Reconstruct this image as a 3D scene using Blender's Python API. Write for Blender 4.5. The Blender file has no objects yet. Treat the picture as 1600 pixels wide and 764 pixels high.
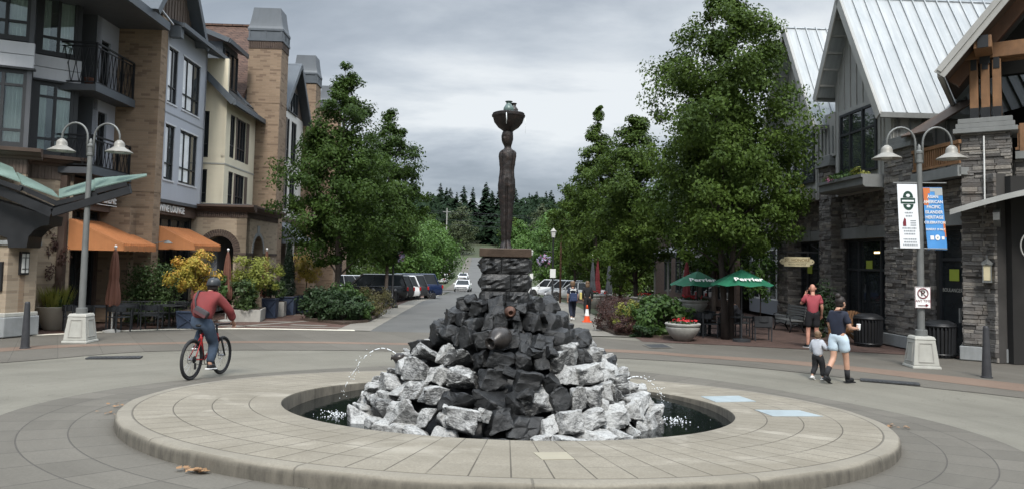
import bpy, bmesh, math, random
import numpy as np
from mathutils import Vector, Matrix
random.seed(7)
rng = np.random.default_rng(11)
sc = bpy.context.scene
COL = sc.collection
PI = math.pi
# ------------------------------------------------------------------ ground profile
GP = [(-60,4.6),(-30,2.7),(0,.88),(10,.253),(12,.135),(13,.085),(14,.042),(15,.018),(16,.005),(17.5,-.002),(20,-.02),(26,-.05),(36,-.16),(47,-.3),(60,-.68),
      (75,-1.1),(90,-1.45),(105,-1.72),(115,-1.8),(125,-1.75),(150,-1.3),(175,-.5),(200,.6),(230,2.0),(260,3.2),(330,9),(400,16),(600,34),(1500,60)]
def sm(a,b,t):
    t=min(1,max(0,(t-a)/(b-a))); return t*t*(3-2*t)
def prof(y):
    for (a,za),(b,zb) in zip(GP,GP[1:]):
        if y<=b: return za+(zb-za)*(y-a)/(b-a)
    return GP[-1][1]
def G(x,y):
    return prof(y)-.0115*max(-9,min(9,x))*(1-sm(12.5,17,y))
FC=(0.0,10.68)      # centre of the fountain
# ------------------------------------------------------------------ objects
def link(o,parent=None):
    COL.objects.link(o)
    if parent is not None: o.parent=parent
    return o
def tag(o,label=None,cat=None,group=None,kind=None):
    if label: o['label']=label
    if cat: o['category']=cat
    if group: o['group']=group
    if kind: o['kind']=kind
    return o
def thing(name,label,cat,loc=(0,0,0),rz=0,group=None):
    o=bpy.data.objects.new(name,None); o.empty_display_size=.2
    o.location=loc; o.rotation_euler=(0,0,rz)
    link(o); return tag(o,label,cat,group)
def copy_tree(o,parent=None,loc=None,rz=None,scale=None,label=None,group=None):
    c=o.copy(); COL.objects.link(c)
    if parent is not None: c.parent=parent
    if loc is not None: c.location=loc
    if rz is not None: c.rotation_euler=(0,0,rz)
    if scale is not None: c.scale=scale if hasattr(scale,'__len__') else (scale,)*3
    if label: c['label']=label
    if group: c['group']=group
    for ch in o.children: copy_tree(ch,c)
    return c
class MB:
    """collects geometry, then links it as ONE mesh object"""
    def __init__(s): s.v=[]; s.f=[]; s.m=[]; s.M=None
    def add(s,vs,fs,mi=0):
        b=len(s.v)
        if s.M is not None: vs=[tuple(s.M@Vector(p)) for p in vs]
        s.v.extend([tuple(p) for p in vs])
        for f in fs: s.f.append(tuple(b+i for i in f)); s.m.append(mi)
        return s
    def box(s,x0,x1,y0,y1,z0,z1,mi=0):
        x0,x1=min(x0,x1),max(x0,x1);y0,y1=min(y0,y1),max(y0,y1);z0,z1=min(z0,z1),max(z0,z1)
        return s.add([(x0,y0,z0),(x1,y0,z0),(x1,y1,z0),(x0,y1,z0),(x0,y0,z1),(x1,y0,z1),(x1,y1,z1),(x0,y1,z1)],
          [(3,2,1,0),(4,5,6,7),(0,1,5,4),(1,2,6,5),(2,3,7,6),(3,0,4,7)],mi)
    def prism(s,poly,z0,z1,mi=0,scale=1,shift=(0,0)):
        n=len(poly); a=sum((p[0]*poly[(i+1)%n][1]-poly[(i+1)%n][0]*p[1]) for i,p in enumerate(poly))
        if a<0: poly=poly[::-1]
        cx=sum(p[0] for p in poly)/n; cy=sum(p[1] for p in poly)/n
        vs=[(x,y,z0) for x,y in poly]+[(cx+(x-cx)*scale+shift[0],cy+(y-cy)*scale+shift[1],z1) for x,y in poly]
        fs=[tuple(range(n))[::-1],tuple(range(n,2*n))]+[(i,(i+1)%n,n+(i+1)%n,n+i) for i in range(n)]
        return s.add(vs,fs,mi)
    def extr(s,poly,axis,a,b,mi=0):
        """polygon in the plane normal to axis ('x': (y,z), 'y': (x,z)) pushed from a to b"""
        n=len(poly)
        mk=(lambda p,t:(t,p[0],p[1])) if axis=='x' else (lambda p,t:(p[0],t,p[1]))
        vs=[mk(p,a) for p in poly]+[mk(p,b) for p in poly]
        ar=sum((p[0]*poly[(i+1)%n][1]-poly[(i+1)%n][0]*p[1]) for i,p in enumerate(poly))
        fl=(ar>0)^(axis=='y')^(b<a)
        fs=[tuple(range(n)),tuple(range(2*n-1,n-1,-1))]+[((i+1)%n,i,n+i,n+(i+1)%n) for i in range(n)]
        if fl: fs=[f[::-1] for f in fs]
        return s.add(vs,fs,mi)
    def tube(s,pts,r,n=8,mi=0,cap=True,ey=1.0):
        pts=[Vector(p) for p in pts]; k=len(pts)
        rs=r if hasattr(r,'__len__') else [r]*k
        vs=[];fs=[]
        t0=(pts[1]-pts[0]).normalized()
        up=Vector((0,0,1)) if abs(t0.z)<.9 else Vector((0,1,0))
        a=t0.cross(up).normalized(); b=a.cross(t0).normalized()
        for i,p in enumerate(pts):
            t=(pts[min(i+1,k-1)]-pts[max(i-1,0)]).normalized()
            a=(a-t*a.dot(t)).normalized(); b=t.cross(a).normalized()
            for j in range(n):
                w=2*PI*j/n; vs.append(p+a*(math.cos(w)*rs[i])+b*(math.sin(w)*rs[i]*ey))
        for i in range(k-1):
            for j in range(n):
                fs.append((i*n+j,i*n+(j+1)%n,(i+1)*n+(j+1)%n,(i+1)*n+j))
        if cap: fs.append(tuple(range(n))[::-1]); fs.append(tuple((k-1)*n+j for j in range(n)))
        return s.add(vs,fs,mi)
    def lathe(s,prof,n=24,c=(0,0,0),mi=0,sx=1,sy=1,cap=True):
        vs=[];fs=[];k=len(prof)
        for r,z in prof:
            for j in range(n):
                w=2*PI*j/n; vs.append((c[0]+r*sx*math.cos(w),c[1]+r*sy*math.sin(w),c[2]+z))
        for i in range(k-1):
            for j in range(n): fs.append((i*n+j,i*n+(j+1)%n,(i+1)*n+(j+1)%n,(i+1)*n+j))
        if cap:
            if prof[0][0]>1e-4: fs.append(tuple(range(n))[::-1])
            if prof[-1][0]>1e-4: fs.append(tuple((k-1)*n+j for j in range(n)))
        return s.add(vs,fs,mi)
    def ball(s,c,r,n=12,m=8,mi=0):
        rx,ry,rz=r if hasattr(r,'__len__') else (r,r,r)
        pr=[(max(1e-3,math.sin(PI*i/m)),-math.cos(PI*i/m)) for i in range(m+1)]
        vs=[];fs=[]
        for a,z in pr:
            for j in range(n):
                w=2*PI*j/n; vs.append((c[0]+rx*a*math.cos(w),c[1]+ry*a*math.sin(w),c[2]+rz*z))
        for i in range(m):
            for j in range(n): fs.append((i*n+j,i*n+(j+1)%n,(i+1)*n+(j+1)%n,(i+1)*n+j))
        return s.add(vs,fs,mi)
    def ring(s,c,R,r,axis='x',n=32,k=8,mi=0):
        vs=[];fs=[]
        for i in range(n):
            w=2*PI*i/n
            for j in range(k):
                q=2*PI*j/k; rr=R+r*math.cos(q); h=r*math.sin(q)
                p=(rr*math.cos(w),rr*math.sin(w))
                vs.append((c[0]+h,c[1]+p[0],c[2]+p[1]) if axis=='x' else (c[0]+p[0],c[1]+h,c[2]+p[1]) if axis=='y' else (c[0]+p[0],c[1]+p[1],c[2]+h))
        for i in range(n):
            for j in range(k): fs.append((i*k+j,((i+1)%n)*k+j,((i+1)%n)*k+(j+1)%k,i*k+(j+1)%k))
        return s.add(vs,fs,mi)
    def bar(s,a,b,w,h=None,mi=0):
        """rectangular bar from a to b"""
        a,b=Vector(a),Vector(b); h=h or w
        t=(b-a).normalized(); up=Vector((0,0,1)) if abs(t.z)<.95 else Vector((0,1,0))
        x=t.cross(up).normalized()*w/2; y=x.cross(t).normalized()*h/2
        vs=[p+i*x+j*y for p in (a,b) for i,j in ((-1,-1),(1,-1),(1,1),(-1,1))]
        return s.add(vs,[(0,1,2,3),(7,6,5,4),(1,0,4,5),(2,1,5,6),(3,2,6,7),(0,3,7,4)],mi)
    def slab(s,quad,t,mi=0):
        """four corners (in order) given a thickness below them"""
        q=[Vector(p) for p in quad]; n=(q[1]-q[0]).cross(q[3]-q[0]).normalized()
        if n.z<0: q=q[::-1]; n=-n
        vs=q+[p-n*t for p in q]
        return s.add(vs,[(0,1,2,3),(7,6,5,4),(1,0,4,5),(2,1,5,6),(3,2,6,7),(0,3,7,4)],mi)
    def build(s,name,mat,parent=None,smooth=False,bevel=0,seg=2,loc=None,rot=None,autos=None):
        me=bpy.data.meshes.new(name)
        me.from_pydata([tuple(p) for p in s.v],[],s.f)
        for m in (mat if isinstance(mat,(list,tuple)) else [mat]): me.materials.append(m)
        if any(s.m): me.polygons.foreach_set('material_index',s.m)
        if smooth: me.polygons.foreach_set('use_smooth',[True]*len(s.f))
        me.update()
        o=bpy.data.objects.new(name,me); link(o,parent)
        if loc is not None: o.location=loc
        if rot is not None: o.rotation_euler=rot
        if bevel:
            md=o.modifiers.new('Bevel','BEVEL'); md.width=bevel; md.segments=seg; md.limit_method='ANGLE'; md.angle_limit=.6
        if autos and smooth: me.set_sharp_from_angle(angle=autos)
        return o
def quadcloud(name,V,mat,parent=None):
    """V: (n,4,3) numpy array of separate quads -> one mesh"""
    n=len(V); me=bpy.data.meshes.new(name)
    me.vertices.add(n*4); me.vertices.foreach_set('co',V.reshape(-1).astype(np.float32))
    me.loops.add(n*4); me.loops.foreach_set('vertex_index',np.arange(n*4,dtype=np.int32))
    me.polygons.add(n); me.polygons.foreach_set('loop_start',np.arange(0,n*4,4,dtype=np.int32))
    me.polygons.foreach_set('loop_total',np.full(n,4,dtype=np.int32))
    me.materials.append(mat); me.update(calc_edges=True); me.validate()
    o=bpy.data.objects.new(name,me); return link(o,parent)
def text(name,body,size,mat,parent=None,loc=(0,0,0),rot=(0,0,0),ext=.01,sx=1.0,align='CENTER',space=1.0,bold=0):
    c=bpy.data.curves.new(name,'FONT'); c.body=body; c.size=size; c.extrude=ext; c.align_x=align; c.align_y='CENTER'
    c.space_character=space; c.offset=bold; c.resolution_u=3
    o=bpy.data.objects.new(name,c)
    COL.objects.link(o)
    dg=bpy.context.evaluated_depsgraph_get(); me=bpy.data.meshes.new_from_object(o.evaluated_get(dg))
    bpy.data.objects.remove(o); bpy.data.curves.remove(c)
    for v in me.vertices: v.co.x*=sx
    me.materials.clear(); me.materials.append(mat)
    o=bpy.data.objects.new(name,me); link(o,parent); o.location=loc; o.rotation_euler=rot
    return o
# ------------------------------------------------------------------ materials
class NT:
    def __init__(s,name):
        s.mat=bpy.data.materials.new(name); s.mat.use_nodes=True; s.t=s.mat.node_tree
        s.b=s.t.nodes['Principled BSDF']; s.out=s.t.nodes['Material Output']
    def n(s,typ,ins=None,**kw):
        nd=s.t.nodes.new('ShaderNode'+typ)
        for k,v in kw.items(): setattr(nd,k,v)
        for k,v in (ins or {}).items(): s.set(nd,k,v)
        return nd
    def set(s,nd,k,v):
        i=nd.inputs[k]
        if hasattr(v,'is_output') or isinstance(v,bpy.types.NodeSocket): s.t.links.new(v,i)
        else:
            if isinstance(v,(tuple,list)) and len(v)==3 and i.type=='RGBA': v=(*v,1)
            i.default_value=v
    def math(s,op,a,b=0.0,c=None,clamp=False):
        nd=s.n('Math',{0:a,1:b},operation=op,use_clamp=clamp)
        if c is not None: s.set(nd,2,c)
        return nd.outputs[0]
    def vm(s,op,a,b=(0,0,0)):
        nd=s.n('VectorMath',{0:a,1:b},operation=op)
        return nd.outputs[1] if op in('LENGTH','DOT_PRODUCT') else nd.outputs[0]
    def mix(s,fac,a,b,mode='MIX'):
        nd=s.n('Mix',data_type='RGBA',blend_type=mode,clamp_factor=True)
        s.set(nd,0,fac); s.set(nd,6,a); s.set(nd,7,b); return nd.outputs[2]
    def ramp(s,fac,stops):
        nd=s.n('ValToRGB',{0:fac}); e=nd.color_ramp.elements
        while len(e)<len(stops): e.new(.5)
        for q,(p,c) in zip(e,stops): q.position=p; q.color=(*c,1) if len(c)==3 else c
        return nd.outputs[0]
    def mapr(s,v,a,b,c,d):
        return s.n('MapRange',{0:v,1:a,2:b,3:c,4:d}).outputs[0]
    def noise(s,vec,scale,detail=4,rough=.55,dist=0):
        nd=s.n('TexNoise',{'Scale':scale,'Detail':detail,'Roughness':rough,'Distortion':dist})
        if vec is not None: s.set(nd,'Vector',vec)
        return nd.outputs['Fac']
    def coord(s,which='Object'):
        return s.n('TexCoord').outputs[which]
    def bump(s,h,strength=.3,dist=.02):
        return s.n('Bump',{'Strength':strength,'Distance':dist,'Height':h}).outputs[0]
    def fin(s,col=None,rough=None,bump=None,metal=None,spec=None):
        if col is not None: s.set(s.b,'Base Color',col)
        if rough is not None: s.set(s.b,'Roughness',rough)
        if bump is not None: s.set(s.b,'Normal',bump)
        if metal is not None: s.set(s.b,'Metallic',metal)
        if spec is not None: s.set(s.b,'Specular IOR Level',spec)
        return s.mat
def hue(c,k): return tuple(x*k for x in c)
def mat(name,col,rough=.6,metal=0,var=.18,vs=2.5,bump=0,bs=40,island=0,spec=.4,streak=0,orand=False):
    m=NT(name); co=m.coord()
    if orand:
        oi=m.n('ObjectInfo').outputs['Random']; co=m.vm('ADD',co,m.n('CombineXYZ',{0:m.math('MULTIPLY',oi,37.),1:m.math('MULTIPLY',oi,91.),2:oi}).outputs[0])
    f=m.noise(co,vs,5,.6)
    c=m.mix(m.mapr(f,.3,.7,0,1),hue(col,1-var),hue(col,1+var))
    if streak:
        st=m.noise(m.vm('MULTIPLY',co,(6,6,.5)),1.5,3); c=m.mix(m.mapr(st,.45,.75,0,streak),c,hue(col,.55))
    if island:
        r=m.n('NewGeometry').outputs['Random Per Island']; c=m.mix(1.0,c,m.mapr(r,0,1,1-island,1+island),'MULTIPLY')
    b=None
    if bump: b=m.bump(m.noise(co,bs,3,.6),bump,.01)
    rr=m.mapr(f,.3,.7,max(0.02,rough-.08),min(1,rough+.08))
    return m.fin(c,rr,b,metal,spec)
def wallvec(m):
    tc=m.n('TexCoord'); o=m.n('SeparateXYZ',{0:tc.outputs['Object']}); nn=m.n('SeparateXYZ',{0:tc.outputs['Normal']})
    s=m.math('GREATER_THAN',m.math('ABSOLUTE',nn.outputs[0]),.7)
    x=m.math('ADD',m.math('MULTIPLY',o.outputs[0],m.math('SUBTRACT',1.,s)),m.math('MULTIPLY',o.outputs[1],s))
    return m.n('CombineXYZ',{0:x,1:o.outputs[2],2:0.}).outputs[0],tc.outputs['Object']
def brick(name,c1,c2,c3,mortar,w=.3,h=.085,bump=.5):
    m=NT(name); v,o=wallvec(m)
    a=m.n('TexBrick',{'Vector':v,'Color1':c1,'Color2':c2,'Mortar':mortar,'Scale':1.,'Mortar Size':.006,'Mortar Smooth':.3,'Bias':0.,'Brick Width':w,'Row Height':h})
    b=m.n('TexBrick',{'Vector':v,'Color1':(0,0,0),'Color2':(1,1,1),'Mortar':(0,0,0),'Scale':1.,'Mortar Size':0.,'Bias':0.,'Brick Width':w,'Row Height':h})
    sel=m.math('GREATER_THAN',b.outputs[0],.84)
    c=m.mix(m.math('MULTIPLY',sel,.6),a.outputs[0],c3)
    d=m.noise(o,.7,5); c=m.mix(m.mapr(d,.35,.7,0,.35),c,hue(c2,.75))
    c=m.mix(m.mapr(m.noise(o,60,2),.3,.7,0,.2),c,hue(c1,.6))
    return m.fin(c,.85,m.bump(m.math('SUBTRACT',1.,a.outputs['Fac']),bump,.008),0,.25)
M={}
M['brick']=brick('tan_brick',(.30,.218,.150),(.225,.160,.110),(.125,.085,.062),(.25,.205,.16),.32,.085)
M['brick_beige']=brick('beige_brick',(.37,.30,.22),(.30,.24,.175),(.22,.17,.125),(.34,.29,.23),.32,.085)
M['brick_dark']=brick('dark_brick',(.10,.072,.058),(.075,.055,.045),(.055,.04,.035),(.09,.075,.065))
M['brick_red']=brick('red_brick_wall',(.23,.10,.065),(.18,.08,.055),(.13,.06,.04),(.2,.13,.1))
def shingle(name,c1,c2,c3):
    m=NT(name); tc=m.n('TexCoord'); o=m.n('SeparateXYZ',{0:tc.outputs['Object']})
    v=m.n('CombineXYZ',{0:m.math('ADD',o.outputs[1],m.math('MULTIPLY',o.outputs[0],.6)),1:m.math('MULTIPLY',o.outputs[2],1.3),2:0.}).outputs[0]
    a=m.n('TexBrick',{'Vector':v,'Color1':c1,'Color2':c2,'Mortar':hue(c3,.5),'Scale':1.,'Mortar Size':.012,'Bias':0.,'Brick Width':.32,'Row Height':.17})
    c=m.mix(m.mapr(m.noise(tc.outputs['Object'],3.5,4),.4,.7,0,.6),a.outputs[0],c3)
    return m.fin(c,.9,m.bump(m.math('SUBTRACT',1.,a.outputs['Fac']),.6,.02),0,.2)
M['shingle']=shingle('brown_shingle',(.135,.085,.065),(.095,.06,.048),(.06,.042,.036))
M['shingle_dark']=shingle('dark_shingle',(.055,.058,.06),(.04,.042,.044),(.03,.03,.032))
M['panel_gray']=mat('pale_blue_gray_panel',(.40,.42,.47),.55,var=.04,vs=1,streak=.12)
M['panel_white']=mat('white_fibre_panel',(.56,.57,.60),.55,var=.04,vs=1,streak=.12)
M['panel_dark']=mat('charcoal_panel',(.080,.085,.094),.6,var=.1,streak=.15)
M['panel_mid']=mat('mid_gray_panel',(.20,.21,.23),.6,var=.06)
M['cream']=mat('cream_stucco',(.66,.60,.46),.8,var=.05,vs=1.5,bump=.15,bs=120,streak=.1)
M['white_wall']=mat('white_stucco',(.62,.60,.56),.8,var=.05,vs=1.5,streak=.1)
M['slate']=mat('blue_gray_metal_flashing',(.085,.098,.112),.5,.1,var=.12,vs=1.2,streak=.2)
M['black']=mat('black_metal',(.018,.019,.021),.45,.2,var=.2)
M['frame']=mat('dark_window_frame',(.028,.03,.033),.5,.1,var=.12)
M['brown']=mat('brown_cornice',(.085,.058,.046),.65,var=.15,vs=2,streak=.2)
M['brown_board']=mat('brown_board_batten',(.10,.075,.06),.75,var=.15,streak=.2)
M['orange']=mat('orange_awning_canvas',(.40,.165,.065),.75,var=.12,vs=1.5,bump=.1,bs=200,streak=.15)
M['terracotta']=mat('faded_terracotta_canvas',(.13,.055,.036),.85,var=.15,streak=.25)
M['glass_dark']=None
M['limestone']=mat('pale_cast_stone',(.36,.355,.32),.85,var=.12,vs=3,bump=.2,bs=60,streak=.2)
M['limestone_gray']=mat('gray_cast_stone',(.24,.25,.25),.85,var=.15,vs=3,bump=.2,bs=60,streak=.25)
M['copper']=mat('verdigris_copper_sheet',(.19,.27,.235),.5,.25,var=.16,vs=1.2,streak=.3)
M['lamp_paint']=mat('gray_green_lamp_paint',(.15,.155,.15),.5,.2,var=.12)
M['lamp_shade']=mat('tan_gray_lamp_shade',(.26,.25,.225),.5,.15,var=.1)
M['lens']=mat('frosted_lens',(.55,.55,.52),.4,var=.05)
M['bollard']=mat('charcoal_bollard_paint',(.045,.046,.05),.5,.2,var=.15,vs=6)
M['furniture']=mat('dark_cafe_furniture',(.032,.034,.037),.5,.1,var=.15)
M['blue_planter']=mat('navy_planter_paint',(.035,.05,.085),.6,var=.15)
M['concrete']=mat('cast_concrete',(.34,.33,.30),.9,var=.2,vs=3,bump=.3,bs=50,streak=.25)
M['bowl']=mat('bowl_concrete',(.30,.295,.27),.9,var=.18,vs=5,bump=.3,bs=60,streak=.3)
M['planter_beige']=mat('beige_planter_glaze',(.43,.39,.32),.6,var=.06)
M['trim_gray']=mat('warm_gray_timber_trim',(.17,.175,.17),.7,var=.12,vs=3,streak=.2)
M['trim_pale']=mat('pale_gray_board',(.33,.325,.305),.75,var=.08,vs=2,streak=.2)
M['timber']=mat('honey_timber',(.20,.105,.05),.6,var=.25,vs=3,streak=.35,bump=.1)
M['timber_dark']=mat('dark_timber',(.10,.05,.028),.65,var=.2,vs=3,streak=.3)
M['soffit']=mat('dark_brown_soffit',(.07,.045,.032),.75,var=.15)  # even dark brown, shared by the porch soffit and the patio awning
M['steel_pale']=mat('pale_canopy_steel',(.36,.36,.34),.5,.3,var=.1)
M['white_paint']=mat('white_paint',(.75,.75,.74),.5,var=.04)
M['white_trim']=mat('white_trim_paint',(.62,.62,.6),.6,var=.06)
M['soil']=mat('planting_soil',(.05,.035,.025),.95,var=.3,vs=8,bump=.5,bs=30)
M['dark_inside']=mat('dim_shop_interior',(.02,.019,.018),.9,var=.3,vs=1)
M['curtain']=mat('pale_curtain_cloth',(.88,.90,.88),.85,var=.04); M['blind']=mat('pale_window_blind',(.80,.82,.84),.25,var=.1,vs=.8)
M['skin']=mat('skin',(.45,.26,.18),.6,var=.08,vs=8)
M['skin_pink']=mat('skin_ruddy',(.50,.25,.18),.55,var=.08,vs=8)
M['tan_flesh']=M['skin']
def glass(name,tint,fac0=.06,rough=.02,emit=None):
    m=NT(name); co=m.coord()
    f=m.noise(co,.8,3)
    m.fin(m.mix(m.mapr(f,.3,.7,0,1),hue(tint,.5),hue(tint,1.5)),rough,m.bump(m.noise(co,1.1,2),.035,.05),0,.28)
    m.b.inputs['IOR'].default_value=1.5
    return m.mat
M['glass_dark']=glass('dark_window_glass',(.016,.019,.021))
M['glass_sky']=glass('sky_reflecting_glass',(.035,.04,.044),rough=.03); M['glass_sky'].node_tree.nodes['Principled BSDF'].inputs['IOR'].default_value=2.6
def clearglass():
    m=NT('clear_pane'); t=m.n('BsdfTransparent',{'Color':(.88,.94,.92)}); g=m.n('BsdfGlossy',{'Color':(.9,.95,.95),'Roughness':.03})
    fr=m.n('Fresnel',{'IOR':1.7}).outputs[0]
    mx=m.n('MixShader',{0:m.math('ADD',fr,.05),1:t.outputs[0],2:g.outputs[0]})
    m.t.links.new(mx.outputs[0],m.out.inputs[0]); return m.mat
M['glass_clear']=clearglass()
def ledgestone():
    m=NT('stacked_ledge_stone'); co=m.coord(); r=m.n('NewGeometry').outputs['Random Per Island']
    c=m.ramp(r,[(0,(.075,.069,.064)),(.3,(.135,.126,.118)),(.6,(.19,.18,.17)),(.85,(.25,.232,.208)),(1,(.30,.272,.235))])
    c=m.mix(m.mapr(m.noise(co,9,6,.65),.35,.7,0,.55),c,(.07,.066,.062))
    c=m.mix(m.mapr(m.noise(co,2.,3),.5,.7,0,.35),c,(.14,.105,.078))
    return m.fin(c,.9,m.bump(m.noise(co,18,6,.7),.8,.03),0,.25)
M['ledge']=ledgestone()
def rock(name,kind):
    m=NT(name); oi=m.n('ObjectInfo').outputs['Random']
    co=m.vm('ADD',m.coord(),m.n('CombineXYZ',{0:m.math('MULTIPLY',oi,53.),1:m.math('MULTIPLY',oi,17.),2:m.math('MULTIPLY',oi,29.)}).outputs[0])
    n1=m.noise(co,4,8,.68,.4); n2=m.noise(co,15,6,.7); n3=m.noise(co,2.2,4,.6)
    dk=m.mix(m.mapr(n1,.3,.7,0,1),(.0035,.0037,.004),(.013,.0138,.0145))
    dk=m.mix(m.mapr(oi,0,1,0,.5),dk,(.017,.0175,.018))
    if kind=='dark':
        pale=m.mapr(n3,.62,.74,0,.25); c=m.mix(pale,dk,(.11,.11,.11)); ro=m.mapr(n2,.3,.7,.34,.62); sp=.5
    else:
        geo=m.n('SeparateXYZ',{0:m.n('NewGeometry').outputs['Normal']}).outputs[2]
        vein=m.noise(m.vm('MULTIPLY',co,(1,1,2.4)),6.5,9,.75,.8)
        base={'white':.485,'half':.575}[kind]
        msk=m.math('ADD',m.math('MULTIPLY',vein,.75),m.math('MULTIPLY',n3,.35)); msk=m.math('ADD',msk,m.math('MULTIPLY',geo,.07)); msk=m.math('ADD',msk,m.math('MULTIPLY',oi,.10))
        pale=m.mix(m.mapr(n2,.3,.7,0,1),(.20,.20,.195),(.49,.49,.475))
        c=m.mix(m.mapr(msk,base+.0,base+.17,0,1),m.mix(.5,dk,(.07,.07,.07)),pale); ro=.8; sp=.3
    return m.fin(c,ro,m.bump(m.math('ADD',m.math('MULTIPLY',n1,.8),m.math('MULTIPLY',n2,.3)),.75,.035),0,sp)
M['rock_dark']=rock('dark_wet_basalt','dark'); M['rock_white']=rock('lime_crusted_basalt','white'); M['rock_half']=rock('half_crusted_basalt','half')
def bronze():
    m=NT('rusty_bronze'); co=m.coord()
    n=m.noise(co,14,8,.7,.5); n2=m.noise(co,45,4,.7)
    c=m.ramp(n,[(.3,(.006,.0048,.0045)),(.5,(.013,.0092,.008)),(.63,(.026,.0155,.012)),(.75,(.012,.009,.008))])
    c=m.mix(m.math('GREATER_THAN',n2,.68),c,(.07,.035,.025))
    return m.fin(c,.5,m.bump(m.math('ADD',m.math('MULTIPLY',n,.7),m.math('MULTIPLY',n2,.3)),.8,.012),.3,.5)
M['bronze']=bronze()
M['bronze_slab']=mat('brown_bronze_slab',(.055,.036,.024),.5,.3,var=.3,vs=5,bump=.2)
M['verdigris']=mat('glazed_green_urn',(.085,.125,.115),.35,.1,var=.35,vs=9)
M['pot_dark']=mat('dark_wet_clay',(.03,.026,.024),.3,.1,var=.35,vs=6,bump=.2)
def water():
    m=NT('pool_water'); co=m.coord()
    h=m.noise(m.vm('MULTIPLY',co,(1,1,1)),5.5,4,.6,.6)
    m.fin((.006,.008,.008),.03,m.bump(h,.12,.02),0,.5); return m.mat
M['water']=water()
M['spray']=mat('falling_water',(.75,.78,.8),.2,var=.2,vs=30)
# --- paving
def radial(m):
    tc=m.n('NewGeometry').outputs['Position']; p=m.vm('SUBTRACT',tc,(FC[0],FC[1],0))
    s=m.n('SeparateXYZ',{0:p}); r=m.math('SQRT',m.math('ADD',m.math('MULTIPLY',s.outputs[0],s.outputs[0]),m.math('MULTIPLY',s.outputs[1],s.outputs[1])))
    return tc,r,m.math('ARCTAN2',s.outputs[1],s.outputs[0])
def line(m,val,period,off,width):
    """1 on joint lines"""
    f=m.math('FRACT',m.math('DIVIDE',m.math('SUBTRACT',val,off),period))
    d=m.math('MULTIPLY',m.math('MINIMUM',f,m.math('SUBTRACT',1.,f)),period)
    return m.mapr(d,width*.5,width,1,0)
def paving_rim():
    m=NT('fountain_rim_concrete'); p,r,a=radial(m)
    j1=m.math('MULTIPLY',line(m,r,.433,3.49,.008),m.math('LESS_THAN',r,4.4)); j0=m.mapr(m.math('ABSOLUTE',m.math('SUBTRACT',r,4.785)),.005,.012,1,0)
    jr=m.math('MULTIPLY',line(m,m.math('MULTIPLY',a,4.0),2*PI*4.0/88,0.03,.007),m.math('LESS_THAN',r,4.785))
    jr=m.math('MULTIPLY',jr,m.mapr(m.noise(p,.5,2),.38,.46,.25,1))
    j1=m.math('MULTIPLY',j1,m.mapr(m.noise(m.vm('ADD',p,(7,3,0)),.35,2),.42,.52,.1,1))
    jr2=line(m,m.math('MULTIPLY',a,4.9),2*PI*4.9/16,.2,.012)
    jk=m.math('MULTIPLY',jr2,m.math('GREATER_THAN',r,4.785))
    j=m.math('MAXIMUM',m.math('MAXIMUM',j0,j1),m.math('MAXIMUM',jr,jk))
    n=m.noise(p,1.3,6,.65); f=m.noise(p,45,3,.7)
    c=m.mix(m.mapr(n,.3,.7,0,1),(.182,.162,.126),(.258,.234,.188))
    pid=m.n('TexWhiteNoise',{'Vector':m.n('CombineXYZ',{0:m.math('FLOOR',m.math('DIVIDE',m.math('SUBTRACT',r,3.49),.433)),1:m.math('FLOOR',m.math('DIVIDE',m.math('SUBTRACT',m.math('MULTIPLY',a,4.0),.03),2*PI*4.0/88)),2:0.}).outputs[0]},noise_dimensions='3D').outputs[0]
    c=m.mix(1.,c,m.mapr(pid,0,1,.93,1.06),'MULTIPLY')
    c=m.mix(m.mapr(f,.38,.62,0,.55),c,(.15,.132,.103)); c=m.mix(m.mapr(m.noise(p,14,4,.7),.5,.72,0,.4),c,(.16,.14,.11))
    blot=m.noise(m.vm('ADD',p,(20,0,0)),.9,4,.6,.5); c=m.mix(m.mapr(blot,.58,.68,0,.35),c,(.40,.37,.31))
    # damp, darker patches at the two ends of the pool
    q1=m.vm('SUBTRACT',p,(3.25,-1.68,.1)); d1=m.vm('LENGTH',m.vm('MULTIPLY',q1,(1.4,2.2,0))); d1=m.math('ADD',d1,m.math('MULTIPLY',m.noise(p,3,4),.8))
    q2=m.vm('SUBTRACT',p,(-3.05,-1.22,.1)); d2=m.vm('LENGTH',m.vm('MULTIPLY',q2,(1.2,2.4,0))); d2=m.math('ADD',d2,m.math('MULTIPLY',m.noise(p,3,4),.7))
    wet=m.math('MAXIMUM',m.mapr(d1,1.25,1.34,1,0),m.mapr(d2,.75,.84,1,0))
    c=m.mix(m.math('MULTIPLY',wet,.6),c,(.115,.10,.082))
    c=m.mix(m.math('MULTIPLY',j,.8),c,(.06,.052,.042))
    kerb=m.math('GREATER_THAN',r,4.785); c=m.mix(m.math('MULTIPLY',kerb,.35),c,(.2,.185,.155))
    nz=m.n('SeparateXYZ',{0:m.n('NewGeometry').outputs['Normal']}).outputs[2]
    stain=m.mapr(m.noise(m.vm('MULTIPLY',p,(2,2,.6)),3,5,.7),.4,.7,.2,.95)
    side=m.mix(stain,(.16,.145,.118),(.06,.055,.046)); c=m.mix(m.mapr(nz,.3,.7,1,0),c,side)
    h=m.math('SUBTRACT',m.math('MULTIPLY',f,.25),j)
    return m.fin(c,.9,m.bump(h,.6,.012),0,.25)
M['rim']=paving_rim()
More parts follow.
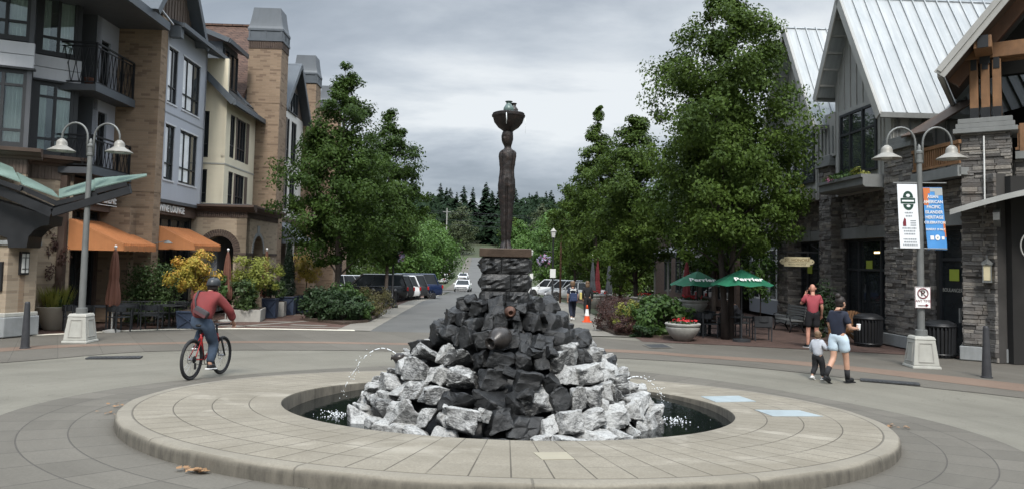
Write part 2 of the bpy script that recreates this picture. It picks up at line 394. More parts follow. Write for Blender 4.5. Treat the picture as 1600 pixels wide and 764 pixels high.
def paving(name,c1,c2,speck,kind,jw=.009,joint=(.055,.05,.045),jamt=.7):
    m=NT(name); p,r,a=radial(m); s=m.n('SeparateXYZ',{0:p})
    if kind=='ring':
        j=m.math('MAXIMUM',line(m,r,.455,4.94,jw),line(m,m.math('MULTIPLY',a,5.6),2*PI*5.6/56,.1,jw))
        ida=m.math('FLOOR',m.math('DIVIDE',m.math('SUBTRACT',r,4.94),.455)); idb=m.math('FLOOR',m.math('DIVIDE',m.math('SUBTRACT',m.math('MULTIPLY',a,5.6),.1),2*PI*5.6/56))
    elif kind=='diag':
        u=m.math('MULTIPLY',m.math('SUBTRACT',m.math('MULTIPLY',s.outputs[0],.9),m.math('MULTIPLY',s.outputs[1],-.55)),1.); v=m.math('ADD',m.math('MULTIPLY',s.outputs[0],-.55),m.math('MULTIPLY',s.outputs[1],.9))
        j=line(m,u,.95,.1,jw); ida=m.math('FLOOR',m.math('DIVIDE',m.math('SUBTRACT',u,.1),.95)); idb=0.
    elif kind=='rect':
        j=m.math('MAXIMUM',line(m,m.math('ADD',s.outputs[0],m.math('MULTIPLY',s.outputs[1],.043)),1.2,.1,jw),line(m,s.outputs[1],1.2,.3,jw))
        ida=m.math('FLOOR',m.math('DIVIDE',m.math('SUBTRACT',s.outputs[1],.3),1.2)); idb=m.math('FLOOR',m.math('DIVIDE',s.outputs[0],1.2))
    elif kind=='brick':
        b=m.n('TexBrick',{'Vector':p,'Color1':(0,0,0),'Color2':(1,1,1),'Mortar':(.5,.5,.5),'Scale':1.,'Mortar Size':.006,'Brick Width':.21,'Row Height':.105})
        j=b.outputs['Fac']; ida=None
    elif kind=='lane':
        j=m.math('MAXIMUM',line(m,r,3.1,7.6,.007),line(m,m.math('MULTIPLY',a,8.),2*PI*8/14,1.3,.007)); j=m.math('MULTIPLY',j,m.mapr(m.noise(p,.4,2),.42,.55,0,1)); ida=None
    else: j=0.; ida=None
    n=m.noise(p,.55,6,.62); f=m.noise(p,38,3,.7)
    c=m.mix(m.mapr(n,.32,.68,0,1),c1,c2)
    if kind=='brick': c=m.mix(.55,c,m.mix(b.outputs[0],hue(c1,.7),hue(c2,1.25)))
    elif ida is not None:
        w=m.n('TexWhiteNoise',{'Vector':m.n('CombineXYZ',{0:ida,1:idb,2:0.}).outputs[0]},noise_dimensions='3D').outputs[0]; c=m.mix(1.,c,m.mapr(w,0,1,.88,1.1),'MULTIPLY')
    c=m.mix(m.mapr(f,.35,.65,0,.4),c,speck)
    st=m.noise(m.vm('MULTIPLY',p,(1,.6,1)),.25,5,.6,.6); c=m.mix(m.mapr(st,.52,.72,0,.4),c,hue(c1,.72))
    if kind in('lane','ring','band'):
        tr=m.noise(m.n('CombineXYZ',{0:m.math('MULTIPLY',r,1.6),1:m.math('MULTIPLY',a,.9),2:0.}).outputs[0],1.0,4,.6); c=m.mix(m.mapr(tr,.50,.70,0,.38),c,hue(c1,.66)); c=m.mix(m.mapr(tr,.46,.30,0,.25),c,hue(c2,1.22))
        cr=m.n('TexVoronoi',{'Vector':m.vm('ADD',m.vm('MULTIPLY',p,(.45,.45,0)),m.vm('MULTIPLY',m.n('TexNoise',{'Vector':p,'Scale':1.3}).outputs['Color'],(.5,.5,0)))},feature='DISTANCE_TO_EDGE'); c=m.mix(m.math('MULTIPLY',m.math('LESS_THAN',cr.outputs['Distance'],.0035),.45 if kind=='lane' else .0),c,joint)
    sp=m.n('TexVoronoi',{'Vector':p,'Scale':2.1,'Randomness':1.}); c=m.mix(m.math('MULTIPLY',m.math('LESS_THAN',sp.outputs['Distance'],.045),.45),c,hue(c1,.4))
    c=m.mix(m.math('MULTIPLY',j,jamt),c,joint)
    return m.fin(c,.88,m.bump(m.math('SUBTRACT',m.math('MULTIPLY',f,.3),j),.5,.01),0,.25)
M['lane']=paving('roundabout_concrete',(0.147,0.138,0.113),(0.186,0.175,0.144),(0.102,0.095,0.077),'lane',jamt=.45)
M['ring']=paving('stamped_ring_paver',(0.109,0.100,0.084),(0.134,0.123,0.104),(0.076,0.069,0.057),'ring')
M['band']=paving('stamped_gray_band',(0.107,0.097,0.081),(0.134,0.123,0.104),(0.076,0.069,0.058),'diag',jw=.007,jamt=.5)
M['redband']=paving('faded_red_band',(0.160,0.113,0.086),(0.193,0.139,0.105),(0.126,0.088,0.067),'diag',jamt=.4)
M['walk']=paving('pale_sidewalk_concrete',(0.193,0.181,0.155),(0.235,0.220,0.192),(0.151,0.139,0.118),'rect')
M['redwalk']=paving('brick_sidewalk',(0.088,0.052,0.042),(0.122,0.074,0.059),(0.067,0.042,0.034),'brick',jamt=.4)
M['brownwalk']=paving('brown_brick_sidewalk',(.075,.047,.039),(.105,.066,.054),(.06,.04,.033),'brick',jamt=.4)
M['asphalt']=paving('asphalt',(.095,.094,.09),(.125,.124,.118),(.07,.07,.067),'none')
M['kerbline']=mat('pale_kerb_line',(.60,.565,.47),.85,var=.12,vs=3)
M['earth']=mat('far_ground',(.05,.06,.03),.95,var=.3,vs=.2)
# --- foliage
def leafmat(name,dark,light,tip=None,tipamt=0,trans=.25,scale=.5,spec=.3):
    m=NT(name); r=m.n('NewGeometry').outputs['Random Per Island']; co=m.coord()
    cl=m.noise(co,scale,4,.6)
    k=m.math('ADD',m.math('MULTIPLY',r,.42),m.math('MULTIPLY',m.mapr(cl,.3,.7,0,1),.6))
    c=m.mix(k,dark,light)
    if tip: 
        c=m.mix(m.math('MULTIPLY',m.mapr(m.math('ADD',m.math('MULTIPLY',cl,.9),m.math('MULTIPLY',r,.25)),.5,.75,0,1),tipamt),c,tip)
    d=m.n('BsdfPrincipled',{'Base Color':c,'Roughness':.55,'Specular IOR Level':spec}); t=m.n('BsdfTranslucent',{'Color':m.mix(.5,c,light)})
    mx=m.n('MixShader',{0:trans,1:d.outputs[0],2:t.outputs[0]}); m.t.links.new(mx.outputs[0],m.out.inputs[0]); return m.mat
M['leaf']=leafmat('street_tree_leaf',(.016,.034,.007),(.088,.138,.024),spec=.14)
M['leaf_deep']=leafmat('deep_street_tree_leaf',(.013,.030,.007),(.066,.112,.022),spec=.14)
M['leaf_bright']=leafmat('bright_tree_leaf',(.035,.085,.015),(.105,.19,.04))
M['leaf_pale']=leafmat('pale_tree_leaf',(.045,.062,.028),(.095,.118,.055))
M['needle']=leafmat('fir_needle',(.013,.024,.016),(.026,.046,.024),trans=.1,spec=.03)
M['forest']=leafmat('far_forest_leaf',(.008,.017,.010),(.024,.042,.020),trans=.1,scale=.05,spec=.03)
M['leaf_hedge']=leafmat('hedge_leaf',(.015,.035,.010),(.075,.115,.035))
M['leaf_maple']=leafmat('maple_leaf',(.26,.24,.04),(.52,.42,.07),tip=(.62,.26,.07),tipamt=.8,scale=1.1)
M['leaf_lime']=leafmat('lime_maple_leaf',(.13,.17,.03),(.33,.34,.07),scale=1.1)
M['leaf_gold']=leafmat('gold_maple_leaf',(.22,.20,.035),(.42,.34,.07),tip=(.5,.25,.06),tipamt=.5,scale=1.1)
M['leaf_purple']=leafmat('purple_barberry_leaf',(.035,.018,.016),(.10,.05,.04))
M['leaf_yellow']=leafmat('yellow_spirea_leaf',(.13,.15,.03),(.30,.30,.06))
M['leaf_shrub']=leafmat('shrub_leaf',(.02,.05,.012),(.09,.16,.04))
M['leaf_dark']=leafmat('dark_shrub_leaf',(.012,.028,.012),(.045,.08,.03))
M['leaf_brown']=leafmat('bronze_shrub_leaf',(.05,.045,.02),(.13,.12,.045))
M['cypress']=leafmat('cypress_needle',(.008,.018,.010),(.022,.042,.02),trans=.08)
M['petal_red']=leafmat('red_petal',(.45,.02,.03),(.75,.06,.07)); M['petal_pink']=leafmat('pink_petal',(.45,.12,.25),(.7,.3,.45)); M['petal_lilac']=leafmat('lilac_petal',(.30,.26,.45),(.6,.55,.68))
M['bark']=mat('gray_brown_bark',(.075,.06,.05),.95,var=.3,vs=6,bump=.8,bs=25)
M['bark_dark']=mat('dark_bark',(.035,.028,.024),.95,var=.3,vs=6,bump=.8,bs=25)
# ------------------------------------------------------------------ camera, sky, sun
cam=bpy.data.cameras.new('camera'); co=bpy.data.objects.new('camera',cam); link(co)
cam.sensor_fit='HORIZONTAL'; cam.sensor_width=36; cam.lens=1155/1600*36; cam.shift_y=-42/1600; cam.clip_start=.1; cam.clip_end=4000
PP,RR=.0586,.0205
co.location=(0,0,2.35)
co.rotation_euler=(Matrix.Rotation(PI/2+PP,4,'X')@Matrix.Rotation(RR,4,'Z')).to_euler()
sc.camera=co
SUN_EL,SUN_AZ=math.radians(50),math.radians(178)   # azimuth clockwise from +Y: behind the camera
W=bpy.data.worlds.new('World'); sc.world=W; W.use_nodes=True
class WN(NT):
    def __init__(s,t): s.t=t
w=WN(W.node_tree); wt=W.node_tree; wt.nodes.clear()
wo=wt.nodes.new('ShaderNodeOutputWorld')
sky=w.n('TexSky',sky_type='NISHITA'); sky.sun_disc=False; sky.sun_elevation=SUN_EL; sky.sun_rotation=SUN_AZ; sky.air_density=1.; sky.dust_density=2.
bg1=w.n('Background',{'Color':sky.outputs[0],'Strength':.06})
d=w.coord('Generated'); s3=w.n('SeparateXYZ',{0:d})
zz=w.math('MAXIMUM',s3.outputs[2],0.0)
den=w.math('ADD',zz,.30)
uv=w.n('CombineXYZ',{0:w.math('DIVIDE',s3.outputs[0],den),1:w.math('DIVIDE',s3.outputs[1],den),2:0.}).outputs[0]
n1=w.noise(w.vm('ADD',w.vm('MULTIPLY',uv,(.8,1.5,1)),(3.1,1.7,0)),1.0,9,.55,.5)
n2=w.noise(w.vm('ADD',w.vm('MULTIPLY',uv,(.4,.8,1)),(9.3,4.2,0)),1.0,4,.5,.4)
cl=w.math('ADD',w.math('MULTIPLY',n1,.62),w.math('MULTIPLY',n2,.38))
# thinner, brighter cloud low over the hill
low=w.mapr(zz,.05,.22,.05,0.0); cl=w.math('ADD',cl,low)
ccol=w.ramp(cl,[(.41,(.104,.120,.142)),(.465,(.135,.154,.177)),(.505,(.173,.193,.217)),(.55,(.235,.255,.276)),(.61,(.325,.34,.35))])
lift=w.mapr(zz,.36,.95,1.0,5.6)
bg2=w.n('Background',{'Color':ccol,'Strength':lift})
mx=w.n('MixShader',{0:.94,1:bg1.outputs[0],2:bg2.outputs[0]}); wt.links.new(mx.outputs[0],wo.inputs[0])
sl=bpy.data.lights.new('sun','SUN'); sl.energy=1.35; sl.angle=math.radians(14); sl.color=(1,.96,.9)
so=bpy.data.objects.new('sun',sl); link(so)
so.rotation_euler=Vector((-math.sin(SUN_AZ)*math.cos(SUN_EL),-math.cos(SUN_AZ)*math.cos(SUN_EL),-math.sin(SUN_EL))).to_track_quat('-Z','Y').to_euler()
so.location=(0,0,30)
sc.view_settings.view_transform='Standard'; sc.view_settings.look='None'; sc.view_settings.gamma=1; sc.view_settings.exposure=1.4
sc.render.engine='CYCLES'; sc.cycles.use_denoising=True
try: sc.cycles.denoiser='OPENIMAGEDENOISE'; sc.cycles.denoising_input_passes='RGB_ALBEDO_NORMAL'; sc.cycles.denoising_prefilter='ACCURATE'
except Exception: pass
sc.cycles.max_bounces=5; sc.cycles.diffuse_bounces=2; sc.cycles.glossy_bounces=3; sc.cycles.transparent_max_bounces=10; sc.cycles.transmission_bounces=3
sc.cycles.use_adaptive_sampling=True; sc.cycles.adaptive_threshold=.02; sc.cycles.caustics_reflective=False; sc.cycles.caustics_refractive=False
# ------------------------------------------------------------------ ground and paving (setting)
def resample(P,n):
    P=[Vector((*p,0)) for p in P]; L=[0]
    for a,b in zip(P,P[1:]): L.append(L[-1]+(b-a).length)
    out=[]
    for i in range(n):
        t=L[-1]*i/(n-1); k=max(0,min(len(P)-2,next((j for j in range(len(L)-1) if L[j+1]>=t-1e-9),len(P)-2)))
        q=(t-L[k])/max(1e-9,L[k+1]-L[k]); out.append(P[k].lerp(P[k+1],q))
    return out
def smooth(P,it=2):
    for _ in range(it):
        Q=[P[0]]
        for a,b in zip(P,P[1:]): Q+= [(a[0]*.75+b[0]*.25,a[1]*.75+b[1]*.25),(a[0]*.25+b[0]*.75,a[1]*.25+b[1]*.75)]
        P=Q+[P[-1]]
    return P
def band(name,A,B,mt,off,step=.4,kind='structure',skirt=0,rows=None):
    LA=sum(math.dist(a,b) for a,b in zip(A,A[1:])); n=max(2,int(LA/step)+1)
    a=resample(A,n); b=resample(B,n); m=max(1,rows or int(max((p-q).length for p,q in zip(a,b))/step))
    mb=MB(); vs=[];fs=[]
    for i in range(n):
        for j in range(m+1):
            p=a[i].lerp(b[i],j/m); vs.append((p.x,p.y,G(p.x,p.y)+off))
    for i in range(n-1):
        for j in range(m): fs.append((i*(m+1)+j,(i+1)*(m+1)+j,(i+1)*(m+1)+j+1,i*(m+1)+j+1))
    # keep the normals up
    q=[Vector(vs[k]) for k in fs[0][:3]]
    if (q[1]-q[0]).cross(q[2]-q[0]).z<0: fs=[f[::-1] for f in fs]
    o=mb.add(vs,fs).build(name,mt,smooth=True); o['kind']=kind; return o
xs=sorted(set([-1500,-900,-500,-300,-200,-140,-100,-70,-50,-40,-30]+[i*2. for i in range(-12,13)]+[30,40,50,70,100,140,200,300,500,900,1500]))
ys=sorted(set([-200,-120,-60,-30,-15]+[i*.5 for i in range(-20,60)]+[i*2. for i in range(15,70)]+[i*10. for i in range(14,40)]+[400,450,500,600,700,900,1200,2000]))
mb=MB(); nx=len(xs)
for y in ys:
    for x in xs:
        hill=0
        if y>230: hill=min(1,(y-230)/200)*(6*math.sin(x*.013+1)+4*math.sin(x*.031))*sm(10,80,abs(x+15))
        mb.v.append((x,y,G(x,y)-.03+hill))
for j in range(len(ys)-1):
    for i in range(nx-1): mb.f.append((j*nx+i,j*nx+i+1,(j+1)*nx+i+1,(j+1)*nx+i)); mb.m.append(0)
def cut(o):
    bm=bmesh.new(); bm.from_mesh(o.data); bmesh.ops.delete(bm,geom=[f for f in bm.faces if any(math.hypot(v.co.x,v.co.y-FC[1])<4.75 for v in f.verts)],context='FACES'); bm.to_mesh(o.data); bm.free(); return o
cut(mb.build('ground',M['earth'],smooth=True))['kind']='structure'
cut(band('roundabout_road',[(-26,-12),(-26,24.3)],[(26,-12),(26,24.3)],M['lane'],-.01,.5))
ringA=[(FC[0]+4.9*math.cos(t),FC[1]+4.9*math.sin(t)) for t in np.linspace(0,2*PI,120)]
ringB=[(FC[0]+6.31*math.cos(t),FC[1]+6.31*math.sin(t)) for t in np.linspace(0,2*PI,120)]
band('fountain_apron',ringA,ringB,M['ring'],.0,.3)
inner=smooth([(-14.5,5),(-12.8,10),(-10.6,15.4),(-9.5,17.5),(-8.3,18.4),(-5.6,19.0),(-2,19.3),(2.0,18.9),(4.7,18.1),(6.0,17.2),(8.0,15.4),(9.9,14.2),(12.5,11),(14.5,5)])
redb=smooth([(-17.5,6),(-15,12),(-11.9,17.6),(-10.6,18.95),(-9.5,19.5),(-7,20.5),(-4,20.7),(-1,20.6),(3.5,19.9),(4.6,19.2),(5.7,18.7),(7.0,18.05),(8.5,16.5),(9.4,15.6),(10.3,14.85),(14,11),(16,6)])
redt=smooth([(-18,6),(-15.6,12.6),(-12.4,18.3),(-11.2,19.2),(-9.7,19.95),(-7,21.0),(-4,21.1),(-1,21.2),(3.6,20.6),(4.65,19.85),(5.95,19.4),(7.4,18.8),(9.0,17.3),(10.0,16.5),(10.9,15.7),(14.6,11.8),(16.6,6)])
outer=[(-24,6),(-21,13),(-18,17),(-13.9,20.4),(-13.3,21.1),(-12.5,21.9),(-11.7,22.9),(-10.2,23.9),(-8.3,24.35),(-6.2,24.4),(-4.7,24.5),(-1,24.5),(2.4,24.4),(4.7,22.5),(6.75,22.2),(8.4,21.6),(11.1,20.6),(12.3,19.9),(15,17),(19,12),(21,6)]
def sm1(P): return smooth(P,1)
OUT=sm1(outer)
band('gray_paved_band',inner,redb,M['band'],.0,.3)
band('red_paved_band',redb,redt,M['redband'],.004,.3)
band('gray_paved_verge',redt,OUT,M['band'],.0,.3)
wl=[p for p in OUT if -19<p[0]<-4.7]
band('pale_kerb_line',wl,[(p[0]-.12,p[1]+.34) for p in wl],M['kerbline'],.012,.3,rows=1)
D=-.043                                   # the street runs a little to the left
def st(x,y): return (x+D*(y-24.5),y)
band('street',[(-4.6,24.5),st(-4.6,60),st(-4.2,90),st(-3.6,150),st(-3.6,262)],[(2.5,24.5),st(2.5,60),st(2.6,90),st(2.8,150),st(2.8,262)],M['asphalt'],.0,.8)
band('street_edge_strip',[(-5.75,24.62),st(-5.5,45),st(-5.4,84)],[(-4.6,24.62),st(-4.6,45),st(-4.6,84)],M['walk'],.006,.5)
band('brick_sidewalk',[(-25,24.62),(-25,60),(-26,84)],[(-5.75,24.62),st(-5.5,45),st(-5.4,84)],M['redwalk'],.0,.6)
band('terrace_paving',[(-13.9,20.6),(-13.2,21.4),(-11.8,23.1),(-10.2,24.1),(-8.3,24.55)],[(-26,20.6),(-26,21.4),(-26,23.1),(-26,24.1),(-26,24.62)],M['redwalk'],.0,.4)
for (x0,y0,x1,y1,wd) in ((-12,25.35,-5.8,25.35,.28),(-12.5,27.6,-8.0,27.6,.25),(-9.3,24.7,-7.6,28.2,.3),(-13,31.5,-8.1,31.5,.25),(-13,36,-6.8,36,.25),(-7.8,26.2,-6.5,26.0,.42)):
    dx,dy=x1-x0,y1-y0; L=math.hypot(dx,dy); nx_,ny_=-dy/L*wd,dx/L*wd
    band('pale_paving_strip',[(x0,y0),(x1,y1)],[(x0+nx_,y0+ny_),(x1+nx_,y1+ny_)],M['walk'],.006,.4,rows=1)
band('east_sidewalk',[(2.5,24.5),st(2.5,45),st(2.5,84)],[(4.1,24.5),st(4.9,45),st(4.9,84)],M['walk'],.0,.5)
band('brown_brick_sidewalk',[(4.1,22.9),(6.75,22.35),(8.4,21.75),(11.1,20.75),(12.3,20.05),(15,17.2)],[(4.1,24.5),(6.8,26),(9,28),(12,30),(16,29),(19,24)],M['brownwalk'],.004,.35)
band('brown_brick_walk',[(4.1,24.5),(4.9,45),(4.2,84)],[(22,30),(24,45),(26,84)],M['brownwalk'],-.004,.7)
band('cross_street',[(-60,86),(-2,86)],[(-60,94),(-2,94)],M['asphalt'],.012,1.5)
band('far_sidewalk',[st(-5.8,96),st(-5.4,150),st(-5.4,262)],[st(-4.2,96),st(-3.6,150),st(-3.6,262)],M['band'],.02,1.2)
def decal(name,quad,mt,off,label=None):
    o=MB().add([(x,y,G(x,y)+off) for x,y in quad],[(0,1,2,3)]).build(name,mt); return o
M['grate']=mat('dark_iron_cover',(.05,.052,.055),.6,.3,var=.2,vs=8)
q=[(3.9,22.0),(4.62,22.3),(4.7,21.25),(3.98,21.0)]
mb=MB(); 
for k,(s,mi) in enumerate(((1,0),(.86,1))):
    cx=sum(p[0] for p in q)/4; cy=sum(p[1] for p in q)/4
    mb.add([(cx+(x-cx)*s,cy+(y-cy)*s,G(x,y)+.016+.004*k) for x,y in q][::-1],[(0,1,2,3)],mi)
tag(mb.build('utility_cover',[M['walk'],M['grate']]),'dark utility cover with pale border set in paving near planting bed','cover')
mb=MB().box(-.55,.55,-.16,.16,0,.022); 
for k in range(12): mb.box(-.5+k*.085,-.46+k*.085,-.12,.12,.022,.028)
o=mb.build('drain_grate',M['grate'],loc=(-8.85,16.75,G(-8.85,16.75)+.004),rot=(0,0,.25)); tag(o,'long iron drain grate in the road left of the cyclist','drain')
o2=copy_tree(o,loc=(7.95,15.6,G(7.95,15.6)+.004),rz=-.42,label='long iron drain grate in the road right of the woman'); 
# ------------------------------------------------------------------ fountain
fx=-.08
F_=thing('fountain','round concrete fountain with rock mound, stone plinth and bronze figure','fountain',(FC[0],FC[1],0))
def rimz(x,y): return 1.03-.0627*(y)-.0115*x
n=180; prof_=[(3.09,-.55),(3.09,-.03),(3.10,-.008),(3.125,0),(3.5,0),(4.0,0),(4.5,0),(4.90,0),(4.935,-.008),(4.955,-.03),(4.962,-.07),(4.962,-.5)]
mb=MB()
for r,dz in prof_:
    for j in range(n):
        t=2*PI*j/n; x,y=r*math.cos(t),r*math.sin(t); mb.v.append((x,y,rimz(x,y+FC[1])+dz+(.004*math.sin(t*23)*(r>4.9))))
k=len(prof_)
for i in range(k-1):
    for j in range(n): mb.f.append((i*n+j,i*n+(j+1)%n,(i+1)*n+(j+1)%n,(i+1)*n+j)[::-1]); mb.m.append(0)
mb.build('rim',M['rim'],F_,smooth=True,autos=.6)
mb=MB().lathe([(0.01,.06),(3.1,.06)],96,cap=False); mb.v=[(x,y,(.195-.02*y)) for x,y,z in mb.v]; mb.build('pool_water',M['water'],F_,smooth=True)
MB().lathe([(2.05,-.3),(1.72,.25),(1.22,.85),(.70,1.45),(.45,1.75),(.1,1.8)],48).build('mound_core',M['rock_dark'],F_,smooth=True)
M['plaque']=mat('pale_blue_gray_plaque',(.29,.335,.35),.5,var=.1,vs=4); M['hatch']=mat('tan_access_hatch',(.27,.245,.185),.8,var=.08,vs=5)
def flush(name,quad,mt,t,label=None):
    mb=MB(); V=[(x,y-FC[1],rimz(x,y)+t) for x,y in quad]; B=[(a,b,c-t-.01) for a,b,c in V]
    V,B=(V,B) if (Vector(V[1])-Vector(V[0])).cross(Vector(V[2])-Vector(V[0])).z>0 else (V[::-1],B[::-1])
    mb.add(V+B,[(0,1,2,3)]+[((i+1)%4,i,4+i,4+(i+1)%4) for i in range(4)])
    o=mb.build(name,mt,F_); 
    if label: o['label']=label
flush('plaque',[(3.10,12.05),(3.80,12.33),(3.84,11.60),(3.15,11.34)],M['plaque'],.006,'pale inscription plaque farther round the rim')
flush('plaque',[(3.48,10.57),(4.15,10.67),(4.25,10.11),(3.52,9.96)],M['plaque'],.006,'pale inscription plaque nearer the camera')
flush('access_hatch',[(.24,6.93),(.55,7.0),(.60,6.69),(.31,6.62)],M['hatch'],.005)
# plinth of rough blocks
def rough_block(mb,x0,x1,y0,y1,z0,z1,a,seed,mi=0,n=7):
    r=np.random.default_rng(seed)
    for ax in range(3):
        for sgn in (0,1):
            lo=(x0,y0,z0);hi=(x1,y1,z1)
            u,v=[(1,2),(0,2),(0,1)][ax]; fixed=hi[ax] if sgn else lo[ax]
            vs=[]
            h=r.normal(0,1,(n,n)); h=(h+np.roll(h,1,0)+np.roll(h,1,1))/1.7
            for i in range(n):
                for j in range(n):
                    p=[0,0,0]; p[u]=lo[u]+(hi[u]-lo[u])*i/(n-1); p[v]=lo[v]+(hi[v]-lo[v])*j/(n-1)
                    e=min(i,j,n-1-i,n-1-j); amp=0 if e==0 else (a*(.5+.35*h[i,j]) if e==1 else a*(1+.55*h[i,j]))
                    p[ax]=fixed+(amp if sgn else -amp); vs.append(p)
            fs=[]
            for i in range(n-1):
                for j in range(n-1):
                    f=(i*n+j,(i+1)*n+j,(i+1)*n+j+1,i*n+j+1); fs.append(f if (sgn^(ax==1)) else f[::-1])
            mb.add(vs,fs,mi)
mb=MB(); W2=.33; sd=1
for (z0,z1,cut) in ((1.62,1.93,.02),(1.93,2.17,.08),(2.17,2.405,-.05)):
    g=.006
    for xx in ((-W2,cut-g),(cut+g,W2)):
        for yy in ((-W2,-.02),(-.01,W2)):
            rough_block(mb,fx+xx[0],fx+xx[1],yy[0],yy[1],z0+g,z1-g,.035,sd); sd+=1
mb.box(fx-W2+.02,fx+W2-.02,-W2+.02,W2-.02,1.5,2.4)
P_=mb.build('plinth',M['rock_dark'],F_)
MB().box(fx-.365,fx+.365,-.365,.365,2.405,2.525).build('bronze_slab',M['bronze_slab'],F_,bevel=.008)
# the figure: one continuous column of elliptical sections
S_=thing('statue','dark bronze figure balancing a wide bowl of urns on its head','statue',(FC[0]+fx,FC[1],2.525))
secs=[(0,.082,.10,.0,1),(.05,.078,.085,.0,1),(.12,.072,.07,.0,1),(.28,.088,.085,.0,1),(.42,.10,.095,.0,1),(.52,.098,.095,0,1),(.62,.108,.10,-.004,1),(.78,.130,.115,-.006,1),(.90,.138,.122,-.008,.8),(1.0,.130,.118,-.008,.4),
      (1.07,.119,.104,-.008,.1),(1.14,.114,.095,-.008,0),(1.24,.124,.098,-.006,0),(1.33,.132,.10,-.004,0),(1.39,.13,.092,0,0),(1.425,.105,.075,0,0),(1.44,.062,.06,.0,0),(1.47,.05,.052,-.002,0),(1.495,.056,.062,-.006,0),
      (1.53,.074,.084,-.01,0),(1.58,.085,.098,-.012,0),(1.64,.088,.102,-.012,0),(1.69,.080,.092,-.008,0),(1.72,.062,.07,0,0),(1.735,.03,.03,0,0)]
zs=np.linspace(0,1.735,110); A=np.array(secs); NJ=56
mb=MB()
from mathutils import noise as MN
for z in zs:
    rx=np.interp(z,A[:,0],A[:,1]); ry=np.interp(z,A[:,0],A[:,2]); cx=np.interp(z,A[:,0],A[:,3]); leg=np.interp(z,A[:,0],A[:,4])
    for j in range(NJ):
        t=2*PI*j/NJ; c_,s_=math.cos(t),math.sin(t)
        k=1-.34*leg*math.exp(-(c_/.15)**2)                                  # cleft between the legs
        if .93<z<1.41: k*=1-.17*(math.exp(-((abs(c_)-.74)/.09)**2))*sm(.93,1.0,z)  # arms held to the sides
        if z<.1 and s_<-.3: k*=1+.35*(1-z/.1)
        x,y=rx*k*c_,ry*k*s_
        if 1.5<z<1.7:                                                         # face, turned to the left of the camera
            q=Vector((x,y)).normalized().dot(Vector((-.55,-.83)))
            b=math.exp(-((1-q)/.02)**2)*math.exp(-((z-1.585)/.022)**2)*.022+math.exp(-((1-q)/.05)**2)*math.exp(-((z-1.545)/.012)**2)*.008
            b-=math.exp(-((1-q-.06)/.03)**2)*math.exp(-((z-1.615)/.014)**2)*.012
            d_=Vector((x,y)).normalized(); x+=d_.x*b; y+=d_.y*b
        p=Vector((x+cx,y,z)); nz=MN.noise(p*16)*.005+MN.noise(p*45)*.0025
        d_=Vector((x,y)).normalized() if (abs(x)+abs(y))>1e-5 else Vector((0,0))
        mb.v.append((p.x+d_.x*nz,p.y+d_.y*nz,z))
for i in range(len(zs)-1):
    for j in range(NJ): mb.f.append((i*NJ+j,i*NJ+(j+1)%NJ,(i+1)*NJ+(j+1)%NJ,(i+1)*NJ+j)); mb.m.append(0)
mb.f.append(tuple(range((len(zs)-1)*NJ,len(zs)*NJ))); mb.m.append(0)
mb.v=[(x*(.92+.05*sm(1.15,1.35,z)),y*.92,z) for x,y,z in mb.v]; mb.build('figure',M['bronze'],S_,smooth=True)
mb=MB().lathe([(.06,1.69),(.085,1.715),(.15,1.76),(.205,1.83),(.228,1.90),(.235,1.915),(.245,1.918),(.246,1.938),(.232,1.943),(.232,1.965),(.222,1.972),(.19,1.968),(.15,1.90),(.02,1.86)],28)
for v in range(len(mb.v)):
    p=Vector(mb.v[v]); nzz=MN.noise(p*14)*.007; mb.v[v]=(p.x*(1+nzz*3),p.y*(1+nzz*3),p.z+nzz*.6)
mb.build('bowl',M['bronze'],S_,smooth=True,autos=.9)
u=MB().lathe([(.03,1.965),(.06,1.975),(.078,2.02),(.074,2.06),(.05,2.10),(.036,2.12),(.036,2.135),(.056,2.155),(.05,2.158),(.03,2.13)],24,c=(.0,-.04,-.02)).build('urn',M['verdigris'],S_,smooth=True,autos=.9); u['label']='glazed green urn standing in the bowl'
u=MB().lathe([(.03,1.965),(.055,1.975),(.068,2.02),(.066,2.06),(.045,2.09),(.034,2.11),(.034,2.125),(.05,2.145),(.045,2.148),(.028,2.12)],24,c=(.07,.07,-.015)).build('urn',M['pot_dark'],S_,smooth=True,autos=.9); u['label']='dark urn half hidden behind the green one'
tag(MB().tube([(fx-.03,FC[1]-.235,4.46),(fx-.025,FC[1]-.24,4.36),(fx-.03,FC[1]-.12,4.285)],[.008,.006,.004],6).build('water_trickle',M['spray'],smooth=True),'short white trickle down the front of the bronze bowl','water')
tag(MB().tube([(fx+.245,FC[1],4.45),(fx+.25,FC[1],4.32),(fx+.25,FC[1]-.01,4.20)],[.003,.0025,.0015],5).build('water_trickle',M['spray'],smooth=True),'thin thread of water off the right edge of the bronze bowl','water')
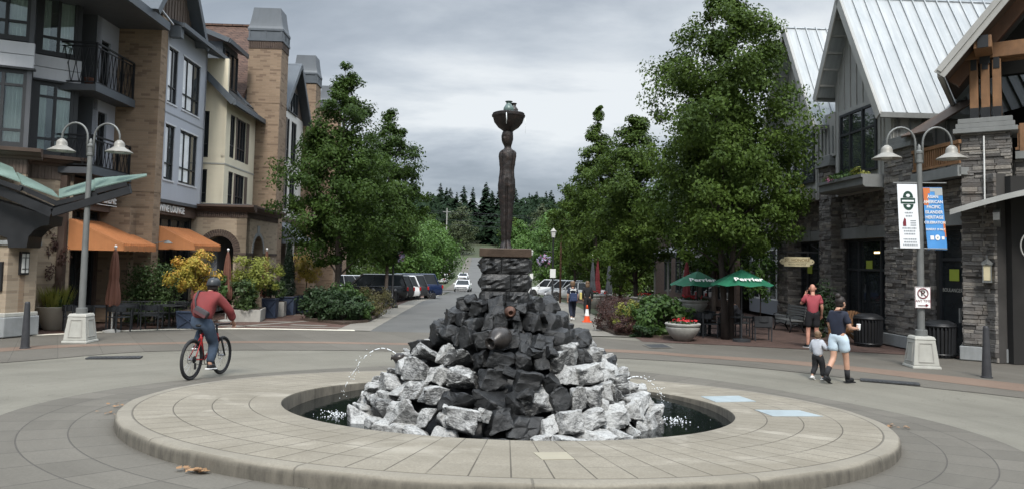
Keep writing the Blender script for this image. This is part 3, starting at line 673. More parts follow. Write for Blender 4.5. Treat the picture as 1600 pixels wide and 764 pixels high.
# boulders
def rock_mesh(seed,slab=False):
    r=np.random.default_rng(seed); bm=bmesh.new()
    P=r.uniform(-1,1,(15,3)); P=np.sign(P)*np.abs(P)**.42
    P*=np.array([1,.8,1 if not slab else .8])*.5*r.uniform(.9,1.1,3)
    vs=[bm.verts.new(p) for p in P]
    res=bmesh.ops.convex_hull(bm,input=vs)
    bmesh.ops.delete(bm,geom=[v for v in bm.verts if not v.link_faces],context='VERTS')
    bmesh.ops.dissolve_limit(bm,angle_limit=.22,verts=bm.verts,edges=bm.edges)
    bmesh.ops.bevel(bm,geom=list(bm.edges),offset=.045,segments=2,profile=.6,affect='EDGES',clamp_overlap=True)
    bmesh.ops.triangulate(bm,faces=bm.faces)
    for _ in range(3): bmesh.ops.subdivide_edges(bm,edges=[e for e in bm.edges if e.calc_length()>.11],cuts=1)
    bmesh.ops.triangulate(bm,faces=bm.faces)
    bm.normal_update(); off=Vector((seed*3.7,seed*1.3,seed*.7))
    for v in bm.verts:
        v.co+=v.normal*(MN.noise(v.co*3.2+off)*.07+MN.noise(v.co*8+off)*.035+MN.noise(v.co*17+off)*.014)
    for v in bm.verts:
        for i,l in enumerate((.66,.56,.66)): v.co[i]=max(-l,min(l,v.co[i]))
    bm.normal_update(); me=bpy.data.meshes.new('boulder'); bm.to_mesh(me); bm.free()
    for p in me.polygons: p.use_smooth=True
    me.set_sharp_from_angle(angle=.42); return me
ROCKS={}
for kd in ('dark','white','half'):
    ROCKS[kd]=[]
    for s in range(12):
        me=rock_mesh(100+s,s%3==0); me.materials.append(M['rock_'+kd]); ROCKS[kd].append(me)
TONE={'dark':'dark wet','white':'pale lime crusted','half':'dark boulder streaked with pale lime,'}
rr=random.Random(5)
TIER=['on the waterline of','in the second course of','in the third course of','low on','halfway up','in the upper half of','near the top of','just under the plinth of']
def boulder(x,y,z,sx,sy,sz,rot,kd,label):
    o=bpy.data.objects.new('boulder',rr.choice(ROCKS[kd])); link(o); o.location=(x,y,z); o.scale=(sx,sy,sz); o.rotation_euler=rot
    tag(o,label,'boulder','boulders of the fountain mound'); return o
z=.05; row=0
HH=[.27,.26,.24,.23,.23,.23,.22,.19]
while row<8:
    h=HH[row]; zc=z+h/2; R_=2.23-.91*zc-(.04 if row==0 else 0)-(.05 if row>=4 else 0)-(.05 if row>=6 else 0)
    ph=rr.uniform(0,.3); end=ph+2*PI
    while ph<end-.03:
        wdt=rr.choice((.20,.25,.29,.34,.42))*(1.0 if row<4 else .84)*(1.0 if abs(math.degrees(math.atan2(math.sin(ph-PI),math.cos(ph-PI))))<112 else 1.6); dph=wdt/R_
        if ph+dph>end: dph=end-ph; wdt=dph*R_
        a=ph+dph/2; ph+=dph
        fr=math.degrees(math.atan2(math.sin(a-PI),math.cos(a-PI)))      # 0 at the front, + to the right
        jit=rr.uniform(-.06,.07); R2=R_+jit
        x=math.sin(math.radians(fr))*R2; y=-math.cos(math.radians(fr))*R2
        zlim=1.30 if fr<0 else 1.10
        if row<=1: kd='dark' if -8<fr<9 else ('white' if rr.random()<.85 else 'half')
        elif abs(fr)>115: kd='dark'
        elif fr<-20 or fr>24:
            kd=('white' if rr.random()<.66 else 'half') if zc<zlim-.22 else (rr.choice(('half','white','dark')) if zc<zlim else 'dark')
        elif fr>12 or fr<-12: kd='half' if zc<1.0 and rr.random()<.55 else 'dark'
        else: kd='dark' if rr.random()<.92 or zc>1 else 'half'
        side='front' if abs(fr)<24 else ('left front' if -75<fr<=-24 else 'right front' if 24<=fr<75 else 'left side' if -125<fr<0 else 'right side' if 0<fr<125 else 'rear')
        sub='' if kd!='half' else ''
        lab=(TONE[kd]+(' boulder ' if kd!='half' else ' ')+TIER[row]+' the mound, '+side)
        boulder(FC[0]+x-.02,FC[1]+y,zc+rr.uniform(-.03,.03),wdt*rr.uniform(1.10,1.3),wdt**.5*.80*rr.uniform(.9,1.15),h*rr.uniform(1.12,1.45),
                (rr.uniform(-.3,.1),rr.uniform(-.28,.28),math.radians(fr)+rr.uniform(-.25,.25)),kd,lab)
        if rr.random()<.18:
            q=R2+.06; kd2=kd; b=math.radians(fr)+dph/2
            boulder(FC[0]+math.sin(b)*q,FC[1]-math.cos(b)*q,zc+h*rr.choice((-.45,.45)),.2,.2,.15,(rr.uniform(-.5,.5),rr.uniform(-.5,.5),rr.uniform(0,6)),kd2,
                    ('small '+TONE[kd2]+(' chunk ' if kd2!='half' else ' chunk ')).replace('boulder ','').replace(', chunk',' chunk')+'wedged between boulders '+TIER[row].replace(' of','').replace('in the','in')+' the mound, '+side if False else 'small '+{'dark':'dark wet','white':'pale lime crusted','half':'lime streaked'}[kd2]+' rock wedged '+TIER[row]+' the mound, '+side)
    z+=h*.93; row+=1
# jars lying among the rocks, and their jets
def jar(x,y,z,s,rot,mt,label):
    o=MB().lathe([(.0,-.17),(.07,-.165),(.13,-.10),(.155,0),(.13,.10),(.075,.155),(.058,.18),(.06,.20),(.085,.225),(.078,.232),(.05,.20),(.04,.12)],24).build('water_jar',mt,smooth=True,loc=(x,y,z),rot=rot)
    o.scale=(s,)*3; tag(o,label,'jar')
jar(-.12,9.42,1.38,.95,(PI/2+.25,0,-.62),M['pot_dark'],'large dark clay jar lying on its side at the front of the mound')
M['pot_rust']=mat('rusty_clay',(.09,.045,.03),.5,.2,var=.4,vs=8)
jar(.0,9.86,1.68,.5,(PI/2+.1,0,.1),M['pot_rust'],'small rusty jar tucked below the plinth')
jar(-1.52,10.35,.98,.5,(PI/2-.1,0,-1.5),M['pot_dark'],'small dark jar on the left shoulder of the mound')
jar(1.55,10.45,.72,.45,(PI/2-.1,0,1.5),M['pot_dark'],'small dark jar on the right shoulder of the mound')
def jet(p0,vx,vy,vz,T,label,parts=9):
    mb=MB(); r2=random.Random(3)
    for i in range(parts):
        a=T*i/parts; b=T*(i+.82-.45*i/parts)/parts; pts=[]
        for t in np.linspace(a,b,4): pts.append((p0[0]+vx*t+r2.uniform(-1,1)*.004*(1+i*.3),p0[1]+vy*t,p0[2]+vz*t-4.9*t*t))
        mb.tube(pts,[.007-.0004*i]*4,5)
    for i in range(26):
        t=T*r2.uniform(.5,1.05); mb.ball((p0[0]+vx*t+r2.gauss(0,.03),p0[1]+vy*t+r2.gauss(0,.03),p0[2]+vz*t-4.9*t*t+r2.gauss(0,.04)),r2.uniform(.004,.008),5,4)
    tag(mb.build('water_jet',M['spray'],smooth=True),label,'water',kind='stuff')
jet((-1.55,10.35,1.02),-1.5,-.15,1.35,.50,'thin arc of water falling from the left shoulder into the pool')
jet((1.66,10.45,.74),1.5,-.1,.9,.34,'thin spray of water leaving the right shoulder toward the pool')
mb=MB(); r2=random.Random(8)
for (x,y) in ((-2.35,10.2),(2.30,10.3)):
    for i in range(70):
        a=r2.uniform(0,6.28); q=abs(r2.gauss(0,.16)); mb.ball((x+math.cos(a)*q,y+math.sin(a)*q,(.20-.02*(y-FC[1]))+abs(r2.gauss(0,.02))),r2.uniform(.004,.011),5,4)
tag(mb.build('splash_foam',M['spray'],smooth=True),kind='stuff')
# fallen leaves against the kerb
V=[]
for (cx,cy,nn,sp) in ((-5.02,10.0,30,.14),(-4.85,9.3,10,.1),(-2.62,6.38,26,.07),(5.12,10.3,50,.14)):
    for i in range(nn):
        x=cx+rng.normal(0,sp); y=cy+rng.normal(0,sp*.6)
        if math.hypot(x,y-FC[1])<5.0: 
            k=5.02/math.hypot(x,y-FC[1]); x*=k; y=FC[1]+(y-FC[1])*k
        a=rng.uniform(0,6.28); s=rng.uniform(.02,.035); z=G(x,y)+.015+rng.uniform(0,.02)
        V.append([(x+s*math.cos(a+q),y+s*math.sin(a+q),z+rng.uniform(-.006,.012)) for q in (0,1.3,3.14,4.6)])
M['litter']=leafmat('dry_leaf',(.14,.075,.035),(.34,.20,.10),trans=.1)
tag(quadcloud('leaf_litter',np.array(V),M['litter']),kind='stuff')
# ------------------------------------------------------------------ building helpers
def at(px,py,Y):
    """a point of the photograph at depth Y, in metres"""
    x=(px-800)/1155; y=(340-py)/1155; c,s=math.cos(RR),math.sin(RR); xu=c*x-s*y; yu=s*x+c*y
    dy=math.cos(PP)-yu*math.sin(PP); dz=math.sin(PP)+yu*math.cos(PP); t=Y/dy
    return Vector((xu*t,Y,2.35+dz*t))
def basis(O,ax,out):
    ax=Vector((*ax,0)).normalized(); out=Vector((*out,0)).normalized()
    return Matrix(((ax.x,out.x,0,O[0]),(ax.y,out.y,0,O[1]),(0,0,1,O[2] if len(O)>2 else 0),(0,0,0,1)))
def facade(name,mt,parent,B,s0,s1,z0,z1,holes=(),t=.18,back=None):
    """wall with real openings in plane d=0 of basis B (s along, d outward)"""
    S=sorted(set([s0,s1]+[h[i] for h in holes for i in (0,1)])); Z=sorted(set([z0,z1]+[h[i] for h in holes for i in (2,3)]))
    S=[x for x in S if s0<=x<=s1]; Z=[x for x in Z if z0<=x<=z1]
    idx={};mb=MB();vs=[];fs=[]
    def V(s,d,z):
        k=(round(s,4),round(d,4),round(z,4))
        if k not in idx: idx[k]=len(vs); vs.append((s,d,z))
        return idx[k]
    def hole(i,j):
        if i<0 or j<0 or i>=len(S)-1 or j>=len(Z)-1: return True
        cs,cz=(S[i]+S[i+1])/2,(Z[j]+Z[j+1])/2
        return any(h[0]<cs<h[1] and h[2]<cz<h[3] for h in holes)
    for i in range(len(S)-1):
        for j in range(len(Z)-1):
            if hole(i,j): continue
            a,b,c,d_=S[i],S[i+1],Z[j],Z[j+1]
            fs.append((V(a,0,c),V(b,0,c),V(b,0,d_),V(a,0,d_)))
            if hole(i-1,j): fs.append((V(a,-t,c),V(a,0,c),V(a,0,d_),V(a,-t,d_)))
            if hole(i+1,j): fs.append((V(b,0,c),V(b,-t,c),V(b,-t,d_),V(b,0,d_)))
            if hole(i,j-1): fs.append((V(a,-t,c),V(b,-t,c),V(b,0,c),V(a,0,c)))
            if hole(i,j+1): fs.append((V(a,0,d_),V(b,0,d_),V(b,-t,d_),V(a,-t,d_)))
    # basis (s,d,z) with d outward is left-handed when out = ax rotated clockwise: flip if needed
    mb.M=B
    if B.to_3x3().determinant()>0: fs=[f[::-1] for f in fs]
    mb.add(vs,fs); return mb.build(name,mt,parent)
def window(parent,B,s0,s1,z0,z1,cols=(0,.5,1),rows=(0,1),d=-.10,fw=.055,fm=None,gm=None,skip=(),name='window'):
    fm=fm or M['frame']; gm=gm or M['glass_dark']
    mb=MB(); mb.M=B; w,h=s1-s0,z1-z0; g=.002
    for k,c in enumerate(cols):
        x=s0+w*c; a,b=(x+g,x+fw) if k==0 else (x-fw,x-g) if k==len(cols)-1 else (x-fw*.45,x+fw*.45)
        mb.box(a,b,d-.03,d+.05,z0+g,z1-g)
    for k,r in enumerate(rows):
        z=z0+h*r; a,b=(z+g,z+fw) if k==0 else (z-fw,z-g) if k==len(rows)-1 else (z-fw*.4,z+fw*.4)
        mb.box(s0+fw,s1-fw,d-.025,d+.044,a,b)
    f=mb.build(name,fm,parent)
    p=MB(); p.M=B; p.box(s0+fw*.5,s1-fw*.5,d-.012,d,z0+fw*.5,z1-fw*.5); p.build('pane',gm,f)
    return f
def lbox(name,mt,parent,B,*a,bevel=0):
    mb=MB(); mb.M=B; mb.box(*a); return mb.build(name,mt,parent,bevel=bevel)
def cornice(name,mt,parent,B,s0,s1,prof):
    mb=MB(); mb.M=B; mb.extr(prof,'x',s0,s1); o=mb.build(name,mt,parent)
    me=o.data; bm=bmesh.new(); bm.from_mesh(me); bmesh.ops.recalc_face_normals(bm,faces=bm.faces); bm.to_mesh(me); bm.free(); return o
def fixn(o):
    bm=bmesh.new(); bm.from_mesh(o.data); bmesh.ops.recalc_face_normals(bm,faces=bm.faces); bm.to_mesh(o.data); bm.free(); return o
def arch_wall(name,mt,parent,B,s0,s1,z0,z1,c,hw,zs,rise,t=.35,n=18):
    """wall with one arched opening centred at c"""
    mb=MB(); mb.M=B; q=lambda s,z,d=0:(s,d,z)
    pts=[(c+hw*math.cos(PI*i/n),zs+rise*math.sin(PI*i/n)) for i in range(n+1)][::-1]   # left to right
    vs=[];fs=[]
    def quad(a,b,c_,d_): k=len(vs); vs.extend([a,b,c_,d_]); fs.append((k,k+1,k+2,k+3))
    quad(q(s0,z0),q(c-hw,z0),q(c-hw,z1),q(s0,z1)); quad(q(c+hw,z0),q(s1,z0),q(s1,z1),q(c+hw,z1))
    for (a,az),(b,bz) in zip(pts,pts[1:]): quad(q(a,az),q(b,bz),q(b,z1),q(a,z1)); quad(q(a,az,-t),q(b,bz,-t),q(b,bz),q(a,az))
    quad(q(c-hw,z0),q(c-hw,z0,-t),q(c-hw,zs,-t),q(c-hw,zs)); quad(q(c+hw,z0,-t),q(c+hw,z0),q(c+hw,zs),q(c+hw,zs,-t))
    quad(q(s0,z0,-t),q(s0,z0),q(s0,z1),q(s0,z1,-t)); quad(q(s1,z0),q(s1,z0,-t),q(s1,z1,-t),q(s1,z1)); quad(q(s0,z1),q(s1,z1),q(s1,z1,-t),q(s0,z1,-t))
    mb.add(vs,fs); o=mb.build(name,mt,parent); bm=bmesh.new(); bm.from_mesh(o.data); bmesh.ops.remove_doubles(bm,verts=bm.verts,dist=.001); bm.to_mesh(o.data); bm.free(); return fixn(o)
def arch_ring(name,mt,parent,B,c,hw,zs,rise,wd,d=.025,n=26):
    mb=MB(); mb.M=B
    for i in range(n):
        a,b=PI*i/n+.012,PI*(i+1)/n-.012
        P=[(c+(hw+o)*math.cos(t),zs+(rise+o)*math.sin(t)) for t,o in ((a,0.005),(a,wd),(b,wd),(b,0.005))]
        mb.add([(s,-.02,z) for s,z in P]+[(s,d,z) for s,z in P],[(0,1,2,3),(7,6,5,4),(0,4,5,1),(1,5,6,2),(2,6,7,3),(3,7,4,0)])
    return fixn(mb.build(name,mt,parent))
def awning(name,mt,parent,s0,s1,v0,v1,z0,z1,val=.14,ribs=0):
    """sloped awning in building coordinates: from (v0,z0) at the wall out to (v1,z1)"""
    mb=MB(); n=ribs or 1; w=(s1-s0)/n
    mb.slab([(v0,s0,z0),(v1,s0,z1),(v1,s1,z1),(v0,s1,z0)],.03)
    for k in range(n+1):
        y=min(max(s0+k*w,s0+.02),s1-.02); mb.bar((v0,y,z0+.03),(v1,y,z1+.03),.05,.08)
    mb.box(v1-.012,v1+.012,s0,s1,z1-val,z1+.01)
    for k in range(n): 
        if k%2==0: mb.box(v1+.012,v1+.02,s0+k*w+.02,s0+(k+1)*w-.02,z1-val-.015,z1-.02)
    for y in (s0,s1-.02): mb.extr([(v0,z0-.03),(v1,z1-.03),(v1,z1-val),(v0,z1-val)],'y',y,y+.02)
    return fixn(mb.build(name,mt,parent))
def railing(name,mt,parent,pts,z0,z1,pitch=.11,cross=True):
    mb=MB()
    for a,b in zip(pts,pts[1:]):
        A_,B_=Vector((*a,0)),Vector((*b,0)); L=(B_-A_).length; u=(B_-A_).normalized()
        P=lambda s,z:(A_.x+u.x*s,A_.y+u.y*s,z)
        mb.bar(P(0,z1),P(L,z1),.06,.05); mb.bar(P(0,z0+.08),P(L,z0+.08),.04,.04); mb.bar(P(0,z1-.12),P(L,z1-.12),.03,.03)
        for s in (0,L): mb.bar(P(s,z0),P(s,z1),.06,.06)
        n=max(2,int(L/pitch/2)*2)
        for i in range(n):
            s=L*(i+.5)/n; k=(-1)**i*(L/n*.42 if cross else 0)
            mb.bar(P(s-k,z0+.1),P(s+k,(z0+z1)/2),.018); mb.bar(P(s+k,(z0+z1)/2),P(s-k,z1-.13),.018)
    return mb.build(name,mt,parent)
def chimney_cap(parent,v0,v1,u0,u1,z,h=1.65):
    c=MB(); g=.06
    c.box(v0-g,v1+g,u0-g,u1+g,z,z+.12); c.box(v0-.02,v1+.02,u0-.02,u1+.02,z+.12,z+.5); c.box(v0-g,v1+g,u0-g,u1+g,z+.5,z+.6)
    for k in (0,1,2): 
        t=v0+(v1-v0)*k/2; t=min(max(t,v0+.03),v1-.03); c.box(t-.04,t+.04,u0-.045,u0-.02,z+.12,z+.5)
        t=u0+(u1-u0)*k/2; t=min(max(t,u0+.03),u1-.03); c.box(v1+.02,v1+.045,t-.04,t+.04,z+.12,z+.5)
    cx,cy=(v0+v1)/2,(u0+u1)/2; hw,hd=(v1-v0)/2+.06,(u1-u0)/2+.06; k=9; vs=[];fs=[]
    for i in range(k):
        t=i/(k-1); s=1-.24*t**.62
        for sx,sy in ((-1,-1),(1,-1),(1,1),(-1,1)): vs.append((cx+sx*hw*s,cy+sy*hd*s,z+.6+(h-.6)*t))
    for i in range(k-1):
        for j in range(4): fs.append((i*4+j,i*4+(j+1)%4,i*4+4+(j+1)%4,i*4+4+j))
    fs.append(tuple(range((k-1)*4,k*4))); c.add(vs,fs)
    return c.build('chimney_cap',M['slate'],parent)
# ------------------------------------------------------------------ west side: three joined buildings
LO=(-12.6,26.5,0); LR=math.atan(.043)
# local frame: x = out from the frontage (v), y = along the street (u)
FB=lambda v=0.:Matrix(((0,1,0,v),(1,0,0,0),(0,0,1,0),(0,0,0,1)))       # street-facing plane at v: s=u, d=+x
NB=lambda u=0.:Matrix(((1,0,0,0),(0,-1,0,u),(0,0,1,0),(0,0,0,1)))      # camera-facing plane at u: s=v, d=-y
B1=thing('corner_building','beige and tan brick building with gray bays, balconies and orange awnings at the left corner','building',LO,LR)
def loc(p):   # world -> local of the west frame
    q=Vector((p[0]-LO[0],p[1]-LO[1],0)); q.rotate(Matrix.Rotation(-LR,3,'Z')); return (q.x,q.y)
def wb(a,b):  # basis for a facade from world point a (left) to b (right), in local coordinates; s runs 0..L
    a=loc(a); b=loc(b); ax=Vector((b[0]-a[0],b[1]-a[1])); L=ax.length; ax.normalize(); return basis((a[0],a[1],0),ax,(ax.y,-ax.x)),L
pA0,pb1,pb2l,pb2=(-19.0,19.33),(-14.25,21.55),(-14.95,22.66),(-14.0,23.5)
BA,LA_=wb(pA0,pb1); BR,LR_=wb(pb1,pb2l); BB,LB_=wb(pb2l,pb2); BC,LC_=wb(pb2,(-14.75,24.4))
ZC=5.02
for nm,B,L in (('bay1',BA,LA_),('ret',BR,LR_),('bay2',BB,LB_),('end',BC,LC_)):
    hol=[(LA_-3.6,LA_-1.35,.25,2.9)] if nm=='bay1' else []
    facade('wall',M['brick_beige'],B1,B,0,L,0,4.60,hol,.3)
    if nm=='bay1':
        window(B1,B,LA_-3.6,LA_-1.35,.25,2.9,(0,.33,.66,1),(0,.75,1),d=-.2)
        lbox('arch_surround',M['brick_dark'],B1,B,LA_-1.35,LA_-1.0,0,.03,.25,2.9); lbox('arch_surround',M['brick_dark'],B1,B,LA_-3.95,LA_-1.0,0,.034,2.9,3.3)
    lbox('base_course',M['limestone_gray'],B1,B,-.02,L+.02,-.1,.03,0,.25)
    mb=MB(); mb.M=B; n_=int(L/.085)
    for i in range(n_): mb.box(L*i/n_+.008,L*(i+1)/n_-.008,-.05,.02+(.014 if i%2 else 0),4.60,5.02)
    mb.box(0,L,-.06,.012,4.6,5.02); mb.build('soldier_course',M['brick_dark'] if False else M['brown_board'],B1)
    cornice('cornice',M['brown'],B1,B,-.0,L+(.38 if nm in('bay1','bay2') else 0),[(-.1,5.02),(.06,5.02),(.10,5.08),(.2,5.12),(.28,5.2),(.36,5.22),(.38,5.32),(-.1,5.38)])
def bay_windows(B,L,s0,s1,ncol,zl,zu):
    """two storeys of big dark framed windows and the white bands under them, with curtains inside"""
    for (z0,z1,rows) in ((zl[0],zl[1],(0,.2,.8,1)),(zu[0],zu[1],(0,.22,1))):
        facade('bay_frame',M['frame'],B1,B,0,L,z0,z1,[(s0,s1,z0+.06,z1-.05)],.12)
        window(B1,B,s0,s1,z0+.06,z1-.05,[i/ncol for i in range(ncol+1)],rows,d=-.06,fw=.09,gm=M['glass_clear'])
        mb=MB(); mb.M=B; w=(s1-s0)/ncol
        for i in range(ncol):
            lo=.06 if i%2 else .5
            mb2=[];N=26
            a,b=(s0+w*i+.05,s0+w*(i+.95)) if (i%2==1 or ncol==1) else (s0+w*i+.05,s0+w*i+.3)
            if i%2==0 and ncol>2: a,b=s0+w*i+.05,s0+w*(i+.42)
            vs=[];
            for k in range(N+1):
                s=a+(b-a)*k/N; dd=-.20+.035*math.sin(k*1.25)+.02*math.sin(k*2.9)
                vs+= [(s,dd,z0+.1),(s,dd,z1-.08)]
            mb.add(vs,[(2*k,2*k+2,2*k+3,2*k+1) for k in range(N)])
        if mb.v: mb.build('curtain',M['curtain'],B1,smooth=True)
    for (z0,z1) in ((zl[1],zu[0]),(zu[1],zu[1]+.9)):
        m_=(z0+z1)/2
        lbox('white_band',M['panel_white'],B1,B,0-.0,L+.03,-.1,.05,z0+.03,m_-.01); lbox('white_band',M['panel_white'],B1,B,0,L+.03,-.1,.045,m_+.01,z1-.04)
        lbox('drip_flashing',M['frame'],B1,B,0,L+.08,-.1,.10,z0-.03,z0+.03)
bay_windows(BA,LA_,LA_-2.45,LA_-.12,4,(5.36,7.68),(8.5,10.95))
bay_windows(BB,LB_,.12,LB_-.12,2,(5.36,7.68),(8.5,10.95))
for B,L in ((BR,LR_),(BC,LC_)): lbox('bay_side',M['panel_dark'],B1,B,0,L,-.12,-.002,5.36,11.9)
# rooms behind the bay windows, closed at the back
mb=MB()
P4=[loc(p) for p in ((-19.0,19.33),(-14.35,21.6),(-14.95,22.75),(-14.1,23.6),(-14.8,24.5),(-17.5,28),(-23,26))]
for z0,z1 in ((4.9,5.3),(8.0,8.3),(11.5,11.9)): mb.prism([(x-.25,y+.2) for x,y in P4],z0,z1)
bx=[loc(p) for p in ((-21,22),(-15.6,24.6),(-16.4,26),(-23,26))]
mb.prism(bx,.0,11.6); mb.build('inner_wall',M['panel_mid'],B1)
# recess with the two balconies
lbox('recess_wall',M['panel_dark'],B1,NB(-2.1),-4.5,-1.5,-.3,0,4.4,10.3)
facade('balcony_wall',M['panel_gray'],B1,FB(-1.5),-2.098,-.55,4.4,10.3,[(-1.75,-1.15,5.2,7.1),(-1.75,-1.15,8.05,9.55)],.2)
for z0,z1 in ((5.2,7.1),(8.05,9.55)): window(B1,FB(-1.5),-1.75,-1.15,z0,z1,(0,1),(0,1),d=-.12,name='balcony_door')
for k,(zd,zr) in enumerate(((4.83,6.05),(7.48,9.02))):
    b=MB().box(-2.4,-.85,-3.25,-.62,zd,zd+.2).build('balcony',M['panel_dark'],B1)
    MB().box(-.85,-.82,-3.28,-.62,zd-.02,zd+.24).build('balcony_fascia',M['slate'],b)
    railing('railing',M['black'],b,[(-2.4,-3.2),(-.9,-3.2),(-.9,-1.5),(-.9,-.66)],zd+.2,zr)
mb=MB(); mb.lathe([(.10,0),(.15,.24),(.16,.26),(.13,.26),(.1,.2)],14,c=(-1.25,-2.9,7.68)); tag(mb.build('flower_pot',M['terracotta'],smooth=True,loc=LO,rot=(0,0,LR)),'small clay pot on the upper balcony at far left','pot')
# eave slab over the recess
mb=MB(); mb.box(-6.5,.15,-7.5,-.62,10.28,10.42); mb.build('eave',M['soffit'] if False else M['panel_dark'],B1)
MB().box(.15,.27,-7.5,-.62,10.26,10.55).build('gutter',M['slate'],B1); MB().bar((.2,-1.6,10.9),(.2,-.2,10.62),.05).build('eave_flashing',M['panel_white'],B1)
# brick tower
mb=MB(); 
for z0,z1 in ((0,4.48),(4.5,7.78),(7.80,14.2)): mb.box(-1.5,-.02,-.6,-.05,z0,z1)
mb.box(-1.48,-.04,-.58,-.07,0,14); mb.build('brick_tower',M['brick'],B1)
mb=MB(); mb.box(-1.75,-.6,-1.05,-.6,0,3.9); mb.build('brick_pier',M['brick'],B1)
# recessed shopfront under the balconies
lbox('shop_header',M['brown'],B1,FB(-1.5),-2.95,-.62,-.2,.22,3.72,3.92)
facade('shop_wall',M['brown'],B1,FB(-1.6),-3.2,-.62,0,4.75,[(-2.75,-1.15,.1,3.3),(-2.75,-1.15,3.42,3.72)],.2)
window(B1,FB(-1.6),-2.75,-1.15,3.42,3.72,(0,.33,.66,1),(0,1),d=-.1); window(B1,FB(-1.6),-2.75,-1.15,.1,3.3,(0,.33,.66,1),(0,.72,1),d=-.15,name='shopfront')
lbox('sign_lettering',M['white_paint'],B1,FB(-1.22),-2.4,-.75,-.02,.02,3.93,3.955)
t_=text('sign_lettering','LE SERENE',.40,M['white_paint'],B1,(-1.2,-1.55,4.14),(PI/2,0,PI/2),ext=.02,sx=.78,bold=.008)
awning('awning',M['orange'],B1,-3.05,-.72,-1.55,.18,3.34,2.58,.16,14)
# gray bay with the gable and the wine lounge below
facade('bay_panel',M['panel_gray'],B1,FB(0),-.05,3.75,4.32,10.75,[(0.05,.86,5.04,7.06),(1.37,3.06,5.04,7.06),(.05,.86,7.86,9.9),(1.37,3.06,7.86,9.9)],.16)
lbox('panel_joint',M['panel_mid'],B1,FB(0),-.05,3.76,-.1,.006,7.44,7.50); lbox('bay_side',M['panel_gray'],B1,NB(3.75),-1.2,-.001,-.01,.0,4.32,10.75)
MB().box(-1.2,0,3.6,3.748,4.32,10.75).build('bay_side',M['panel_gray'],B1)
for z0,z1 in ((5.04,7.06),(7.86,9.9)):
    window(B1,FB(0),.05,.86,z0,z1,(0,.5,1),(0,.3,1),d=-.08,gm=M['glass_sky']); window(B1,FB(0),1.37,3.06,z0,z1,(0,.28,.66,1),(0,.3,1),d=-.08,gm=M['glass_sky'])
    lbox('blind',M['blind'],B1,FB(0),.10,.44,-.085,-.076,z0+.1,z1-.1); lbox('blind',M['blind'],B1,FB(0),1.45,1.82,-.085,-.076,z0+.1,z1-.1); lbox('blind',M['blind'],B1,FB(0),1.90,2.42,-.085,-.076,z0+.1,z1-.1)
    for a,b in ((.05,.86),(1.37,3.06)):
        lbox('window_trim',M['panel_white'],B1,FB(0),a-.07,b+.07,0,.02,z1,z1+.06); lbox('window_sill',M['panel_white'],B1,FB(0),a-.07,b+.07,0,.03,z0-.06,z0)
MB().box(-1.2,0,-.05,3.75,4.2,4.32).build('bay_soffit',M['panel_dark'],B1)
lbox('shop_header',M['brown'],B1,FB(-.12),-.05,3.55,-.25,0,3.78,4.2)
text('sign_lettering','WINE LOUNGE',.36,M['white_paint'],B1,(-.09,1.15,4.0),(PI/2,0,PI/2),ext=.02,sx=.92,bold=.006)
lbox('door_threshold',M['limestone_gray'],B1,FB(-.3),-.05,3.55,-.3,.02,0,.1)
facade('shop_wall',M['frame'],B1,FB(-.3),-.05,3.55,.1,3.78,[(.05,3.4,.2,2.9),(.05,3.4,3.1,3.7)],.15)
window(B1,FB(-.3),.05,3.4,3.1,3.7,(0,.25,.5,.75,1),(0,1),d=-.1); window(B1,FB(-.3),.05,3.4,.2,2.9,(0,.2,.4,.6,.8,1),(0,.3,1),d=-.1,name='shopfront')
awning('awning',M['orange'],B1,.0,2.7,-.05,1.22,3.28,2.66,.15,16)
mb=MB(); mb.bar((-.05,-.3,2.72),(.42,-.3,2.82),.03); mb.lathe([(.02,.1),(.05,.09),(.16,0),(.15,-.01)],14,c=(.42,-.3,2.72)); mb.build('sconce',M['lamp_paint'],B1)
# gable roof of the bay
mb=MB(); pk=(.25,13.5)
mb.extr([(-1.75,10.85),(2.25,10.85),pk],'x',-.9,.0); fixn(mb.build('gable_wall',M['brown_board'],B1))
mb=MB()
for i in range(16):
    y=-1.7+i*.25; zt=13.5-abs(y-.25)*1.34
    if zt>10.95: mb.box(0,.03,y,y+.045,10.86,zt)
mb.build('gable_batten',M['brown_board'],B1)
mb=MB()
for sg in (-1,1):
    a=(.25,13.66); b=(.25+sg*2.3,13.66-2.3*1.34); mb.slab([(-1.4,a[0],a[1]),(.45,a[0],a[1]),(.45,b[0],b[1]),(-1.4,b[0],b[1])],.12)
    mb.bar((.46,a[0],a[1]-.1),(.46,b[0],b[1]-.1),.06,.22)
mb.build('gable_roof',M['slate'],B1)
mb=MB(); mb.slab([(.5,-.1,10.72),(.5,4.72,10.72),(-1.6,4.72,11.5),(-1.6,-.1,11.5)],.1); mb.bar((.52,-.1,10.66),(.52,4.72,10.66),.10,.16); mb.box(.05,.45,-.1,.15,10.2,10.62); mb.build('roof_eave',M['slate'],B1)
MB().box(-8,-1.21,-.55,4.2,0,11.3).build('rear_wall',M['panel_mid'],B1)
mb=MB(); mb.slab([(-1.3,-7.5,11.2),(-1.3,4.2,11.2),(-6,4.2,14.2),(-6,-7.5,14.2)],.15); mb.build('roof',M['shingle'],B1)
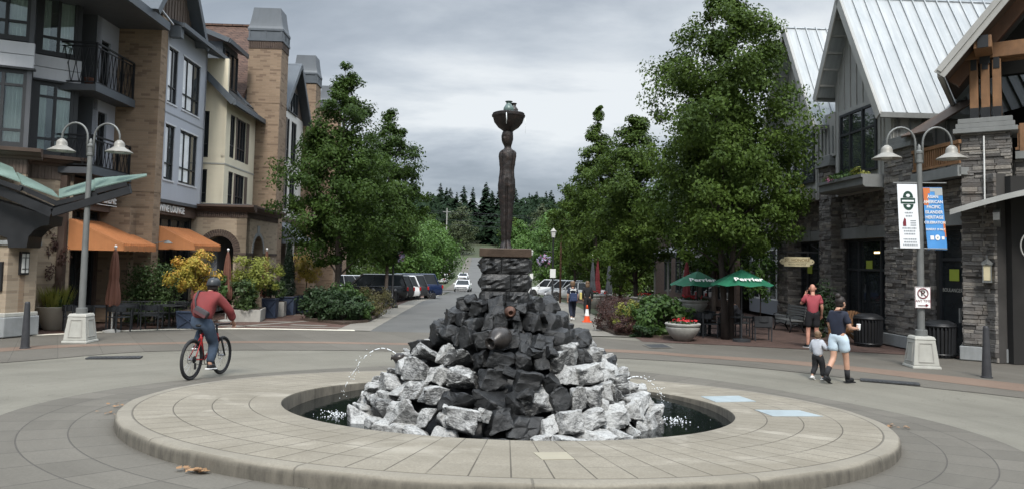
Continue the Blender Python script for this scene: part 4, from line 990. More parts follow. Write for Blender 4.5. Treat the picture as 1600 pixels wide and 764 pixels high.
# ---------------- cream building with the arched corner pavilion and the tall chimney
B2=thing('arcade_building','cream stucco building with arched brick corner, dormer and tall brick chimney','building',LO,LR)
facade('cream_wall',M['cream'],B2,FB(.72),4.2,8.18,4.36,8.9,[(4.75,5.35,4.5,5.9),(5.65,6.85,4.5,5.9),(4.75,5.35,6.5,8.35),(5.65,6.85,6.5,8.35)],.16)
facade('cream_wall',M['cream'],B2,NB(4.2),-1.2,.718,4.36,10.6,[(-.6,.02,4.5,5.9),(-.6,.02,6.4,8.35)],.16)
for z0,z1 in ((4.5,5.9),(6.5,8.35)):
    window(B2,FB(.72),4.75,5.35,z0,z1,(0,.5,1),(0,.3,1),d=-.08); window(B2,FB(.72),5.65,6.85,z0,z1,(0,.35,.7,1),(0,.3,1),d=-.08)
    lbox('siding_strip',M['brown_board'],B2,FB(.72),5.45,5.63,0,.02,z0,z1); lbox('siding_strip',M['brown_board'],B2,FB(.72),6.87,7.25,0,.02,z0,z1)
    window(B2,NB(4.2),-.6,.02,z0-(.1 if z0>6 else 0),z1,(0,1),(0,.3,1),d=-.08)
lbox('string_course',M['limestone'],B2,FB(.72),4.2,8.18,0,.02,6.12,6.18); lbox('string_course',M['limestone'],B2,NB(4.2),-1.2,.74,0,.02,6.12,6.18)
mb=MB(); mb.slab([(1.1,3.9,8.75),(1.1,8.2,8.75),(-1.9,8.2,11.7),(-1.9,3.9,11.7)],.16); mb.build('lower_roof',M['shingle_dark'],B2)
mb=MB(); mb.bar((1.13,3.85,8.68),(1.13,8.2,8.68),.12,.2); mb.bar((1.1,3.87,8.68),(-1.9,3.87,11.63),.06,.26); mb.build('eave_gutter',M['slate'],B2)
dm=MB().box(-1.8,.05,5.3,7.3,9.4,11.65).build('dormer',M['slate'],B2)
window(dm,FB(.05),5.42,7.18,9.75,11.4,(0,.33,.66,1),(0,1),d=.03)
mb=MB(); mb.slab([(.42,5.0,11.7),(.42,7.6,11.7),(-2.2,7.6,12.7),(-2.2,5.0,12.7)],.12); mb.bar((.44,5.0,11.62),(.44,7.6,11.62),.06,.2); mb.bar((.42,4.99,11.62),(-2.2,4.99,12.62),.05,.2); mb.build('dormer_roof',M['slate'],dm)
MB().slab([(.6,7.2,9.3),(.6,8.19,9.3),(-1.6,8.19,11.6),(-1.6,7.2,11.6)],.3).build('roof_flashing',M['slate'],B2)
mb=MB(); mb.slab([(.2,7.0,9.0),(.2,12.5,14.55),(-9,12.5,14.55),(-9,7.0,9.0)],.2); mb.slab([(.2,12.5,14.55),(.2,18,9.4),(-9,18,9.4),(-9,12.5,14.55)],.2); mb.build('main_roof',M['shingle'],B2)
MB().bar((.2,12.5,14.6),(-9,12.5,14.6),.2,.1).build('ridge_cap',M['shingle'],B2)
MB().box(-9,.50,4.45,8.15,0,8.8).build('rear_wall',M['panel_mid'],B2); MB().box(-9,-.2,8.15,17.5,0,9.4).build('rear_wall',M['panel_mid'],B2)
mb=MB(); 
for z0,z1 in ((0,6.48),(6.5,9.56),(9.58,12.2)): mb.box(.24,1.80,8.2,9.45,z0,z1)
mb.box(.26,1.78,8.22,9.43,0,12.5); ch=mb.build('chimney',M['brick'],B2)
mb=MB(); 
for i in range(18): mb.box(.24+i*.0867+.008,.24+(i+1)*.0867-.008,8.17,8.3,12.2,12.56)
for i in range(14): mb.box(1.7,1.83,8.2+i*.089+.008,8.2+(i+1)*.089-.008,12.2,12.56)
mb.build('chimney_soldier_course',M['brick_dark'],ch); chimney_cap(ch,.24,1.80,8.2,9.45,12.56)
arch_wall('arch_wall',M['brick_beige'],B2,NB(3.6),-.3,1.93,0,3.88,.84,.60,2.5,.62,t=.4)
arch_wall('arch_wall',M['brick_beige'],B2,FB(1.93),3.6,8.19,0,3.88,5.25,.72,2.45,.74,t=.4)
arch_ring('arch_ring',M['brick_dark'],B2,NB(3.6),.84,.60,2.5,.62,.27); arch_ring('arch_ring',M['limestone_gray'],B2,FB(1.93),5.25,.72,2.45,.74,.16)
lbox('string_course',M['brick_dark'],B2,NB(3.6),-.3,.24,0,.03,2.36,2.46); lbox('string_course',M['brick_dark'],B2,NB(3.6),1.44,1.96,0,.03,2.36,2.46); lbox('string_course',M['brick_dark'],B2,FB(1.93),3.57,4.53,0,.03,2.36,2.46); lbox('string_course',M['brick_dark'],B2,FB(1.93),5.97,8.19,0,.03,2.36,2.46)
lbox('date_stone',M['limestone_gray'],B2,FB(1.93),5.05,5.4,0,.02,3.35,3.62)
for B,a,b in ((NB(3.6),-.3,1.95),(FB(1.93),3.6,8.19)):
    mb=MB(); mb.M=B; n_=int((b-a)/.08)
    for i in range(n_): mb.box(a+(b-a)*i/n_+.007,a+(b-a)*(i+1)/n_-.007,-.1,.03+.008*(i%2),3.88,4.1)
    mb.build('soldier_course',M['brick_dark'],B2)
    cornice('cornice',M['brown'],B2,B,a-.02,b+.32,[(-.2,4.1),(.06,4.1),(.1,4.16),(.2,4.2),(.26,4.28),(.32,4.30),(.32,4.38),(-.2,4.42)])
MB().box(-.3,1.93,3.7,8.19,4.36,4.44).build('pavilion_roof',M['slate'],B2)
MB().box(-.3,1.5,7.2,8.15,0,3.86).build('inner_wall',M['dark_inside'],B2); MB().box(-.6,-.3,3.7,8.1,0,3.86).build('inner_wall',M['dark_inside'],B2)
# ---------------- white gabled building beyond, with two more chimneys
B3=thing('gabled_building','white gabled building with brick chimneys and a gray awning beyond the arcade','building',LO,LR)
facade('white_wall',M['white_wall'],B3,FB(1.2),10.2,15.4,4.4,10.0,[(10.6,11.4,4.8,6.7),(12.0,12.5,4.8,6.7),(12.9,14.0,4.8,6.7),(10.6,11.4,7.3,9.6),(12.0,12.5,7.3,9.6),(12.9,14.0,7.3,9.6)],.16)
for z0,z1 in ((4.8,6.7),(7.3,9.6)):
    for a,b in ((10.6,11.4),(12.0,12.5),(12.9,14.0)): window(B3,FB(1.2),a,b,z0,z1,(0,.5,1) if b-a>.6 else (0,1),(0,.3,1),d=-.08)
    lbox('siding_strip',M['brown_board'],B3,FB(1.2),11.55,11.9,0,.02,z0,z1)
mb=MB(); mb.extr([(10.6,10.0),(15.2,10.0),(12.9,12.4)],'x',.2,1.2); fixn(mb.build('gable_wall',M['brown_board'],B3))
window(B3,FB(1.2),12.0,13.8,10.0,11.2,(0,.33,.66,1),(0,1),d=.03)
mb=MB()
for sg in (-1,1): 
    a=(12.9,12.75); b=(12.9+sg*2.75,9.8); mb.slab([(-2,a[0],a[1]),(1.6,a[0],a[1]),(1.6,b[0],b[1]),(-2,b[0],b[1])],.14); mb.bar((1.62,a[0],a[1]-.1),(1.62,b[0],b[1]-.1),.08,.24)
mb.build('gable_roof',M['slate'],B3)
lbox('shopfront_wall',M['brick_red'],B3,FB(.9),9.46,15.4,-.3,0,0,4.4); lbox('shop_header',M['brown'],B3,FB(1.25),9.46,15.4,-.3,0,3.9,4.38)
for a in (9.6,11.1,12.6,14.1): lbox('pilaster',M['limestone'],B3,FB(.92),a,a+.3,0,.28,0,3.88)
for a in (9.95,11.45,12.95): window(B3,FB(.9),a,a+1.1,.2,3.7,(0,.5,1),(0,.75,1),d=.03,name='shopfront')
awning('awning',M['slate'],B3,9.8,12.9,1.27,2.5,4.1,3.15,.2,0)
MB().box(-8,1.03,10.2,15.38,4.4,9.95).build('rear_wall',M['panel_mid'],B3)
for (v0,v1,u0,u1) in ((.55,1.85,15.45,16.7),(.4,1.7,23,24.2)):
    c_=MB().box(v0,v1,u0,u1,0,12.3).build('chimney',M['brick'],B3); chimney_cap(c_,v0,v1,u0,u1,12.3)
facade('brick_wall',M['brick'],B3,FB(.6),16.7,34,0,10,[(a,a+1.3,z0,z0+1.9) for a in (17.6,20,25.5,28,31) for z0 in (1,4.6,7.4)],.16)
for a in (17.6,20,25.5,28,31):
    for z0 in (1,4.6,7.4): window(B3,FB(.6),a,a+1.3,z0,z0+1.9,(0,.5,1),(0,.3,1),d=-.08)
MB().box(-8,.42,16.72,34,0,9.95).build('rear_wall',M['panel_mid'],B3)
mb=MB(); mb.slab([(1.,16.7,9.9),(1.,34.3,9.9),(-4,34.3,14),(-4,16.7,14)],.2); mb.build('roof',M['shingle'],B3)
# ---------------- butterfly canopy on its brick pier at the far left
K_=thing('street_canopy','green copper butterfly canopy on black beams over a brick pier at far left','canopy',(-13.45,20.72,0),.09)
def kl(px,py,Y): p=at(px,py,Y)-K_.location; p.rotate(Matrix.Rotation(-.09,3,'Z')); return tuple(p)
def sheet(P,mt,t,name):
    mb=MB(); mb.slab([kl(*p) for p in P],t); return mb.build(name,mt,K_)
# left wing in two lapped sheets, right wing in three, each with a black purlin under its lower edge
sheet([(-95,214,21.3),(20,262,21.2),(32,284,19.7),(-95,240,19.5)],M['copper'],.03,'copper_sheet')
sheet([(26,269,21.25),(82,297,21.2),(92,308,19.9),(34,287,19.75)],M['copper'],.03,'copper_sheet')
sheet([(92,296,21.2),(150,280,21.0),(150,296,19.9),(92,309,19.8)],M['copper'],.03,'copper_sheet')
sheet([(148,279,21.0),(229,271.5,20.7),(229,274.5,19.9),(148,294,19.85)],M['copper'],.03,'copper_sheet')
mb=MB()
for P in (((-95,252,19.4),(34,296,19.6)),((30,292,19.65),(88,318,19.8)),((86,319,19.8),(152,303,19.85)),((150,300,19.85),(198,288,19.9))): mb.bar(kl(*P[0]),kl(*P[1]),.07,.12)
mb.build('purlin',M['black'],K_)
mb=MB()
for Y,dy in ((19.7,0),(20.4,-2),(21.1,-4)):
    a=kl(82,333+dy,Y); mb.bar(a,kl(204,297+dy,Y),.09,.20); mb.bar(kl(-95,258+dy,Y),a,.09,.24)
mb.build('steel_beam',M['black'],K_)
mb=MB(); o_=[kl(x,y,20.3) for x,y in ((-60,296),(80,338),(78,352),(66,354),(56,360),(48,370),(45,387),(18,387),(16,372),(-60,345))]
q=[(p[0],p[2]) for p in o_]; mb.extr(q,'y',-.55,.15); fixn(mb.build('bracket',M['black'],K_))
PM=Matrix.Translation((-.56,.12,0))@Matrix.Rotation(-.40,4,'Z')
def pbox(name,mt,par,*bx,bevel=0):
    mb=MB(); mb.M=PM
    for b in bx: mb.box(*b)
    return mb.build(name,mt,par,bevel=bevel)
pbox('brick_pier',M['brick_beige'],K_,(-.44,.44,-.44,.44,.62,2.5))
pbox('stone_base',M['limestone_gray'],K_,(-.53,.53,-.53,.53,0,.55),bevel=.03); pbox('stone_base',M['limestone'],K_,(-.50,.50,-.50,.50,.55,.66),bevel=.02); pbox('stone_cap',M['limestone_gray'],K_,(-.51,.51,-.51,.51,2.5,2.63),bevel=.02)
pbox('pier_recess',M['brick'],K_,(.436,.444,-.08,.08,.66,1.70))
s_=pbox('wall_sconce',M['black'],K_,(.444,.52,-.13,.13,1.70,2.33))
pbox('sconce_lens',M['lens'],s_,(.521,.536,-.10,.10,1.75,2.28)); pbox('sconce_bar',M['black'],s_,(.537,.542,-.012,.012,1.75,2.28),(.5375,.5425,-.1,.1,2.16,2.18),(.5375,.5425,-.1,.1,1.85,1.87))
m_=pbox('menu_box',M['black'],K_,(-.36,.30,-.50,-.443,1.25,2.05)); pbox('menu_sheet',M['limestone'],m_,(-.25,-.06,-.506,-.501,1.45,1.93)); pbox('menu_sheet',M['limestone'],m_,(.0,.2,-.506,-.501,1.36,1.62))
# ------------------------------------------------------------------ east side: stone shop with steep metal gables
RO=(11.8,23.4,0); RL=math.atan(.05)
FR_=lambda v=0.:Matrix(((0,-1,0,v),(1,0,0,0),(0,0,1,0),(0,0,0,1)))       # street-facing plane at v: s=u, d=-x
S1=thing('stone_shop','stacked stone shop building with steep pale metal gables and flower boxes','building',RO,RL)
def stones(mb,B,s0,s1,z0,z1,holes=(),rnd=random.Random(4),proud=.05,hmin=.045,hmax=.13):
    keep=mb.M; mb.M=B; z=z0
    while z<z1-.01:
        h=min(rnd.uniform(hmin,hmax),z1-z)
        if z1-z-h<.03: h=z1-z
        spans=[(s0,s1)]
        for a,b,c,d in holes:
            if z+h*.5>c and z+h*.5<d:
                out=[]
                for p,q in spans:
                    if b<=p or a>=q: out.append((p,q))
                    else:
                        if a>p: out.append((p,a))
                        if b<q: out.append((b,q))
                spans=out
        for p,q in spans:
            s=p
            while s<q-.005:
                w=min(rnd.uniform(.14,.55),q-s)
                if q-s-w<.07: w=q-s
                d=rnd.uniform(0,proud); g=.004
                mb.box(s+g-(.0 if s>p else rnd.uniform(0,.02)),s+w-g+(.0 if s+w<q-.001 else rnd.uniform(0,.02)),-.06,d,z+g*.6,z+h-g*.6); s+=w
        z+=h
    mb.M=keep
M['mortar']=mat('dark_mortar',(.05,.047,.044),.95,var=.2)
def stone_wall(name,parent,B,s0,s1,z0,z1,holes=(),seed=1,t=.3):
    mb=MB(); stones(mb,B,s0,s1,z0,z1,holes,random.Random(seed)); o=mb.build(name,M['ledge'],parent,bevel=.008,seg=1)
    facade('wall_core',M['mortar'],o,B@Matrix.Translation((0,-.03,0)),s0+.01,s1-.01,z0,z1,holes,t); return o
def pier(parent,v0,v1,u0,u1,z1,seed):
    mb=MB(); rnd=random.Random(seed)
    stones(mb,FR_(v0),u0,u1,.38,z1,(),rnd); stones(mb,NB(u0),v0,v1,.38,z1,(),rnd); mb.box(v0+.03,v1,u0+.03,u1-.01,0,z1-.02)
    q=Matrix(((1,0,0,0),(0,1,0,u1),(0,0,1,0),(0,0,0,1))); stones(mb,q,v0,v1,.38,z1,(),rnd)
    o=mb.build('stone_pier',M['ledge'],parent,bevel=.008,seg=1)
    MB().box(v0-.09,v1,u0-.09,u1+.09,0,.36).build('stone_base',M['limestone_gray'],o,bevel=.02); return o
def capstone(parent,v0,v1,u0,u1,z):
    mb=MB(); mb.box(v0-.14,v1+.1,u0-.14,u1+.14,z,z+.14); mb.box(v0-.09,v1+.1,u0-.09,u1+.09,z+.15,z+.27); mb.box(v0-.05,v1+.1,u0-.05,u1+.05,z+.28,z+.40)
    mb.build('pier_cap',M['trim_gray'],parent,bevel=.01)
for (u0,u1,zt,sd) in ((-1.55,-.08,6.0,11),(3.5,4.35,6.05,12),(7.2,8.2,4.9,13)):
    p_=pier(S1,0,.55,u0,u1,zt,sd)
    if zt>5.5: capstone(p_,0,.5,u0,u1,zt)
HW=[(.35,3.46,.25,3.36),(5.0,7.25,.25,3.36)]
stone_wall('stone_wall',S1,FR_(.42),-.08,8.2,.0,5.0,HW,21)
for a,b,c,d in HW:
    mb=MB(); mb.M=FR_(.40); mb.box(a-.25,(a+b)/2-.25,-.1,.06,3.37,3.76); mb.box((a+b)/2-.24,(a+b)/2+.24,-.1,.075,3.365,3.80); mb.box((a+b)/2+.25,b+.2,-.1,.06,3.37,3.76); mb.build('lintel',M['trim_gray'],S1,bevel=.008)
    w_=window(S1,FR_(.42),a,b,c,d,(0,.27,.73,1),(0,.66,1),d=-.18,fw=.10,name='shop_window')
M['signgreen']=mat('yellow_green_sign',(.30,.36,.05),.6,var=.05); M['signgold']=mat('cream_gold_sign',(.52,.46,.30),.6,var=.1,vs=6); M['ink']=mat('dark_sign_ink',(.06,.05,.04),.7,var=.05); M['ink_gold']=mat('muted_gold_ink',(.26,.20,.11),.6,var=.05)
lbox('window_sign',M['signgreen'],w_,FR_(.42),6.2,6.6,-.14,-.13,2.1,2.42)
lbox('window_sign',M['signgreen'],S1,FR_(.42),1.75,2.15,-.16,-.15,2.3,2.62)
M['lampglow']=NT('warm_lamp_glow').mat
M['lampglow'].node_tree.nodes['Principled BSDF'].inputs['Emission Color'].default_value=(1,.72,.3,1); M['lampglow'].node_tree.nodes['Principled BSDF'].inputs['Emission Strength'].default_value=1.6
lbox('ceiling_lamp',M['lampglow'],S1,FR_(.42),1.3,1.65,-.17,-.165,2.86,2.92)
# upper storey: gable walls with windows
M['board']=M['trim_pale']
def gable(uc,zp,sl,un,uf,zb,win,vf=0.,ov=.55,back=9.):
    """front gable centred at uc, ridge running back from the street; un/uf near and far eaves"""
    zn=zp-.14-(uc-un-.25)*sl; zf=zp-.14-(uf-.25-uc)*sl
    mb=MB(); mb.extr([(un+.3,zb),(uf-.3,zb),(uf-.3,zp-.14-(uf-.3-uc)*sl),(uc,zp-.14),(un+.3,zp-.14-(uc-un-.3)*sl)],'x',vf+.06,vf+.3); fixn(mb.build('gable_wall',M['board'],S1))
    mb=MB(); y=un+.35
    while y<uf-.3:
        zt=zp-.2-abs(y+.03-uc)*sl; lo=zb
        if win[0]-.1<y<win[1]+.1: lo=win[3]+.12
        if zt>lo: mb.box(vf+.02,vf+.07,y,y+.06,lo,zt)
        y+=.42
    mb.box(vf+.0,vf+.075,win[0]-.14,win[1]+.14,win[3]+.0,win[3]+.16); mb.box(vf+.01,vf+.075,win[0]-.14,win[0],zb,win[3]); mb.box(vf+.01,vf+.075,win[1],win[1]+.14,zb,win[3]); mb.build('batten',M['trim_pale'],S1)
    window(S1,FR_(vf),win[0],win[1],win[2],win[3],(0,.36,.70,1),(0,.66,1),d=.0,fw=.09,gm=M['glass_sky'])
    for sg,ue in ((-1,un),(1,uf)):
        z0=zp; z1=zp-abs(ue-uc)*sl; v0=vf-ov
        mb=MB(); mb.slab([(v0,uc,z0),(v0,ue,z1),(back,ue,z1),(back,uc,z0)],.10)
        n=int((back-v0)/.43); nx,nz=(-sg*0,1)
        for i in range(n+1):
            v=v0+.03+i*.43; L=math.hypot(sl,1); off=.02
            mb.bar((v,uc+sg*.02,z0+.02),(v,ue,z1+.03),.035,.05)
        mb.build('metal_roof',M['roof_metal'],S1)
        mb=MB(); mb.bar((v0-.02,uc,z0-.12),(v0-.02,ue,z1-.12),.05,.26); mb.bar((v0+.04,uc,z0-.02),(v0+.04,ue,z1-.02),.12,.06); mb.build('rake_board',M['trim_pale'],S1)
        k=6
        for i in range(1,k):
            t=i/k; y=uc+(ue-uc)*t; z=z0+(z1-z0)*t-.17; MB().bar((v0+.03,y,z),(vf+.02,y,z),.07,.10).build('lookout',M['trim_pale'],S1)
        mb=MB(); mb.box(v0-.02,back,ue-.08*(sg<0)-.02,ue+.08*(sg>0)+.02,z1-.16,z1-.0); mb.build('gutter',M['trim_gray'],S1)
def roofmetal():
    m=NT('pale_standing_seam_metal'); co=m.coord(); st=m.noise(m.vm('MULTIPLY',co,(1.2,.35,.35)),2.2,5,.65); r=m.noise(m.vm('MULTIPLY',co,(9,.4,.4)),1.,3)
    c=m.mix(m.mapr(st,.35,.68,0,1),(.31,.332,.342),(.41,.425,.43)); c=m.mix(m.mapr(r,.42,.7,0,.5),c,(.25,.266,.276))
    return m.fin(c,m.mapr(st,.3,.7,.45,.6),m.bump(r,.1,.01),.2,.5)
M['roof_metal']=roofmetal()
gable(1.8,11.75,1.8,-.75,3.55,4.9,(.35,2.75,5.55,7.75))
gable(6.3,12.1,1.75,3.72,9.1,4.9,(4.75,7.2,5.6,7.9))
# sloped little roof and pale pier boards between the gables
mb=MB(); mb.box(.02,.3,3.2,4.7,6.4,8.0); mb.build('gable_wall',M['trim_pale'],S1)
mb=MB(); 
for k in range(5): mb.box(-.02,.03,3.3+k*.28,3.36+k*.28,6.5,7.5)
mb.build('batten',M['trim_gray'],S1)
# wall under the near eave, facing the camera, and the body behind
mb=MB(); mb.box(.1,6,-.45,-.2,4.9,7.3); mb.build('side_wall',M['trim_pale'],S1)
mb=MB(); 
for k in range(10): mb.box(.15+k*.42,.21+k*.42,-.48,-.44,4.95,7.2)
mb.build('batten',M['trim_gray'],S1)
window(S1,NB(-.45),2.4,4.6,5.2,7.0,(0,.5,1),(0,1),d=.05,name='balcony_door')
mb=MB(); mb.box(.75,9,.1,9,.0,7.0); mb.box(.75,9,9,9.1,0,9); mb.build('inner_wall',M['dark_inside'],S1)
# flower boxes
def flower_box(u0,u1,seed):
    mb=MB(); mb.extr([(0,0),(-.62,.10),(-.70,.16),(-.70,.34),(-.76,.36),(-.76,.44),(0,.44)],'y',u0,u1)
    o=MB(); mb=o; b=fixn(_fb(u0,u1)); 
    return b
def _fb(u0,u1):
    mb=MB(); mb.extr([(-.0,4.93),(-.60,4.93),(-.68,5.0),(-.68,5.22),(-.74,5.24),(-.74,5.34),(-.0,5.34)],'y',u0,u1); return mb.build('flower_box',M['trim_gray'],S1)
fixn(_fb(.0,3.0)); fixn(_fb(4.75,7.4))
def foliage(name,mt,parent,n,fn,size,flat=.6,droop=0.,up=.3,aspect=.55):
    """n leaf quads; fn(k) -> (points (k,3), outward normals (k,3))"""
    P,Nn=fn(n); m=len(P)
    Nn=Nn+rng.normal(0,flat,(m,3))+np.array([0,0,up]); Nn/=np.linalg.norm(Nn,axis=1,keepdims=True)+1e-9
    T=rng.normal(0,1,(m,3)); T[:,2]-=droop; T-=Nn*(T*Nn).sum(1,keepdims=True); T/=np.linalg.norm(T,axis=1,keepdims=True)+1e-9
    S_=np.cross(Nn,T); L=size*rng.uniform(.65,1.3,(m,1)); Wd=L*aspect
    V=np.stack([P-T*L*.5,P-T*L*.05+S_*Wd*.5+Nn*L*.06,P+T*L*.5,P-T*L*.05-S_*Wd*.5+Nn*L*.06],1)
    return quadcloud(name,V,mt,parent)
def blob(c,r,shell=.55,clumps=0,cr=.25,floor=None):
    """points in an uneven ellipsoid, gathered into clumps"""
    c=np.array(c,float); r=np.array(r,float)*np.ones(3)
    def fn(n):
        k=clumps or max(6,int(n/70)); d=rng.normal(0,1,(k,3)); d/=np.linalg.norm(d,axis=1,keepdims=True)
        rad=rng.uniform(shell,1.,(k,1)); C=c+d*r*rad
        i=rng.integers(0,k,n); q=rng.normal(0,1,(n,3)); q/=np.linalg.norm(q,axis=1,keepdims=True); q*=rng.uniform(0,1,(n,1))**.45
        P=C[i]+q*cr*r*rng.uniform(.7,1.3,(k,1))[i]
        if floor is not None: P[:,2]=np.maximum(P[:,2],floor+rng.uniform(0,.05,n))
        return P,q*.7+d[i]*.6
    return fn
def boxplants(name,u0,u1,seed,lab):
    t=thing(name,lab,'plant',tuple(Vector(RO)+Matrix.Rotation(RL,3,'Z')@Vector((-.4,(u0+u1)/2,5.34))),RL)
    h=(u1-u0)/2
    foliage('foliage',M['leaf_shrub'],t,900,blob((0,0,.06),(.32,h,.22),.2,30,.4),.12)
    foliage('foliage',M['leaf_yellow'],t,260,blob((-.05,-h*.5,.14),(.28,h*.45,.22),.2,8,.4),.12)
    foliage('blossoms',M['petal_pink'],t,160,blob((-.2,h*.55,-.02),(.25,h*.35,.2),.3,10,.3),.07)
boxplants('flower_box_plants',.1,2.9,1,'pink flowers and greenery in the flower box under the nearer gable'); boxplants('flower_box_plants',4.85,7.3,2,'greenery in the flower box under the farther gable')
# door bay and balcony beside the timber pavilion
stone_wall('stone_wall',S1,FR_(.5),-4.3,-1.55,0,4.88,[(-3.75,-1.75,.02,3.58)],22)
lbox('lintel',M['trim_gray'],S1,FR_(.5),-3.95,-1.55,-.1,.075,3.59,3.98,bevel=.01)
dw=window(S1,FR_(.5),-3.75,-2.95,.02,3.58,(0,1),(0,.12,.72,1),d=-.2,fw=.1,name='shop_window'); dr=window(S1,FR_(.5),-2.95,-1.75,.02,3.58,(0,1),(0,.74,1),d=-.2,fw=.11,name='door')
lbox('window_sign',M['signgreen'],dr,FR_(.5),-2.62,-2.2,-.17,-.16,2.05,2.38); text('window_lettering','BOULANGERIE',.15,M['limestone'],dr,(.65,-2.4,1.78),(PI/2,0,-PI/2),ext=.002)
lbox('door_handle',M['steel_pale'],dr,FR_(.5),-2.75,-2.71,-.14,-.08,.9,1.3)
mb=MB(); mb.box(-.05,3.5,-3.75,-1.56,4.9,5.1); mb.box(-.1,0,-3.75,-1.62,4.86,5.14); mb.build('balcony',M['trim_gray'],S1)
mb=MB(); mb.box(-.06,.02,-3.75,-1.6,5.74,5.84); mb.box(-.04,.0,-3.75,-1.6,5.2,5.27)
for k in range(21): mb.box(-.03,.0,-3.7+k*.1,-3.65+k*.1,5.2,5.74)
mb.build('timber_railing',M['timber'],S1)
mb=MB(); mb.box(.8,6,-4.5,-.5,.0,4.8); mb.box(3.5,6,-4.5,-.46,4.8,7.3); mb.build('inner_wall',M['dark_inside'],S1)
# hanging sign at the far pier
sg=thing('hanging_sign','cream bakery sign board hung from the far stone pier','sign',(10.27,26.6,2.54))
pts=[(-.46,-.17),(.46,-.17),(.46,-.10),(.53,-.10),(.60,-.05),(.62,0),(.60,.05),(.53,.10),(.46,.10),(.46,.17),(-.46,.17),(-.46,.10),(-.53,.10),(-.60,.05),(-.62,0),(-.60,-.05),(-.53,-.10),(-.46,-.10)]
mb=MB(); mb.extr(pts,'y',-.025,.025); fixn(mb.build('board',M['signgold'],sg))
text('lettering','ST. HONORÉ',.155,M['ink_gold'],sg,(0,-.029,.055),(PI/2,0,0),ext=.003,bold=.003); text('lettering','BOULANGERIE',.085,M['ink'],sg,(0,-.029,-.10),(PI/2,0,0),ext=.003,space=1.15)
mb=MB(); mb.box(-.32,.36,-.03,-.026,-.035,-.022); 
for s in (-.55,.55): mb.ball((s,-.027,0),(.018,.006,.018),8,6)
mb.build('rule',M['ink'],sg)
mb=MB(); mb.bar((-.4,0,.17),(-.4,0,.34),.02); mb.bar((.4,0,.17),(.4,0,.34),.02); mb.bar((-.7,0,.34),(.95,0,.34),.035); mb.bar((.9,0,.36),(.5,0,.62),.02); mb.build('bracket',M['black'],sg)
# ------------------------------------------------------------------ timber pavilion on its rotated grid
TA=math.atan2(-.571,.82)
T1=thing('timber_pavilion','timber gable porch on a stacked stone pillar at the right edge','building',(12.07,19.77,0),TA)
XB=lambda y=0.:Matrix(((1,0,0,0),(0,-1,0,y),(0,0,1,0),(0,0,0,1)))       # facing the camera side: s=x, d=-y
mb=MB(); rnd=random.Random(31); stones(mb,XB(0),0,1.09,.38,6.0,(),rnd); 
stones(mb,Matrix(((0,1,0,1.09),(1,0,0,0),(0,0,1,0),(0,0,0,1))),0,1.3,.38,6.0,(),rnd); stones(mb,Matrix(((0,-1,0,0),(1,0,0,0),(0,0,1,0),(0,0,0,1))),0,1.2,.38,6.0,(),rnd); mb.box(.02,1.07,.02,1.2,0,5.95)
pl_=mb.build('stone_pillar',M['ledge'],T1,bevel=.008,seg=1); MB().box(-.1,1.19,-.1,1.3,0,.36).build('stone_base',M['limestone_gray'],pl_,bevel=.02)
mb=MB(); mb.box(-.18,1.27,-.18,1.3,6.0,6.12); mb.box(-.12,1.21,-.12,1.3,6.13,6.26); mb.box(-.07,1.16,-.07,1.2,6.27,6.40); mb.build('pillar_cap',M['trim_gray'],pl_,bevel=.01)
mb=MB(); 
for x in (.30,.56,.82): mb.box(x-.10,x+.10,.22,.44,6.40,8.0); mb.box(x-.1,x+.1,.60,.80,6.4,8.0)
mb.build('timber_post',M['timber'],T1,bevel=.01)
for x in (.30,.56,.82):
    for a,b,c in ((.104,6.42,6.72),(.07,7.75,8.05)): MB().box(x-a,x+a,.205,.219,b,c).build('post_bracket',M['black'],T1)
mb=MB(); mb.box(-.15,9,.2,.5,8.05,8.45); mb.box(-.2,9,.55,.85,8.05,8.4); mb.box(.35,.75,-.75,.2,8.1,8.42); mb.build('tie_beam',M['timber'],T1,bevel=.012)
MB().box(.44,.68,.18,.198,7.9,8.5).build('beam_plate',M['black'],T1); MB().box(.44,.68,-.8,-.76,8.1,8.42).build('beam_plate',M['black'],T1)
zr=lambda x:7.67+(x+.39)*1.25
mb=MB(); mb.slab([(-.39,-.84,zr(-.39)),(4.2,-.84,zr(4.2)),(4.2,7,zr(4.2)),(-.39,7,zr(-.39))],.12); mb.slab([(4.2,-.84,zr(4.2)),(8.8,-.84,zr(-.39)),(8.8,7,zr(-.39)),(4.2,7,zr(4.2))],.12)
for i in range(17): y=-.8+i*.47; mb.bar((-.4,y,zr(-.4)+.03),(4.2,y,zr(4.2)+.03),.035,.05)
mb.build('metal_roof',M['roof_metal'],T1)
mb=MB(); mb.bar((-.42,-.87,zr(-.42)-.14),(4.25,-.87,zr(4.25)-.14),.06,.30); mb.bar((-.42,-.91,zr(-.42)-.05),(4.25,-.91,zr(4.25)-.05),.05,.12); mb.bar((8.8,-.87,zr(-.42)-.14),(4.2,-.87,zr(4.2)-.14),.06,.30); mb.box(-.47,-.37,-.84,7,7.44,7.6); mb.build('rake_board',M['trim_pale'],T1)
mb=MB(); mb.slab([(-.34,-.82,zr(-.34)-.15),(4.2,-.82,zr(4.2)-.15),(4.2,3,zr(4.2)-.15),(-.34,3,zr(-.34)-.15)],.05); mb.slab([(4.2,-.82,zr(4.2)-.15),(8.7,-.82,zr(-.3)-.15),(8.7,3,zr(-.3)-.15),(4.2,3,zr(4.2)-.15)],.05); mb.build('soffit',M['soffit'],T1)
mb=MB(); mb.bar((-.2,.35,zr(-.2)-.42),(4.2,.35,zr(4.2)-.42),.24,.4); mb.build('rafter',M['timber_dark'],T1)
mb=MB(); mb.box(1.5,8.5,2.4,2.6,4.3,8.0); mb.extr([(.2,8.0),(8.4,8.0),(4.2,zr(4.2)-.4)],'y',2.2,2.5); fixn(mb.build('back_wall',M['dark_inside'],T1))
